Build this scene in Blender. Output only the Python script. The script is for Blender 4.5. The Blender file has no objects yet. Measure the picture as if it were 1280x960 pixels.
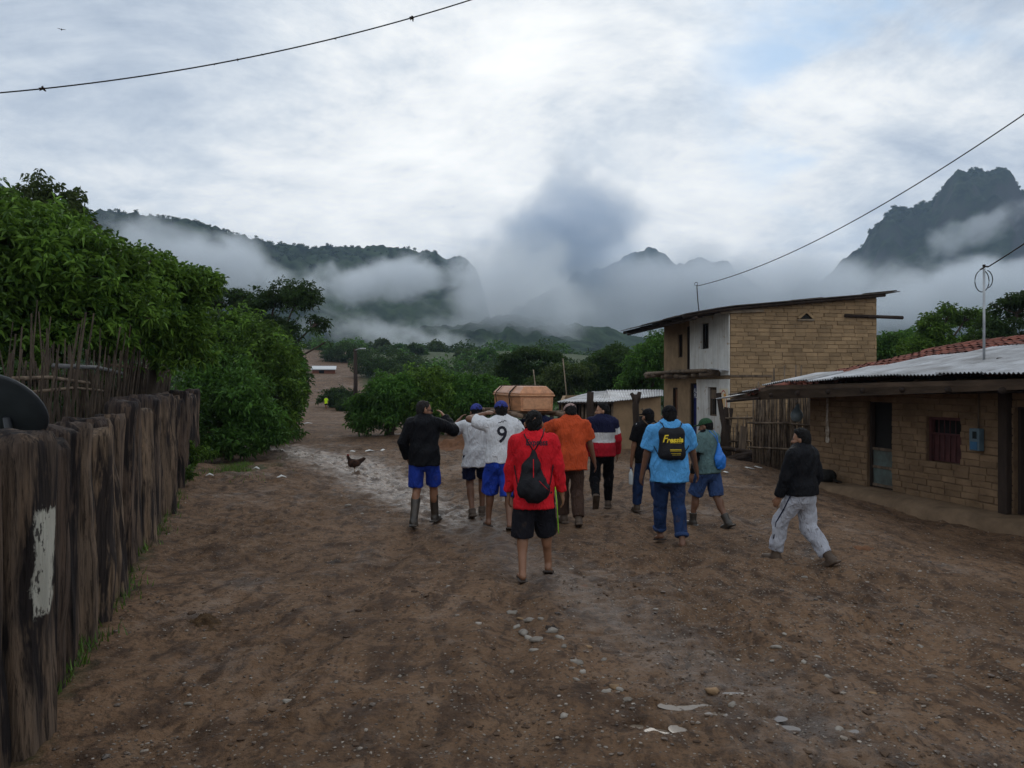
import bpy, bmesh, math, random
import numpy as np
from mathutils import Vector, Matrix
from mathutils.bvhtree import BVHTree

random.seed(7); rng = np.random.default_rng(11)
sc = bpy.context.scene
COL = sc.collection
PI = math.pi
R = math.radians

# ------------------------------------------------------------------ camera
CAMZ, FPX = 1.85, 985.0
cam = bpy.data.cameras.new('camera'); camo = bpy.data.objects.new('camera', cam); COL.objects.link(camo)
camo.location = (0, 0, CAMZ); camo.rotation_euler = (PI/2, 0, 0)
cam.sensor_width = 36; cam.lens = 36*FPX/1280; cam.clip_start = 0.05; cam.clip_end = 30000
sc.camera = camo
sc.view_settings.view_transform = 'Standard'; sc.view_settings.look = 'None'
sc.view_settings.exposure = 0.06; sc.view_settings.gamma = 1.0; sc.view_settings.use_curve_mapping = False
sc.render.engine = 'CYCLES'
cy = sc.cycles
cy.use_denoising = True
try: cy.denoiser = 'OPENIMAGEDENOISE'
except Exception: pass
cy.max_bounces = 5; cy.diffuse_bounces = 2; cy.glossy_bounces = 2; cy.transparent_max_bounces = 6
cy.transmission_bounces = 2; cy.volume_bounces = 3
cy.volume_step_rate = 1.0; cy.volume_max_steps = 96
cy.caustics_reflective = False; cy.caustics_refractive = False

# ------------------------------------------------------------------ node helpers
class NT:
    def __init__(s, tree): s.t = tree; s.n = tree.nodes; s.l = tree.links
    def new(s, typ, **kw):
        n = s.n.new(typ)
        for k, v in kw.items(): setattr(n, k, v)
        return n
    def put(s, sock, v):
        if v is None: return
        if isinstance(v, bpy.types.NodeSocket): s.l.new(v, sock)
        else: sock.default_value = v
    def math(s, op, a, b=None, c=None, clamp=False):
        n = s.new('ShaderNodeMath', operation=op); n.use_clamp = clamp
        for i, v in enumerate((a, b, c)):
            if v is not None: s.put(n.inputs[i], v)
        return n.outputs[0]
    def vmath(s, op, a, b=None, scale=None, out=0):
        n = s.new('ShaderNodeVectorMath', operation=op)
        s.put(n.inputs[0], a)
        if b is not None: s.put(n.inputs[1], b)
        if scale is not None: s.put(n.inputs[3], scale)
        return n.outputs[out]
    def noise(s, vec, scale, detail=4, rough=.55, dist=0.0, out=0):
        n = s.new('ShaderNodeTexNoise')
        if vec is not None: s.put(n.inputs['Vector'], vec)
        n.inputs['Scale'].default_value = scale; n.inputs['Detail'].default_value = detail
        n.inputs['Roughness'].default_value = rough; n.inputs['Distortion'].default_value = dist
        return n.outputs[out]
    def ramp(s, f, stops, interp='LINEAR'):
        n = s.new('ShaderNodeValToRGB'); cr = n.color_ramp; cr.interpolation = interp
        while len(cr.elements) < len(stops): cr.elements.new(.5)
        for e, (p, c) in zip(cr.elements, stops):
            e.position = p; e.color = (c, c, c, 1) if not hasattr(c, '__len__') else (*c[:3], 1)
        s.put(n.inputs[0], f); return n.outputs[0]
    def mix(s, f, a, b, mode='MIX'):
        n = s.new('ShaderNodeMix', data_type='RGBA', blend_type=mode)
        s.put(n.inputs[0], f)
        for sock, v in ((n.inputs[6], a), (n.inputs[7], b)):
            if not isinstance(v, bpy.types.NodeSocket): v = (*v[:3], 1)
            s.put(sock, v)
        return n.outputs[2]
    def maprange(s, v, a, b, c=0.0, d=1.0, smooth=False):
        n = s.new('ShaderNodeMapRange'); n.interpolation_type = 'SMOOTHSTEP' if smooth else 'LINEAR'
        for i, x in enumerate((v, a, b, c, d)): s.put(n.inputs[i], x)
        return n.outputs[0]
    def mapping(s, vec, scale=(1,1,1), loc=(0,0,0), rot=(0,0,0)):
        n = s.new('ShaderNodeMapping'); s.put(n.inputs[0], vec)
        n.inputs['Location'].default_value = loc; n.inputs['Rotation'].default_value = rot
        n.inputs['Scale'].default_value = scale; return n.outputs[0]

# ------------------------------------------------------------------ sky
SUN_EL, SUN_AZ = R(34), R(4)          # bright patch of the overcast, a little right of the view
world = bpy.data.worlds.new('World'); sc.world = world; world.use_nodes = True
w = NT(world.node_tree); w.n.clear()
wo = w.new('ShaderNodeOutputWorld')
d = w.new('ShaderNodeTexCoord').outputs['Generated']
sep = w.new('ShaderNodeSeparateXYZ'); w.put(sep.inputs[0], d)
zc = w.math('MAXIMUM', sep.outputs[2], 0.0)
den = w.math('ADD', zc, 0.30)
cmb = w.new('ShaderNodeCombineXYZ')
w.put(cmb.inputs[0], w.math('DIVIDE', sep.outputs[0], den)); w.put(cmb.inputs[1], w.math('DIVIDE', sep.outputs[1], den))
pl = w.mapping(cmb.outputs[0], rot=(0, 0, R(-28)), scale=(1.0, 1.25, 1), loc=(1.3, .45, 0))
n1 = w.noise(pl, 1.7, 12, .67, .35)
n2 = w.noise(w.mapping(pl, loc=(7, 3, 2)), 6.0, 9, .62, .3)
n3 = w.noise(w.mapping(pl, loc=(2, 9, 5)), .55, 4, .5)
cl = w.math('ADD', w.math('ADD', w.math('MULTIPLY', n1, .55), w.math('MULTIPLY', n2, .2)), w.math('MULTIPLY', n3, .25))
def bump_dir(az, el, wid):
    v = Vector((math.sin(az)*math.cos(el), math.cos(az)*math.cos(el), math.sin(el)))
    dt = w.vmath('DOT_PRODUCT', d, tuple(v), out=1)
    return w.maprange(dt, math.cos(wid), 1.0, 0.0, 1.0, True)
glow = w.math('ADD', w.math('MULTIPLY', bump_dir(R(2), R(14), R(28)), .16), w.math('MULTIPLY', bump_dir(R(-7), R(17), R(14)), .06))
low = w.maprange(sep.outputs[2], .02, .55, .035, -.02)
val = w.math('ADD', w.math('MULTIPLY_ADD', w.math('SUBTRACT', cl, .5), 2.1, .5), w.math('ADD', glow, low))
cloudc = w.ramp(val, [(.20, (.38, .45, .555)), (.36, (.55, .615, .70)), (.50, (.73, .78, .83)), (.63, (.92, .94, .945)), (.84, (1.12, 1.12, 1.09))])
sky = w.new('ShaderNodeTexSky', sky_type='NISHITA'); sky.sun_disc = False
sky.sun_elevation = SUN_EL; sky.sun_rotation = SUN_AZ; sky.altitude = 900
blue = w.vmath('SCALE', sky.outputs[0], scale=0.10)
bluegap = w.mix(.5, (.38, .68, .98), blue)
gap = w.math('MULTIPLY', w.maprange(w.noise(w.mapping(pl, loc=(4, 2, 8)), 1.8, 6, .55, .3), .42, .60, 0, .9, True), bump_dir(R(25), R(21.5), R(13)))
skyc = w.mix(gap, cloudc, bluegap)
gnd = w.maprange(sep.outputs[2], -.06, .0, 0, 1)
skyc = w.mix(gnd, (.10, .10, .09), skyc)
bgn = w.new('ShaderNodeBackground'); w.put(bgn.inputs[0], skyc); bgn.inputs[1].default_value = 1.08
w.l.new(bgn.outputs[0], wo.inputs[0])

# ------------------------------------------------------------------ sun, veiled by the overcast
sl = bpy.data.lights.new('sun', 'SUN'); sl.energy = 0.5; sl.angle = R(25); sl.color = (1, .95, .88)
so = bpy.data.objects.new('sun', sl); COL.objects.link(so)
so.rotation_euler = Vector((math.sin(SUN_AZ)*math.cos(SUN_EL), math.cos(SUN_AZ)*math.cos(SUN_EL), math.sin(SUN_EL))).to_track_quat('Z', 'Y').to_euler()

# ------------------------------------------------------------------ geometry helpers
def P(px, py, Y): return Vector(((px-640)*Y/FPX, Y, CAMZ-(py-480)*Y/FPX))
def GX(px, Y): return (px-640)*Y/FPX

def _h(ix, iy, iz):
    a = (ix.astype(np.int64)*374761393 + iy.astype(np.int64)*668265263 + iz.astype(np.int64)*1274126177) & 0xffffffff
    a = ((a ^ (a >> 13))*1103515245) & 0xffffffff
    a = ((a ^ (a >> 16))*668265261) & 0xffffffff
    return ((a ^ (a >> 15)) & 0xffffff)/float(0xffffff)
def vnoise(x, y, z=None):
    x = np.asarray(x, float); y = np.asarray(y, float)
    z = np.zeros_like(x) if z is None else np.asarray(z, float)
    ix, iy, iz = np.floor(x), np.floor(y), np.floor(z)
    fx, fy, fz = x-ix, y-iy, z-iz
    fx = fx*fx*(3-2*fx); fy = fy*fy*(3-2*fy); fz = fz*fz*(3-2*fz)
    r = 0
    for dx in (0, 1):
        for dy in (0, 1):
            for dz in (0, 1):
                wgt = (fx if dx else 1-fx)*(fy if dy else 1-fy)*(fz if dz else 1-fz)
                r = r + wgt*_h(ix+dx, iy+dy, iz+dz)
    return r*2-1
def fbm(x, y, z=None, o=4, g=.5):
    r, a, f = 0, 1, 1
    for i in range(o):
        r = r + a*vnoise(np.asarray(x)*f+i*17.3, np.asarray(y)*f-i*9.1, None if z is None else np.asarray(z)*f+i*5.7)
        a *= g; f *= 2.03
    return r
def sstep(a, b, x):
    t = np.clip((np.asarray(x, float)-a)/(b-a), 0, 1); return t*t*(3-2*t)

def mesh_np(name, V, F, mat=None, parent=None, smooth=True, col=None):
    """V (n,3); F list of index arrays each (m,k)"""
    me = bpy.data.meshes.new(name)
    V = np.asarray(V, np.float32)
    if isinstance(F, np.ndarray): F = [F]
    F = [np.asarray(f) for f in F if len(f)]
    me.vertices.add(len(V)); me.vertices.foreach_set('co', V.ravel())
    loops = np.concatenate([f.ravel() for f in F]).astype(np.int32)
    tot = np.concatenate([np.full(len(f), f.shape[1], np.int32) for f in F])
    start = np.concatenate([[0], np.cumsum(tot)[:-1]]).astype(np.int32)
    me.loops.add(len(loops)); me.loops.foreach_set('vertex_index', loops)
    me.polygons.add(len(tot)); me.polygons.foreach_set('loop_start', start); me.polygons.foreach_set('loop_total', tot)
    me.polygons.foreach_set('use_smooth', np.full(len(tot), smooth, bool))
    if col is not None:
        a = me.color_attributes.new('col', 'FLOAT_COLOR', 'POINT')
        c = np.ones((len(V), 4), np.float32); c[:, :3] = col; a.data.foreach_set('color', c.ravel())
    me.update(calc_edges=True); me.validate()
    if mat: me.materials.append(mat)
    o = bpy.data.objects.new(name, me); COL.objects.link(o)
    if parent is not None: o.parent = parent
    return o

class MB:
    """collects simple solids into one mesh"""
    def __init__(s): s.v = []; s.f3 = []; s.f4 = []; s.n = 0
    def add(s, V, F):
        V = np.asarray(V, float).reshape(-1, 3)
        for f in F:
            (s.f4 if len(f) == 4 else s.f3).append([i+s.n for i in f]) if len(f) in (3, 4) else s.fan(f)
        s.v.append(V); s.n += len(V); return s
    def fan(s, f):
        for i in range(1, len(f)-1): s.f3.append([f[0]+s.n, f[i]+s.n, f[i+1]+s.n])
    def box(s, c, size, rot=None, jit=0.0):
        c = np.array(c, float); h = np.array(size, float)/2
        V = np.array([[x, y, z] for x in (-1, 1) for y in (-1, 1) for z in (-1, 1)], float)*h
        if jit: V = V + np.random.default_rng(s.n+1).uniform(-jit, jit, V.shape)
        if rot is not None: V = V @ np.array(rot).T
        return s.add(V+c, [(0,1,3,2), (4,6,7,5), (0,4,5,1), (2,3,7,6), (0,2,6,4), (1,5,7,3)])
    def slab(s, poly, ext):
        """polygon (list of 3d pts) extruded by vector ext"""
        p = np.array(poly, float); n = len(p); e = np.array(ext, float)
        V = np.vstack([p, p+e])
        F = [tuple(range(n))[::-1], tuple(range(n, 2*n))] + [(i, (i+1) % n, n+(i+1) % n, n+i) for i in range(n)]
        return s.add(V, F)
    def tube(s, pts, rad, k=8, flat=1.0, jit=0.0, seed=0, cap=True):
        pts = [np.array(p, float) for p in pts]; m = len(pts)
        if not hasattr(rad, '__len__'): rad = [rad]*m
        g = np.random.default_rng(seed+s.n)
        ref = np.array([0, 0, 1.0]); V = []
        t0 = pts[-1]-pts[0]
        if abs(t0[2])/ (np.linalg.norm(t0)+1e-9) > .8: ref = np.array([1.0, 0, 0])
        for i in range(m):
            t = pts[min(i+1, m-1)]-pts[max(i-1, 0)]; t = t/(np.linalg.norm(t)+1e-9)
            a = np.cross(t, ref); a /= np.linalg.norm(a)+1e-9; b = np.cross(t, a)
            for j in range(k):
                th = 2*PI*j/k; r = rad[i]*(1+(g.uniform(-jit, jit) if jit else 0))
                V.append(pts[i]+a*math.cos(th)*r+b*math.sin(th)*r*flat)
        F = [(i*k+j, i*k+(j+1) % k, (i+1)*k+(j+1) % k, (i+1)*k+j) for i in range(m-1) for j in range(k)]
        if cap: F += [tuple(range(k))[::-1], tuple(range((m-1)*k, m*k))]
        return s.add(V, F)
    def build(s, name, mat, parent=None, smooth=False, bevel=0):
        V = np.vstack(s.v); F = []
        if s.f4: F.append(np.array(s.f4))
        if s.f3: F.append(np.array(s.f3))
        o = mesh_np(name, V, F, mat, parent, smooth)
        if bevel:
            b = o.modifiers.new('bevel', 'BEVEL'); b.width = bevel; b.segments = 2; b.limit_method = 'ANGLE'
        return o

def tag(o, label=None, cat=None, group=None, kind=None):
    if label: o['label'] = label
    if cat: o['category'] = cat
    if group: o['group'] = group
    if kind: o['kind'] = kind
    return o
def empty(name, loc, rz=0, label=None, cat=None, group=None):
    o = bpy.data.objects.new(name, None); COL.objects.link(o); o.location = loc; o.rotation_euler = (0, 0, rz)
    o.empty_display_size = .1
    return tag(o, label, cat, group)

def mat(name, base, rough=.85, var=.3, scale=6, bump=.15, bscale=30, spec=.3, stretch=(1,1,1), col2=None, coord='Object', metal=0, sheen=0, detail=5, dist=.03, isl=0):
    m = bpy.data.materials.new(name); m.use_nodes = True
    t = NT(m.node_tree); b = t.n['Principled BSDF']
    tc = t.new('ShaderNodeTexCoord').outputs[coord]
    oi = t.new('ShaderNodeObjectInfo').outputs['Random']
    vec = t.mapping(tc, scale=stretch)
    off = t.new('ShaderNodeCombineXYZ')
    for i in range(3): t.put(off.inputs[i], t.math('MULTIPLY', oi, 31.7+11*i))
    vec = t.vmath('ADD', vec, off.outputs[0])
    c2 = col2 or tuple(x*(1-var) for x in base)
    c1 = tuple(min(1, x*(1+var*.6)) for x in base)
    f = t.noise(vec, scale, detail, .6)
    c = t.mix(t.maprange(f, .32, .68), c2, c1)
    if isl: c = t.mix(1.0, c, t.ramp(t.new('ShaderNodeNewGeometry').outputs['Random Per Island'], [(0, (1-isl, 1-isl, 1-isl)), (.5, (1, 1, .98)), (1, (1+isl*.7, 1+isl*.65, 1+isl*.5))]), 'MULTIPLY')
    t.put(b.inputs['Base Color'], c)
    b.inputs['Roughness'].default_value = rough; b.inputs['Specular IOR Level'].default_value = spec; b.inputs['Metallic'].default_value = metal
    if bump:
        bn = t.new('ShaderNodeBump'); bn.inputs['Strength'].default_value = bump; bn.inputs['Distance'].default_value = dist
        t.put(bn.inputs['Height'], t.noise(vec, bscale, 4, .6)); t.l.new(bn.outputs[0], b.inputs['Normal'])
    m['b'] = 1
    return m

# ------------------------------------------------------------------ terrain heights
def ground_base(x, y):
    x = np.asarray(x, float); y = np.asarray(y, float)
    z = 0*x
    z = z - .22*sstep(3.6, 5.6, x-.06*y)*sstep(4, 9, y)*(1-sstep(24, 34, y))          # falls gently to the right-hand house
    z = z + .16*np.exp(-((x+5.2)/1.5)**2-((y-15.2)/3.2)**2)                             # bank left of the wet track
    z = z + .10*np.exp(-((x+.335*y+1.2)/.5)**2)*sstep(3, 6, y)*(1-sstep(17, 19, y))      # soil heaped at the post fence
    z = z - .18*np.exp(-((y-60)/14)**2)
    r = np.hypot(x, y)
    up = 1-.45*sstep(0, 60, x)*sstep(0, 1, y)
    z = z + 11*sstep(55, 200, y)*up + .25*fbm(x/9, y/9, o=3)*sstep(25, 60, y) + 2.2*fbm(x/60+3, y/60, o=3)*sstep(70, 200, r)
    z = z + 22*sstep(280, 800, y)
    return z
def wetness(x, y):
    """1 along the churned wet track"""
    pts = np.array([(1.6, 4.2), (.9, 6.0), (.1, 8.6), (-.7, 11.0), (-2.2, 14.2), (-4.0, 18.6), (-6.2, 21.5), (-8.2, 25)])
    wid = np.array([.6, .5, .5, .6, .8, 1.1, 1.1, 1.0])
    dmin = np.full(np.shape(x), 9.0); amt = np.array([.55, .55, .6, .8, 1, 1, 1, .8]); val = np.zeros(np.shape(x))
    for i in range(len(pts)-1):
        a, b = pts[i], pts[i+1]; ab = b-a
        t = np.clip(((x-a[0])*ab[0]+(y-a[1])*ab[1])/(ab@ab), 0, 1)
        dd = np.hypot(x-a[0]-t*ab[0], y-a[1]-t*ab[1])/(wid[i]+t*(wid[i+1]-wid[i]))
        val = np.maximum(val, np.exp(-dd**2)*(amt[i]+t*(amt[i+1]-amt[i])))
    return val
PUD = [(1.02, 4.47, .13, .05), (.80, 4.20, .065, .045), (.90, 4.19, .045, .05), (.67, 4.29, .055, .03), (1.46, 4.41, .055, .03), (1.50, 4.28, .045, .03), (1.78, 4.22, .075, .03), (1.13, 4.33, .05, .025), (1.30, 4.62, .045, .03), (.62, 7.2, .10, .06)]
def ground_detail(x, y):
    near = 1-sstep(22, 40, y)
    wt = wetness(x, y)
    ch = np.clip(.35+1.1*fbm(x/1.6+8, y/2.4, o=2), 0, 1.3)
    z = .030*fbm(x/.9, y/.9, o=3)+.034*fbm(x/3.1+5, y/3.1, o=2)+.014*(.4-np.abs(fbm(x/.55+2, y/.42, o=3)))
    churn = .35+1.0*wt
    z = z + churn*.020*fbm(x/.17, y/.14, o=3)
    rid = 1-np.abs(fbm(x/.36+9, y/.30+4, o=3))
    z = z - wt*.030*np.clip(rid-.72, 0, 1)*3
    z = z + .024*np.clip(fbm(x/.12+3, y/.12, o=2)-.40, 0, 2)*(.8+wt)                       # clods
    z = z + ch*(.030*fbm(x/.22+1, y/.30, o=3)+.022*np.clip(fbm(x/.13+7, y/.16, o=2)-.25, 0, 2))
    g = np.random.default_rng(5)
    z = z - .035*wt*np.exp(-((fbm(x/.5, y/.5, o=2)-.5)/.16)**2)
    for (cx, cy_, a, b) in PUD:
        q = ((x-cx)/a)**2+((y-cy_)/b)**2
        z = z - .034*np.exp(-q*.9)*(1+.5*fbm(x/.08+cx, y/.06, o=2))
    # tyre ruts along the street
    for off in (1.9, 3.3, .35, -1.1):
        q = (x-(off-.02*y)+.25*np.sin(y*.35))/.16
        z = z - .045*np.exp(-q*q)*(.6+.5*vnoise(x*.7, y*.35))+.022*np.exp(-(np.abs(q)-1.6)**2*2)*(.6+.5*vnoise(x*1.7, y*.8))
    return z*near
def gz(x, y):
    return float(ground_base(np.array([x]), np.array([y]))[0])

# ------------------------------------------------------------------ ground sheet
def ground_mat():
    m = bpy.data.materials.new('wet_earth'); m.use_nodes = True
    t = NT(m.node_tree); b = t.n['Principled BSDF']
    geo = t.new('ShaderNodeNewGeometry').outputs['Position']
    at = t.new('ShaderNodeAttribute', attribute_name='col').outputs['Color']
    sp = t.new('ShaderNodeSeparateColor'); t.put(sp.inputs[0], at)
    wet, green, grav = sp.outputs[0], sp.outputs[1], sp.outputs[2]
    st = t.mapping(geo, scale=(1, .5, 1), rot=(0, 0, R(-10)))
    a = t.noise(geo, .55, 6, .6); bb = t.noise(st, 3.6, 7, .66, .5); c = t.noise(geo, 24, 6, .7); e = t.noise(st, 9.5, 6, .68, .6)
    col = t.mix(t.maprange(a, .36, .62), (.108, .062, .034), (.172, .102, .059))
    col = t.mix(t.math('MULTIPLY', t.maprange(bb, .50, .60), .80), col, (.052, .030, .019))
    col = t.mix(t.math('MULTIPLY', t.maprange(bb, .34, .44, 1, 0), .45), col, (.20, .130, .082))
    col = t.mix(t.math('MULTIPLY', t.maprange(e, .52, .62), .75), col, (.040, .024, .016))
    col = t.mix(t.math('MULTIPLY', t.maprange(e, .34, .44, 1, 0), .40), col, (.185, .124, .082))
    col = t.mix(t.math('MULTIPLY', t.maprange(c, .50, .66), .7), col, (.036, .025, .018))
    # fine grit
    vo = t.new('ShaderNodeTexVoronoi'); vo.inputs['Scale'].default_value = 42; t.put(vo.inputs['Vector'], geo)
    sel = t.new('ShaderNodeSeparateColor'); t.put(sel.inputs[0], vo.outputs['Color'])
    grit = t.math('MULTIPLY', t.math('GREATER_THAN', sel.outputs[0], t.math('SUBTRACT', .96, t.math('MULTIPLY', grav, .40))), t.maprange(vo.outputs['Distance'], .30, .38, 1, 0))
    gcol = t.mix(sel.outputs[1], (.15, .115, .085), (.30, .26, .215))
    col = t.mix(t.math('MULTIPLY', grit, .75), col, gcol)
    gn = t.maprange(t.math('ADD', green, t.math('MULTIPLY', t.math('SUBTRACT', bb, .5), 1.0)), .35, .75)
    col = t.mix(gn, col, t.mix(c, (.018, .034, .011), (.048, .072, .022)))
    col = t.mix(t.math('MULTIPLY', wet, .35), col, (.060, .042, .031))
    t.put(b.inputs['Base Color'], col)
    wn = t.math('ADD', t.math('MAXIMUM', wet, t.maprange(t.noise(st, .9, 5, .6, .4), .50, .66, .03, .40)), t.math('MULTIPLY', t.math('SUBTRACT', t.noise(geo, 5.5, 5, .6), .5), 1.2))
    rough = t.maprange(wn, .2, 1.0, .82, .26)
    t.put(b.inputs['Roughness'], rough)
    t.put(b.inputs['Specular IOR Level'], t.maprange(wn, .1, .7, .12, .45))
    bn = t.new('ShaderNodeBump'); bn.inputs['Strength'].default_value = 1.0; bn.inputs['Distance'].default_value = .05
    hh = t.math('ADD', t.math('MULTIPLY', t.noise(geo, 17, 6, .65), .6), t.math('ADD', t.math('MULTIPLY', t.noise(geo, 70, 4, .6), .18), t.math('MULTIPLY', grit, .14)))
    t.put(bn.inputs['Height'], hh); t.l.new(bn.outputs[0], b.inputs['Normal'])
    return m
def build_ground():
    ys = np.concatenate([np.linspace(-60, 0, 16)[:-1], np.linspace(0, 2.2, 20)[:-1], 2.2*np.exp(np.linspace(0, math.log(45/2.2), 860))[:-1], 45*np.exp(np.linspace(0, math.log(9000/45), 190))])
    ts = np.linspace(-1, 1, 761); ts = np.sign(ts)*(.72*np.abs(ts)+.28*np.abs(ts)**3)
    Yg, T = np.meshgrid(ys, ts, indexing='ij')
    Xg = T*(3.2+1.02*np.abs(Yg))
    near = (Yg > 1.5) & (Yg < 41)
    Z = ground_base(Xg, Yg)
    Z[near] += ground_detail(Xg[near], Yg[near])
    ny, nx = Xg.shape
    idx = np.arange(ny*nx).reshape(ny, nx)
    F = np.stack([idx[:-1, :-1], idx[:-1, 1:], idx[1:, 1:], idx[1:, :-1]], -1).reshape(-1, 4)
    wt = wetness(Xg, Yg)
    green = .95*np.exp(-((Xg+.335*Yg+1.25)/.34)**2)*sstep(1, 4, Yg)*(1-sstep(16, 19, Yg))*.62
    green = green + .55*np.exp(-((Xg+5.2)/.5)**2-((Yg-16)/2)**2)+.9*(1-sstep(-.9, -.3, Xg+.335*Yg+1.1))
    path = np.exp(-((Xg+.128*Yg+1.0+2.6*sstep(20, 40, Yg))/(.06*Yg+1.2))**2)*(1-sstep(70, 95, Yg))+.9*np.exp(-((Xg+.236*Yg)/(.034*Yg+1.0))**2)*sstep(60, 90, Yg)*(1-sstep(130, 170, Yg))
    far = sstep(26, 44, Yg)
    green = np.clip(green+far*(1-np.clip(path*1.5, 0, 1)), 0, 1)
    grav = np.clip(.15+.8*np.exp(-((Xg-2.3)/1.6)**2-((Yg-8.2)/2.2)**2)+.5*np.exp(-((Xg-3.2)/2)**2-((Yg-5.6)/1.6)**2)+.45*sstep(14, 18, Yg), 0, 1)
    col = np.stack([np.clip(wt, 0, 1), green, grav], -1).reshape(-1, 3)
    o = mesh_np('ground', np.stack([Xg, Yg, Z], -1).reshape(-1, 3), F, ground_mat(), None, True, col)
    tag(o, kind='structure'); return o
ground = build_ground()

# water lying in the hollows
wm = bpy.data.materials.new('puddle_water'); wm.use_nodes = True
t = NT(wm.node_tree); b = t.n['Principled BSDF']
b.inputs['Base Color'].default_value = (.16, .125, .095, 1); b.inputs['Roughness'].default_value = .04; b.inputs['IOR'].default_value = 1.33; b.inputs['Specular IOR Level'].default_value = .55
def puddle(cx, cy_, a, b_, z, n=28, lab=None):
    th = np.linspace(0, 2*PI, n, endpoint=False)
    V = np.stack([cx+a*np.cos(th), cy_+b_*np.sin(th), np.full(n, z)], -1)
    V = np.vstack([V, [[cx, cy_, z]]])
    F = np.array([[i, (i+1) % n, n] for i in range(n)])
    o = mesh_np('puddle', V, F, wm); tag(o, kind='structure'); return o

# ------------------------------------------------------------------ mountains
def forest_mat(name, c1, c2, rock=None):
    m = bpy.data.materials.new(name); m.use_nodes = True
    t = NT(m.node_tree); b = t.n['Principled BSDF']
    geo = t.new('ShaderNodeNewGeometry'); pos = geo.outputs['Position']
    f = t.noise(pos, .07, 8, .72); g = t.noise(pos, .008, 4, .5)
    c = t.mix(t.maprange(f, .40, .60), tuple(x*.6 for x in c1), tuple(x*1.25 for x in c2))
    c = t.mix(t.math('MULTIPLY', t.maprange(g, .45, .65), .4), c, tuple(x*1.5 for x in c2))
    if rock:
        sp = t.new('ShaderNodeSeparateXYZ'); t.put(sp.inputs[0], geo.outputs['Normal'])
        st = t.maprange(t.math('ADD', sp.outputs[2], t.math('MULTIPLY', t.math('SUBTRACT', f, .5), .5)), .55, .3, 0, 1)
        c = t.mix(st, c, rock)
    t.put(b.inputs['Base Color'], c); b.inputs['Roughness'].default_value = 1; b.inputs['Specular IOR Level'].default_value = .05
    return m
def mountain(name, crest, rc, wf, wb, matr, px0, px1, ncol, nrow, crag=0.0, crown=6.0, cliff=1.0, seed=0):
    """solid ridge: crest = [(px, height above eye / distance)], rc = its distance, wf/wb = how far the front and back slopes reach"""
    c = np.array(crest, float)
    px = np.linspace(px0, px1, ncol); el = np.interp(px, c[:, 0], c[:, 1])
    k = np.hanning(5); k /= k.sum(); el = np.convolve(np.pad(el, 2, 'edge'), k, 'valid'); el = el+crag*.00010*fbm(px/16, px*0+seed, o=4)*np.clip(el*8, 0, 1)
    az = np.arctan((px-640)/FPX)
    q = np.concatenate([-1+np.linspace(0, 1, nrow)**.75, np.linspace(0, 1, nrow//2+1)[1:]])
    A, Q = np.meshgrid(az, q, indexing='ij'); E = np.repeat(el[:, None], len(q), 1)
    rr = rc*(1+.10*np.sin(A*6+seed))
    r = rr+np.where(Q < 0, Q*wf, Q*wb)
    X, Y = r*np.sin(A), r*np.cos(A)
    top = E*rr*np.cos(A)
    prof = np.where(Q < 0, (1-np.abs(Q))**cliff, 1-Q**1.4)
    H = CAMZ+top*prof
    fade = np.clip(prof*1.5, 0, 1)
    gul = np.abs(fbm(A*rc/(75*rc/1000)+seed, Q*1.6+seed, o=4))
    side = np.abs(np.sin(Q*2.2))
    s = rc/1000
    H = H + (28*s*fbm(X/(160*s)+seed, Y/(160*s), o=4)+crag*s*(np.abs(fbm(X/(70*s), Y/(70*s)+seed, o=4))-.3))*fade*(.04+np.minimum(1, side*1.2)*np.minimum(1, E*8))*np.where(Q > 0, .15, 1)
    H = H - crag*1.5*rc/1000*np.clip(.45-gul, 0, 1)*np.sin(np.clip(-Q, 0, 1)*PI)*fade
    H = H + crag*(.04+.3*np.minimum(1, side*3)*(Q < 0))*s*fbm(X/(26*s)+3, Y/(26*s)+seed, o=3)*fade
    H = H + crown*(fbm(X/11+seed, Y/11, o=2)*.5+.3*np.abs(fbm(X/5, Y/5, o=1)))*fade
    H = np.where((Q <= -.999) | (Q >= .999), -20, H)
    nx, nq = X.shape; idx = np.arange(nx*nq).reshape(nx, nq)
    F = np.stack([idx[:-1, :-1], idx[1:, :-1], idx[1:, 1:], idx[:-1, 1:]], -1).reshape(-1, 4)
    o = mesh_np(name, np.stack([X, Y, H], -1).reshape(-1, 3), F, matr)
    tag(o, kind='structure'); return o
fm = forest_mat('mountain_forest', (.012, .020, .010), (.034, .052, .022))
fr = forest_mat('mountain_crag', (.012, .018, .011), (.03, .042, .022), (.05, .048, .045))
mountain('mountain', [(-1500, .30), (-700, .30), (-200, .29), (-60, .272), (0, .258), (22, .246), (40, .225), (100, .224), (200, .208), (300, .188), (360, .177), (392, .174), (450, .174), (500, .174), (540, .166), (560, .160), (575, .163), (588, .156), (600, .138), (612, .09), (625, .05), (650, .03), (720, .02), (800, .01)],
         1000, 330, 700, fm, -1500, 800, 560, 80, crag=14, crown=7, cliff=.8, seed=1)
mountain('mountain', [(560, .02), (640, .09), (700, .12), (760, .145), (790, .163), (815, .172), (828, .168), (846, .152), (858, .150), (874, .160), (884, .157), (898, .152), (908, .155), (925, .136), (960, .115), (1040, .12), (1120, .13), (1250, .12)],
         2300, 500, 800, fr, 560, 1250, 260, 70, crag=30, crown=8, cliff=.8, seed=4)
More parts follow.
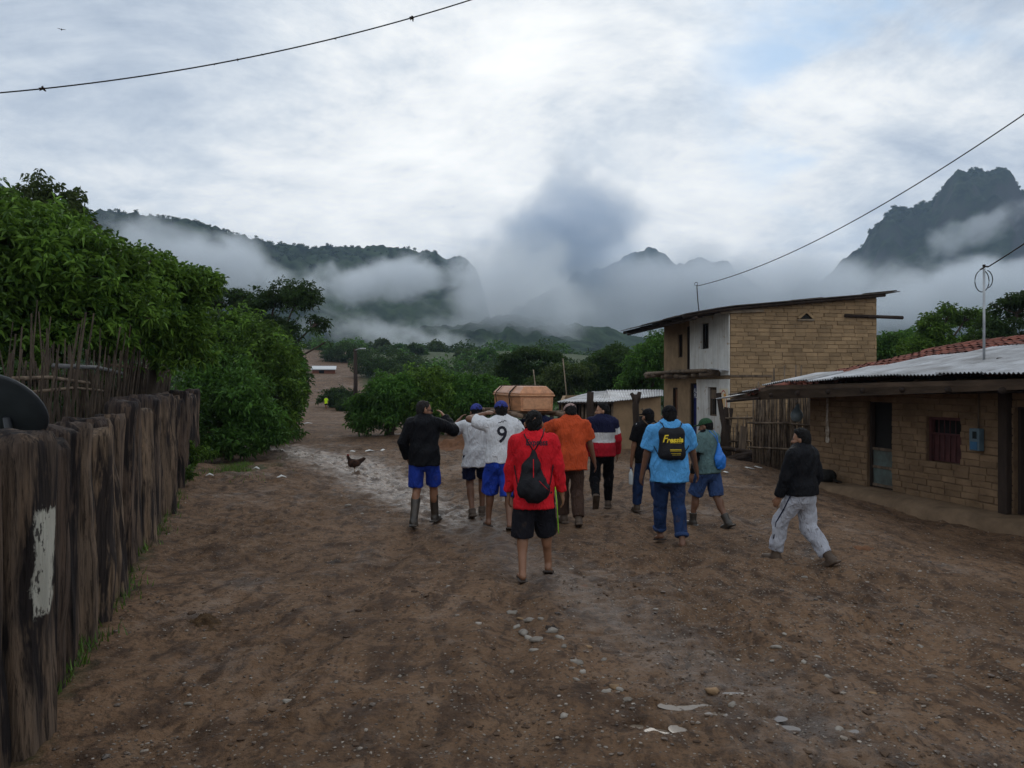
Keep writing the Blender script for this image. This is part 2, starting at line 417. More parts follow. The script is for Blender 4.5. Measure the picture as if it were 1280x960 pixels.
mountain('mountain', [(950, .05), (1010, .12), (1060, .16), (1078, .172), (1090, .192), (1112, .218), (1140, .222), (1162, .229), (1172, .237), (1185, .253), (1200, .268), (1215, .272), (1238, .268), (1256, .268), (1268, .262), (1276, .240), (1300, .235), (1420, .23), (1600, .2), (2200, .22), (2800, .2)],
         1500, 420, 700, fr, 950, 2800, 480, 80, crag=26, crown=7, cliff=.72, seed=9)
mountain('mountain', [(200, .03), (380, .05), (480, .062), (560, .074), (640, .084), (700, .078), (760, .070), (820, .055), (900, .045), (1000, .045), (1200, .05), (1500, .06)],
         640, 200, 300, fm, 200, 1500, 420, 70, crag=8, crown=6, cliff=.9, seed=13)

# ------------------------------------------------------------------ fog banks (clouds lying on the slopes)
def fog(px, py, D, hw, hh, dep, dens, thr=.46, nscale=3.2, rot=0, colr=(.93, .95, 1.0), an=.0, seed=0):
    c = P(px, py, D); sx, sz = hw*D/FPX, hh*D/FPX
    bm = bmesh.new(); bmesh.ops.create_icosphere(bm, subdivisions=3, radius=1)
    bmesh.ops.scale(bm, vec=(sx, dep, sz), verts=bm.verts)
    me = bpy.data.meshes.new('fog_bank'); bm.to_mesh(me); bm.free()
    o = bpy.data.objects.new('fog_bank', me); COL.objects.link(o); o.location = c
    o.rotation_euler = (0, -rot, -math.atan((px-640)/FPX))
    m = bpy.data.materials.new('fog'); m.use_nodes = True
    t = NT(m.node_tree); t.n.clear()
    out = t.new('ShaderNodeOutputMaterial')
    pos = t.new('ShaderNodeTexCoord').outputs['Object']
    nrm = t.mapping(pos, scale=(1/sx, 1/dep, 1/sz))
    rad = t.vmath('LENGTH', nrm, out=1)
    fall = t.maprange(rad, 1.0, .1, 0, 1, True)
    mn = min(sx, sz*1.6)
    nv = t.mapping(pos, scale=(1/mn, 1/mn, 1.25/mn), loc=(seed*3.7, seed*1.3, seed*7.1))
    n = t.noise(nv, nscale*.5, 5, .58, .35)
    v = t.math('ADD', t.math('MULTIPLY', n, 1.0), t.math('MULTIPLY', fall, .42))
    dn = t.maprange(v, thr+.12, thr+.42, 0, 1, True)
    dn = t.math('MULTIPLY', dn, t.maprange(rad, 1.0, .8, 0, 1, True))
    sct = t.new('ShaderNodeVolumePrincipled'); sct.inputs['Color'].default_value = (*colr, 1); sct.inputs['Anisotropy'].default_value = an
    t.put(sct.inputs['Density'], t.math('MULTIPLY', dn, dens))
    t.l.new(sct.outputs[0], out.inputs['Volume'])
    me.materials.append(m)
    tag(o, kind='stuff'); return o
FB = (.93, .965, 1.0)
FOGS = [
    # px, py, D, half-w px, half-h px, depth m, density, threshold
    dict(px=265, py=338, D=640, hw=180, hh=66, dep=70, dens=.045, thr=.43, rot=R(-16), seed=1),
    dict(px=490, py=350, D=660, hw=170, hh=40, dep=60, dens=.05, thr=.46, rot=R(8), seed=2),
    dict(px=500, py=420, D=410, hw=210, hh=36, dep=40, dens=.035, thr=.56, rot=R(-8), seed=3, nscale=4.2),
    dict(px=640, py=372, D=620, hw=140, hh=95, dep=80, dens=.032, thr=.43, seed=4, nscale=3.6),
    dict(px=830, py=378, D=900, hw=220, hh=90, dep=120, dens=.022, thr=.39, seed=5),
    dict(px=728, py=268, D=900, hw=100, hh=92, dep=90, dens=.015, thr=.42, colr=(.70, .80, .93), seed=6, nscale=2.8),
    dict(px=690, py=318, D=920, hw=170, hh=85, dep=110, dens=.015, thr=.43, colr=(.72, .82, .94), seed=16, nscale=3.2),
    dict(px=980, py=378, D=880, hw=250, hh=82, dep=120, dens=.024, thr=.41, seed=7),
    dict(px=1230, py=372, D=850, hw=230, hh=70, dep=110, dens=.026, thr=.46, rot=R(8), seed=8),
    dict(px=1215, py=290, D=1000, hw=110, hh=34, dep=60, dens=.016, thr=.50, rot=R(22), seed=18),
]
for f in FOGS: f.setdefault('colr', FB); fog(**f)
# ------------------------------------------------------------------ implicit modelling: one continuous skin per body or garment
class SDF:
    def __init__(s, h): s.h = h; s.ops = []
    def cone(s, a, b, ra, rb, k=.02, cut0=False, cut1=False, sq=None, c0n=None, c1n=None):
        s.ops.append(('c', np.array(a, float), np.array(b, float), ra, rb, k, cut0, cut1, sq)); return s
    def ell(s, c, r, M=None, k=.02, sub=False):
        s.ops.append(('e', np.array(c, float), np.array(r, float), np.eye(3) if M is None else np.array(M, float), k, sub)); return s
    def box(s, c, r, M=None, rnd=.01, k=.01):
        s.ops.append(('b', np.array(c, float), np.array(r, float), np.eye(3) if M is None else np.array(M, float), rnd, k)); return s
    def plane(s, p, n):
        n = np.array(n, float); s.ops.append(('p', np.array(p, float), n/np.linalg.norm(n))); return s
    def bounds(s, op):
        if op[0] == 'c':
            r = max(op[3], op[4])+.01; return np.minimum(op[1], op[2])-r, np.maximum(op[1], op[2])+r
        r = np.max(op[2])*(1.75 if op[0] == 'b' else 1)+.01; return op[1]-r, op[1]+r
    def mesh(s):
        h = s.h
        solids = [o for o in s.ops if o[0] != 'p' and not (o[0] == 'e' and o[5])]
        lo = np.min([s.bounds(o)[0] for o in solids], 0)-3*h; hi = np.max([s.bounds(o)[1] for o in solids], 0)+3*h
        n = np.ceil((hi-lo)/h).astype(int)+1
        V = np.full(n, 1.0)
        ax = [lo[i]+h*np.arange(n[i]) for i in range(3)]
        for o in s.ops:
            if o[0] == 'p':
                X, Y, Z = np.ix_(*ax)
                V = np.maximum(V, (X-o[1][0])*o[2][0]+(Y-o[1][1])*o[2][1]+(Z-o[1][2])*o[2][2]); continue
            k = o[5] if o[0] == 'c' else (o[4] if o[0] == 'e' else o[5])
            l, u = s.bounds(o); m = 3*h+k*1.5
            i0 = np.maximum(0, np.floor((l-m-lo)/h).astype(int)); i1 = np.minimum(n, np.ceil((u+m-lo)/h).astype(int)+1)
            sl_ = tuple(slice(i0[i], i1[i]) for i in range(3))
            X, Y, Z = np.meshgrid(*[ax[i][sl_[i]] for i in range(3)], indexing='ij')
            Q = np.stack([X, Y, Z], -1)
            if o[0] == 'c':
                _, a, b, ra, rb, _, c0, c1, sq = o
                f = 1
                if sq is not None:
                    M, org, fy = sq
                    Q = (Q-org) @ M; Q[..., 1] /= fy; a = (a-org) @ M; b = (b-org) @ M; a[1] /= fy; b[1] /= fy; f = .8
                ab = b-a; L2 = ab @ ab+1e-12; tt = ((Q-a) @ ab)/L2; tc = np.clip(tt, 0, 1)
                D = (np.linalg.norm(Q-a-tc[..., None]*ab, axis=-1)-(ra+(rb-ra)*tc))*f
                L = math.sqrt(L2)
                if c0: D = np.maximum(D, -tt*L)
                if c1: D = np.maximum(D, (tt-1)*L)
            elif o[0] == 'e':
                q = (Q-o[1]) @ o[3]; q0 = q/o[2]; k0 = np.linalg.norm(q0, axis=-1); k1 = np.linalg.norm(q0/o[2], axis=-1)+1e-9
                D = k0*(k0-1)/k1
            else:
                q = np.abs((Q-o[1]) @ o[3])-(o[2]-o[4]); D = np.linalg.norm(np.maximum(q, 0), axis=-1)+np.minimum(q.max(-1), 0)-o[4]
            B = V[sl_]
            if o[0] == 'e' and o[5]:
                hh = np.clip(.5-.5*(B+D)/k, 0, 1); V[sl_] = B*(1-hh)-D*hh+k*hh*(1-hh)
            else:
                k = max(k, 1e-4); hh = np.clip(.5+.5*(B-D)/k, 0, 1)
                V[sl_] = B*(1-hh)+D*hh-k*hh*(1-hh)
        return surface(V, lo, h)
def surface(V, lo, h):
    ins = V < 0
    n = np.array(V.shape)-1
    cs = [(i, j, k) for i in (0, 1) for j in (0, 1) for k in (0, 1)]
    cnt = sum(ins[i:n[0]+i, j:n[1]+j, k:n[2]+k].astype(np.int8) for i, j, k in cs)
    cell = np.argwhere((cnt > 0) & (cnt < 8))
    cid = np.full(n, -1, np.int32); cid[tuple(cell.T)] = np.arange(len(cell))
    val = np.stack([V[cell[:, 0]+i, cell[:, 1]+j, cell[:, 2]+k] for i, j, k in cs], 1)
    pos = np.zeros((len(cell), 3)); num = np.zeros(len(cell))
    ca = np.array(cs, float)
    for a in range(8):
        for b in range(a+1, 8):
            if abs(ca[a]-ca[b]).sum() != 1: continue
            va, vb = val[:, a], val[:, b]; mk = (va < 0) != (vb < 0)
            t = np.where(mk, va/np.where(mk, va-vb, 1), 0)
            pos += np.where(mk[:, None], ca[a]+t[:, None]*(ca[b]-ca[a]), 0); num += mk
    pos = (pos/num[:, None]+cell)*h+lo
    F = []
    for ax in range(3):
        sl0 = [slice(None)]*3; sl1 = [slice(None)]*3; sl0[ax] = slice(0, -1); sl1[ax] = slice(1, None)
        A, B = ins[tuple(sl0)], ins[tuple(sl1)]
        e = np.argwhere(A != B); u, v = (ax+1) % 3, (ax+2) % 3
        ok = (e[:, u] > 0) & (e[:, v] > 0) & (e[:, u] < n[u]) & (e[:, v] < n[v]); e = e[ok]
        s_ = A[tuple(e.T)]
        def c(du, dv):
            x = e.copy(); x[:, u] -= du; x[:, v] -= dv; return cid[tuple(x.T)]
        q = np.stack([c(1, 1), c(0, 1), c(0, 0), c(1, 0)], 1)
        q[~s_] = q[~s_][:, ::-1]
        F.append(q)
    return pos, np.vstack(F)
def relax(V, F, it=1, f=.5):
    for _ in range(it):
        acc = np.zeros_like(V); c = np.zeros(len(V))
        for a in range(4):
            for b in ((a+1) % 4, (a-1) % 4):
                np.add.at(acc, F[:, a], V[F[:, b]]); np.add.at(c, F[:, a], 1)
        V = V*(1-f)+f*acc/c[:, None]
    return V
def vnormals(V, F):
    nrm = np.cross(V[F[:, 2]]-V[F[:, 0]], V[F[:, 3]]-V[F[:, 1]]); N = np.zeros_like(V)
    for a in range(4): np.add.at(N, F[:, a], nrm)
    return N/(np.linalg.norm(N, axis=1)[:, None]+1e-12)
def finish(S, name, m, parent, folds=0, seed=0, it=1, colf=None, freq=9):
    V, F = S.mesh(); V = relax(V, F, it)
    if folds:
        N = vnormals(V, F)
        f = fbm(V[:, 0]*freq+seed*3.1+V[:, 2]*freq*.45, V[:, 1]*freq+seed, V[:, 2]*freq*.5, o=3)
        f = .7*f+1.1*(1-2.4*np.abs(fbm(V[:, 0]*freq*.75-V[:, 2]*freq*.45+seed, V[:, 1]*freq*.6, V[:, 2]*freq*.22+4, o=2)))
        V = V+N*(f*folds)[:, None]
    return mesh_np(name, V, F, m, parent, True, None if colf is None else colf(V))

# ------------------------------------------------------------------ people
def cloth(name, c, rough=.9, var=.22, wet=None, fine=160):
    m = mat(name, c, rough, var, 5, .25, fine, .12, dist=.004)
    t = NT(m.node_tree); b = t.n['Principled BSDF']; tc = t.new('ShaderNodeTexCoord').outputs['Object']; oi = t.new('ShaderNodeObjectInfo').outputs['Random']
    of = t.new('ShaderNodeCombineXYZ'); t.put(of.inputs[0], t.math('MULTIPLY', oi, 17)); t.put(of.inputs[2], t.math('MULTIPLY', oi, 43))
    v = t.vmath('ADD', tc, of.outputs[0])
    wv = t.noise(t.mapping(v, scale=(1, 1, .38), rot=(0, .5, 0)), 13, 3, .5, 1.2); w2 = t.noise(t.mapping(v, scale=(1, 1, .42), rot=(0, -.6, 0)), 19, 2, .5, .8)
    rg = t.math('ADD', t.math('ABSOLUTE', t.math('SUBTRACT', wv, .5)), t.math('MULTIPLY', t.math('ABSOLUTE', t.math('SUBTRACT', w2, .5)), .6))
    bn = t.new('ShaderNodeBump'); bn.inputs['Strength'].default_value = .9; bn.inputs['Distance'].default_value = .05
    t.put(bn.inputs['Height'], rg); old = b.inputs['Normal'].links[0].from_node; t.l.new(old.outputs[0], bn.inputs['Normal']); t.l.new(bn.outputs[0], b.inputs['Normal'])
    # mud splashes and sweat marks with shapes of their own
    sp = t.new('ShaderNodeSeparateXYZ'); t.put(sp.inputs[0], tc)
    sn = t.noise(v, 11, 5, .7); f = t.math('MULTIPLY', t.maprange(sn, .56, .66), t.maprange(sp.outputs[2], .75, .25, .06, .75))
    src = b.inputs['Base Color'].links[0].from_socket; t.put(b.inputs['Base Color'], t.mix(f, src, (.07, .046, .03)))
    return m
def cloth_attr(name):
    m = cloth(name, (1, 1, 1))
    t = NT(m.node_tree); b = t.n['Principled BSDF']; at = t.new('ShaderNodeAttribute', attribute_name='col')
    src = b.inputs['Base Color'].links[0].from_socket
    t.put(b.inputs['Base Color'], t.mix(1.0, at.outputs['Color'], src, 'MULTIPLY')); return m
SKIN = {}
def skin(tone):
    if tone not in SKIN:
        SKIN[tone] = mat('skin', {'mid': (.24, .118, .068), 'dark': (.165, .080, .047), 'light': (.33, .175, .105)}[tone], .5, .12, 9, .06, 90, .4)
    return SKIN[tone]
HAIR = mat('black_hair', (.007, .006, .006), .75, .4, 30, .6, 120, .2, stretch=(1, 1, .3))
def ik(a, tgt, l1, l2, pole):
    a, tgt, pole = (np.array(q, float) for q in (a, tgt, pole))
    dv = tgt-a; L = np.linalg.norm(dv); dv = dv/(L+1e-9); L = min(L, (l1+l2)*.999)
    x = (l1*l1-l2*l2+L*L)/(2*L); hgt = math.sqrt(max(l1*l1-x*x, 0))
    pp = pole-dv*(pole @ dv); pp /= np.linalg.norm(pp)+1e-9
    return a+dv*x+pp*hgt, a+dv*L
def rotm(yaw=0, pitch=0, roll=0):
    return np.array(Matrix.Rotation(yaw, 3, 'Z') @ Matrix.Rotation(pitch, 3, 'X') @ Matrix.Rotation(roll, 3, 'Y'))
def person(X, Y, yaw, H, label, tone='mid', lean=0, twist=0, head=(0, 0, 0), feet=((-.09, 0, 0), (.09, 0, 0)), fpitch=(0, 0), fyaw=(.12, -.12), hands=None, elbows=None,
           top=None, bottom=None, foot=None, hat=None, hair='short', drop=.0, stout=1.0, seed=0, group='men walking with the coffin', z0=None, cat='person', hip=(0, 0)):
    """feet: ankle offsets (x, y, lift) on the ground; hands: wrist targets; all in the person's own frame for H = 1.68"""
    root = empty('person', (X, Y, gz(X, Y) if z0 is None else z0), yaw, label, cat, group)
    k = H/1.68; root.scale = (k, k, k)
    hz_ = .915-drop
    pel = np.array([hip[0], hip[1], hz_]); T = rotm(twist, -lean)
    tp = lambda x, y, z: pel+T @ np.array([x, y, z])
    w_ = stout
    J = {}
    for i, sd in ((0, -1), (1, 1)):
        hp = pel+np.array([sd*.088, 0, -.03]); fx, fy, fl = feet[i]
        an = np.array([fx, fy, .085+fl])
        kn, an = ik(hp, an, .425, .415, (sd*.1, 1, 0)); J['hip', i], J['knee', i], J['ank', i] = hp, kn, an
        sh = tp(sd*.172*min(w_, 1.10), -.005, .432); J['sh', i] = sh
        hd = np.array((hands or {}).get(i, (sd*.27, .05, .80)), float)
        el, wr = ik(sh, hd, .285, .25, (elbows or {}).get(i, (sd*.35, -1, -.1))); J['el', i], J['wr', i] = el, wr
    Hm = T @ rotm(*head); nb = tp(0, 0, .50); hc = nb+T @ np.array([0, .014, .094])
    hp_ = lambda x, y, z: hc+Hm @ np.array([x, y, z])
    J['T'], J['pel'], J['tp'], J['hp'], J['Hm'], J['root'], J['k'] = T, pel, tp, hp_, Hm, root, k
    sq = (T, pel, .68)
    prof = [(-.015, .150, .0), (.04, .156, -.005), (.15, .140, .0), (.29, .162, .004), (.385, .156, 0), (.435, .115, -.005)]
    # ---- body
    S = SDF(.0105)
    for (za, ra, ya), (zb, rb, yb) in zip(prof[:-1], prof[1:]): S.cone(tp(0, ya, za), tp(0, yb, zb), ra*w_, rb*w_, .03, sq=sq)
    S.cone(tp(0, -.01, .455), tp(-.15, -.01, .425), .066, .052, .03); S.cone(tp(0, -.01, .455), tp(.15, -.01, .425), .066, .052, .03)
    S.cone(tp(0, -.01, .46), hp_(0, -.015, -.03), .062*min(w_, 1.15), .054, .02)
    S.ell(tp(0, -.01, -.03), (.14*w_, .085*w_, .09), T, .03)
    for i, sd in ((0, -1), (1, 1)):
        S.cone(J['hip', i], J['knee', i], .084*math.sqrt(w_), .054, .03); S.cone(J['knee', i], J['ank', i]+(0, -.005, 0), .055, .036, .015)
        kn, an = J['knee', i], J['ank', i]
        ca_ = kn+(an-kn)*.3; S.ell(ca_+np.array([0, -.018, 0]), (.05, .05, .11), k=.03)
        M = rotm(fyaw[i], -fpitch[i]); ft = lambda x, y, z: an+M @ np.array([x, y, z])
        S.ell(ft(0, -.035, -.04), (.034, .04, .038), M, .03); S.ell(ft(0, .06, -.052), (.042, .085, .026), M, .03); S.ell(ft(0, .12, -.06), (.044, .05, .018), M, .02)
        J['ft', i] = ft; J['fM', i] = M
        S.cone(J['sh', i], J['el', i], .055*w_, .042, .03); S.cone(J['el', i], J['wr', i], .043, .028, .015)
        fd = J['wr', i]-J['el', i]; fd /= np.linalg.norm(fd)
        s0 = np.array([sd*.9, -.2, 0.0]) if abs(fd[2]) > .5 else np.array([0, -.5, 1.0])
        nrm = s0-fd*(s0 @ fd); nrm /= np.linalg.norm(nrm); wid = np.cross(fd, nrm)
        if wid[1] < 0 and abs(fd[2]) > .5: wid = -wid
        Mh = np.stack([wid, fd, nrm], 1)
        pc = J['wr', i]+fd*.045; S.ell(pc, (.040, .055, .017), Mh, .012)
        for f, (ox, ln) in enumerate(((-.027, .058), (-.009, .072), (.010, .076), (.028, .066))):
            b0 = J['wr', i]+fd*.075+wid*ox; b1 = b0+fd*ln*.55-nrm*.010; b2 = b1+fd*ln*.42-nrm*.026
            S.cone(b0, b1, .0095, .0088, .004); S.cone(b1, b2, .0088, .0075, .003)
        t0 = J['wr', i]+fd*.03+wid*.028; t1 = t0+fd*.035+wid*.022-nrm*.008; S.cone(t0, t1, .0115, .010, .008); S.cone(t1, t1+fd*.03-nrm*.006, .010, .008, .003)
        J['hand', i] = J['wr', i]+fd*.09
    S.ell(hp_(0, -.012, .045), (.075, .094, .088), Hm, .02); S.ell(hp_(0, .025, -.02), (.060, .066, .075), Hm, .03)
    S.ell(hp_(0, .058, -.062), (.036, .032, .026), Hm, .02)
    S.cone(hp_(0, .083, .022), hp_(0, .108, -.018), .008, .014, .012)
    S.cone(hp_(-.04, .074, .034), hp_(.04, .074, .034), .010, .010, .014)
    for sd in (-1, 1):
        S.ell(hp_(sd*.030, .088, .016), (.014, .010, .010), Hm, .008, sub=True)
        S.ell(hp_(sd*.085, -.008, .002), (.013, .023, .034), Hm, .006)
        S.ell(hp_(sd*.042, .062, -.015), (.022, .022, .018), Hm, .02)
    S.cone(hp_(-.02, .083, -.044), hp_(.02, .083, -.044), .008, .008, .008)
    body = finish(S, 'body', skin(tone), root)
    for sd in (-1, 1):
        ey = MB(); bm = bmesh.new(); bmesh.ops.create_uvsphere(bm, u_segments=8, v_segments=6, radius=.0105)
        ey.add([tuple(hp_(sd*.030, .079, .016)+np.array(v.co)) for v in bm.verts], [[v.index for v in f.verts] for f in bm.faces]); bm.free()
        ey.build('eye', EYE, body, True)
    # ---- hair
    if hair:
        S = SDF(.010)
        S.ell(hp_(0, -.018, .050), (.0815, .099, .0925), Hm, .01)
        S.ell(hp_(0, -.048, -.005), (.070, .060, .078), Hm, .02)
        if hair == 'thick': S.ell(hp_(0, .012, .095), (.074, .078, .050), Hm, .03); S.ell(hp_(0, -.045, .01), (.080, .065, .085), Hm, .03)
        S.plane(hp_(0, .030, .066), Hm @ np.array([0, .80, -.55])); S.plane(hp_(0, -.05, -.048), Hm @ np.array([0, .55, -1]))
        o = finish(S, 'hair', HAIR if hair != 'cropped' else HAIRC, root, .006, seed, 0, freq=55)
    # ---- upper garment
    if top:
        S = SDF(.012); ex = top.get('ease', .022); hem = top.get('hem', -.10); fl = top.get('flare', 1.06)
        pr = [(hem, (.172*fl), -.004)]+[(z, max(r, .166) if z < .1 else r, y) for z, r, y in prof if z > hem+.05]
        pr = [(z, r*w_+ex, y) for z, r, y in pr]
        for n_, ((za, ra, ya), (zb, rb, yb)) in enumerate(zip(pr[:-1], pr[1:])):
            S.cone(tp(0, ya, za), tp(0, yb, zb), ra, rb, .03, cut0=(n_ == 0), sq=(T, pel, .74))
        S.plane(tp(0, 0, hem), T @ np.array([0, 0, -1.0]))
        for sd in (-1, 1): S.cone(tp(0, -.012, .447), tp(sd*.155, -.008, .423), .078+ex*.2, .060+ex*.35, .04)
        S.cone(tp(0, -.012, .450), tp(0, -.004, .480), .090, .071, .03, cut1=True)
        sl_ = top.get('sleeve', .55)
        for i in (0, 1):
            a, b_, c = J['sh', i], J['el', i], J['wr', i]; r0 = .064*w_+ex*.7
            if sl_ <= 1: S.cone(a, a+(b_-a)*sl_, r0, r0*1.02+.008, .03, cut1=True)
            else:
                S.cone(a, b_, r0, .052+ex*.6, .03); e_ = b_+(c-b_)*(sl_-1); S.cone(b_, e_, .052+ex*.6, .038+ex*.5, .02, cut1=True)
        if top.get('hood'):
            S.ell(tp(0, -.105, .425), (.118, .050, .080), T, .03); S.cone(tp(-.078, -.05, .475), tp(-.06, .05, .462), .032, .028, .03); S.cone(tp(.078, -.05, .475), tp(.06, .05, .462), .032, .028, .03)
        cf = None
        if 'colf' in top: cf = lambda V: top['colf'](V, J)
        J['top'] = finish(S, top.get('name', 'shirt'), top['mat'], root, top.get('folds', .006)*1.0, seed, 1, cf, 11)
    # ---- lower garment
    if bottom:
        S = SDF(.012); ex = bottom.get('ease', .022); L = bottom.get('len', .85)
        S.cone(tp(0, -.004, .04), pel+np.array([0, -.006, -.05]), .148*w_+ex*.3, .152*w_+ex*.5, .03, cut0=True, sq=(T, pel, .74))
        for i in (0, 1):
            h_, kn, an = J['hip', i], J['knee', i], J['ank', i]; r0 = .088*math.sqrt(w_)+ex*.45
            if L <= 1: S.cone(h_+np.array([(.012, -.012)[i == 0], 0, 0]), h_+(kn-h_)*L+np.array([(.012, -.012)[i == 0], 0, 0]), r0-.004, .066+ex*bottom.get('flare', 1.2), .012, cut1=True)
            elif L <= 1.3:
                e_ = kn+(an-kn)*(L-1); md = kn*.6+h_*.4
                S.cone(h_, md, r0, .078+ex*.9, .035); S.cone(md, e_, .078+ex*.9, .066+ex*bottom.get('flare', 1.2), .03, cut1=True)
            else:
                S.cone(h_, kn, r0, .060+ex*.9, .035); e_ = kn+(an-kn)*(L-1)
                S.cone(kn, e_, .060+ex*.9, bottom.get('cuff', .046)+ex*.7, .03, cut1=True)
                S.ell(kn+(an-kn)*.3+np.array([0, -.015, 0]), (.058+ex*.5, .058+ex*.5, .12), k=.03)
        cf = None
        if 'colf' in bottom: cf = lambda V: bottom['colf'](V, J)
        J['bot'] = finish(S, bottom.get('name', 'shorts' if L <= 1.25 else 'trousers'), bottom['mat'], root, bottom.get('folds', .006)*1.1, seed+5, 1, cf, 11)
    # ---- footwear
    if foot:
        for i in (0, 1):
            ft, M = J['ft', i], J['fM', i]; kn, an = J['knee', i], J['ank', i]
            S = SDF(.009)
            if foot['kind'] == 'sandal':
                S.box(ft(0, .035, -.079), (.046, .135, .011), M, .010, .005); S.cone(ft(-.045, .085, -.066), ft(0, .085, -.022), .010, .010, .006); S.cone(ft(.045, .085, -.066), ft(0, .085, -.022), .010, .010, .006)
                nm = 'sandal'
            else:
                S.ell(ft(0, -.03, -.045), (.045, .055, .050), M, .03); S.ell(ft(0, .065, -.050), (.050, .105, .040), M, .04); S.box(ft(0, .03, -.078), (.049, .145, .012), M, .010, .01)
                up = foot.get('shaft', .12); e_ = an+(kn-an)*up/.415
                if up: S.cone(ft(0, -.01, -.02), e_, .048, foot.get('rad', .056)+.0*up, .03, cut1=True)
                nm = foot.get('name', 'boot')
            finish(S, nm, foot['mat'], root, .003, seed+i, 1)
    # ---- hat
    if hat:
        S = SDF(.009)
        S.ell(hp_(0, -.012, .058), (.090, .108, .092), Hm, .01)
        S.plane(hp_(0, 0, .048), Hm @ np.array([0, -.12, -1]))
        S.ell(hp_(0, .125 if not hat.get('back') else -.12, .050), (.068, .062, .010), Hm @ rotm(0, -.12), .012)
        c_ = finish(S, hat.get('name', 'cap'), hat['mat'], root, .001, seed, 1)
        if hat.get('gap'):
            g = MB(); a = hp_(0, -.122, .062); 
            pts = [hp_(.030*math.cos(q), -.1185+.004*abs(math.cos(q)), .052+.026*max(0, math.sin(q))) for q in np.linspace(0, PI, 9)]
            g.tube(pts, .004, 5); g.build('strap', hat['mat'], c_)
    J['body'] = body
    return J
EYE = mat('eye', (.05, .04, .035), .25, .1, 20, 0)
HAIRC = mat('cropped_hair', (.013, .010, .009), .7, .4, 40, .6, 160, .3)
dep = lambda: bpy.context.evaluated_depsgraph_get()
FONT_N = [0]
def lettering(text, J, target, cx, cz, size, m, name='lettering', shear=0, xs=1.0, off=.004, parent=None, bold=0.0, tilt=0, local=True):
    """flat letters laid on the back (the -y side) of a garment: every vertex is dropped onto the cloth"""
    cu = bpy.data.curves.new('txt', 'FONT'); cu.body = text; cu.size = size; cu.align_x = 'CENTER'; cu.align_y = 'CENTER'; cu.shear = shear; cu.offset = bold; cu.resolution_u = 3
    to = bpy.data.objects.new('txt', cu); COL.objects.link(to); bpy.context.view_layer.update()
    me = bpy.data.meshes.new_from_object(to.evaluated_get(dep())); bpy.data.objects.remove(to)
    bm = bmesh.new(); bm.from_mesh(me); bmesh.ops.triangulate(bm, faces=bm.faces); bmesh.ops.subdivide_edges(bm, edges=[e for e in bm.edges if e.calc_length() > size*.12], cuts=2)
    bmesh.ops.triangulate(bm, faces=bm.faces)
    V = np.array([v.co for v in bm.verts]); F = np.array([[v.index for v in f.verts] for f in bm.faces]); bm.free()
    c, s_ = math.cos(tilt), math.sin(tilt)
    V = np.stack([V[:, 0]*xs*c-V[:, 1]*s_, V[:, 0]*xs*s_+V[:, 1]*c], 1)
    tm = target.data; co = np.zeros(len(tm.vertices)*3); tm.vertices.foreach_get('co', co)
    bvh = BVHTree.FromPolygons([Vector(x) for x in co.reshape(-1, 3)], [tuple(p.vertices) for p in tm.polygons])
    out = []
    for x, z in V:
        h_ = bvh.ray_cast(Vector((cx+x, -1.5, cz+z)), Vector((0, 1, 0)))
        y = h_[0].y if h_[0] is not None else (out[-1][1] if out else -.1)
        out.append((cx+x, y-off, cz+z))
    out = np.array(out)
    if len(F) == 0: return None
    return mesh_np(name, out, F, m, parent or target, False)
# ------------------------------------------------------------------ the bearers and walkers
GRP = 'men walking with the coffin'
c_black = cloth('black_nylon', (.007, .0075, .010), .65); c_royal = cloth('royal_blue_cloth', (.018, .045, .30)); c_rubber = mat('black_rubber', (.020, .020, .019), .35, .5, 9, .1, 30, .4, col2=(.06, .045, .033))
c_white = cloth('white_cotton', (.66, .67, .70), .9, .10); c_navy = cloth('navy_cloth', (.012, .016, .045)); c_bluecap = cloth('blue_cap_cloth', (.04, .055, .24)); c_bright = cloth('bright_blue_cloth', (.022, .06, .42))
c_red = cloth('red_cotton', (.62, .016, .026)); c_char = cloth('charcoal_cloth', (.014, .014, .019)); c_orange = cloth('orange_cotton', (.52, .075, .024)); c_brown = cloth('brown_drill', (.062, .036, .027))
c_dark = cloth('black_cotton', (.006, .006, .008)); c_jeans = cloth('blue_denim', (.020, .042, .115), .9, .35); c_sky = cloth('sky_blue_cotton', (.10, .36, .72)); c_shortdenim = cloth('faded_denim', (.035, .065, .16), .9, .3)
c_green = cloth('green_cap_cloth', (.028, .072, .036)); c_sage = cloth('grey_green_cotton', (.10, .165, .165)); c_grey = cloth('grey_sweatcloth', (.40, .41, .46), .9, .18); c_tan = cloth('brown_canvas', (.115, .075, .05)); c_lime = cloth('yellow_jersey', (.55, .85, .02))
c_leather = mat('muddy_leather', (.045, .030, .022), .6, .4, 12, .2, 40, .3, col2=(.10, .070, .048)); c_sole = mat('sandal_rubber', (.04, .028, .022), .6, .4, 12, .1)
c_attr = cloth_attr('colour_block_cloth'); c_ink = mat('black_print', (.02, .02, .03), .8, .2, 20, 0); c_yel = mat('yellow_print', (.75, .55, .03), .7, .15, 20, 0); c_bagnylon = mat('black_bag_nylon', (.008, .008, .011), .6, .3, 8, .25, 60, .2)

def along(V, a, b):
    ab = b-a; t_ = np.clip(((V-a) @ ab)/(ab @ ab), 0, 1); return t_, np.linalg.norm(V-a-t_[:, None]*ab, axis=1)

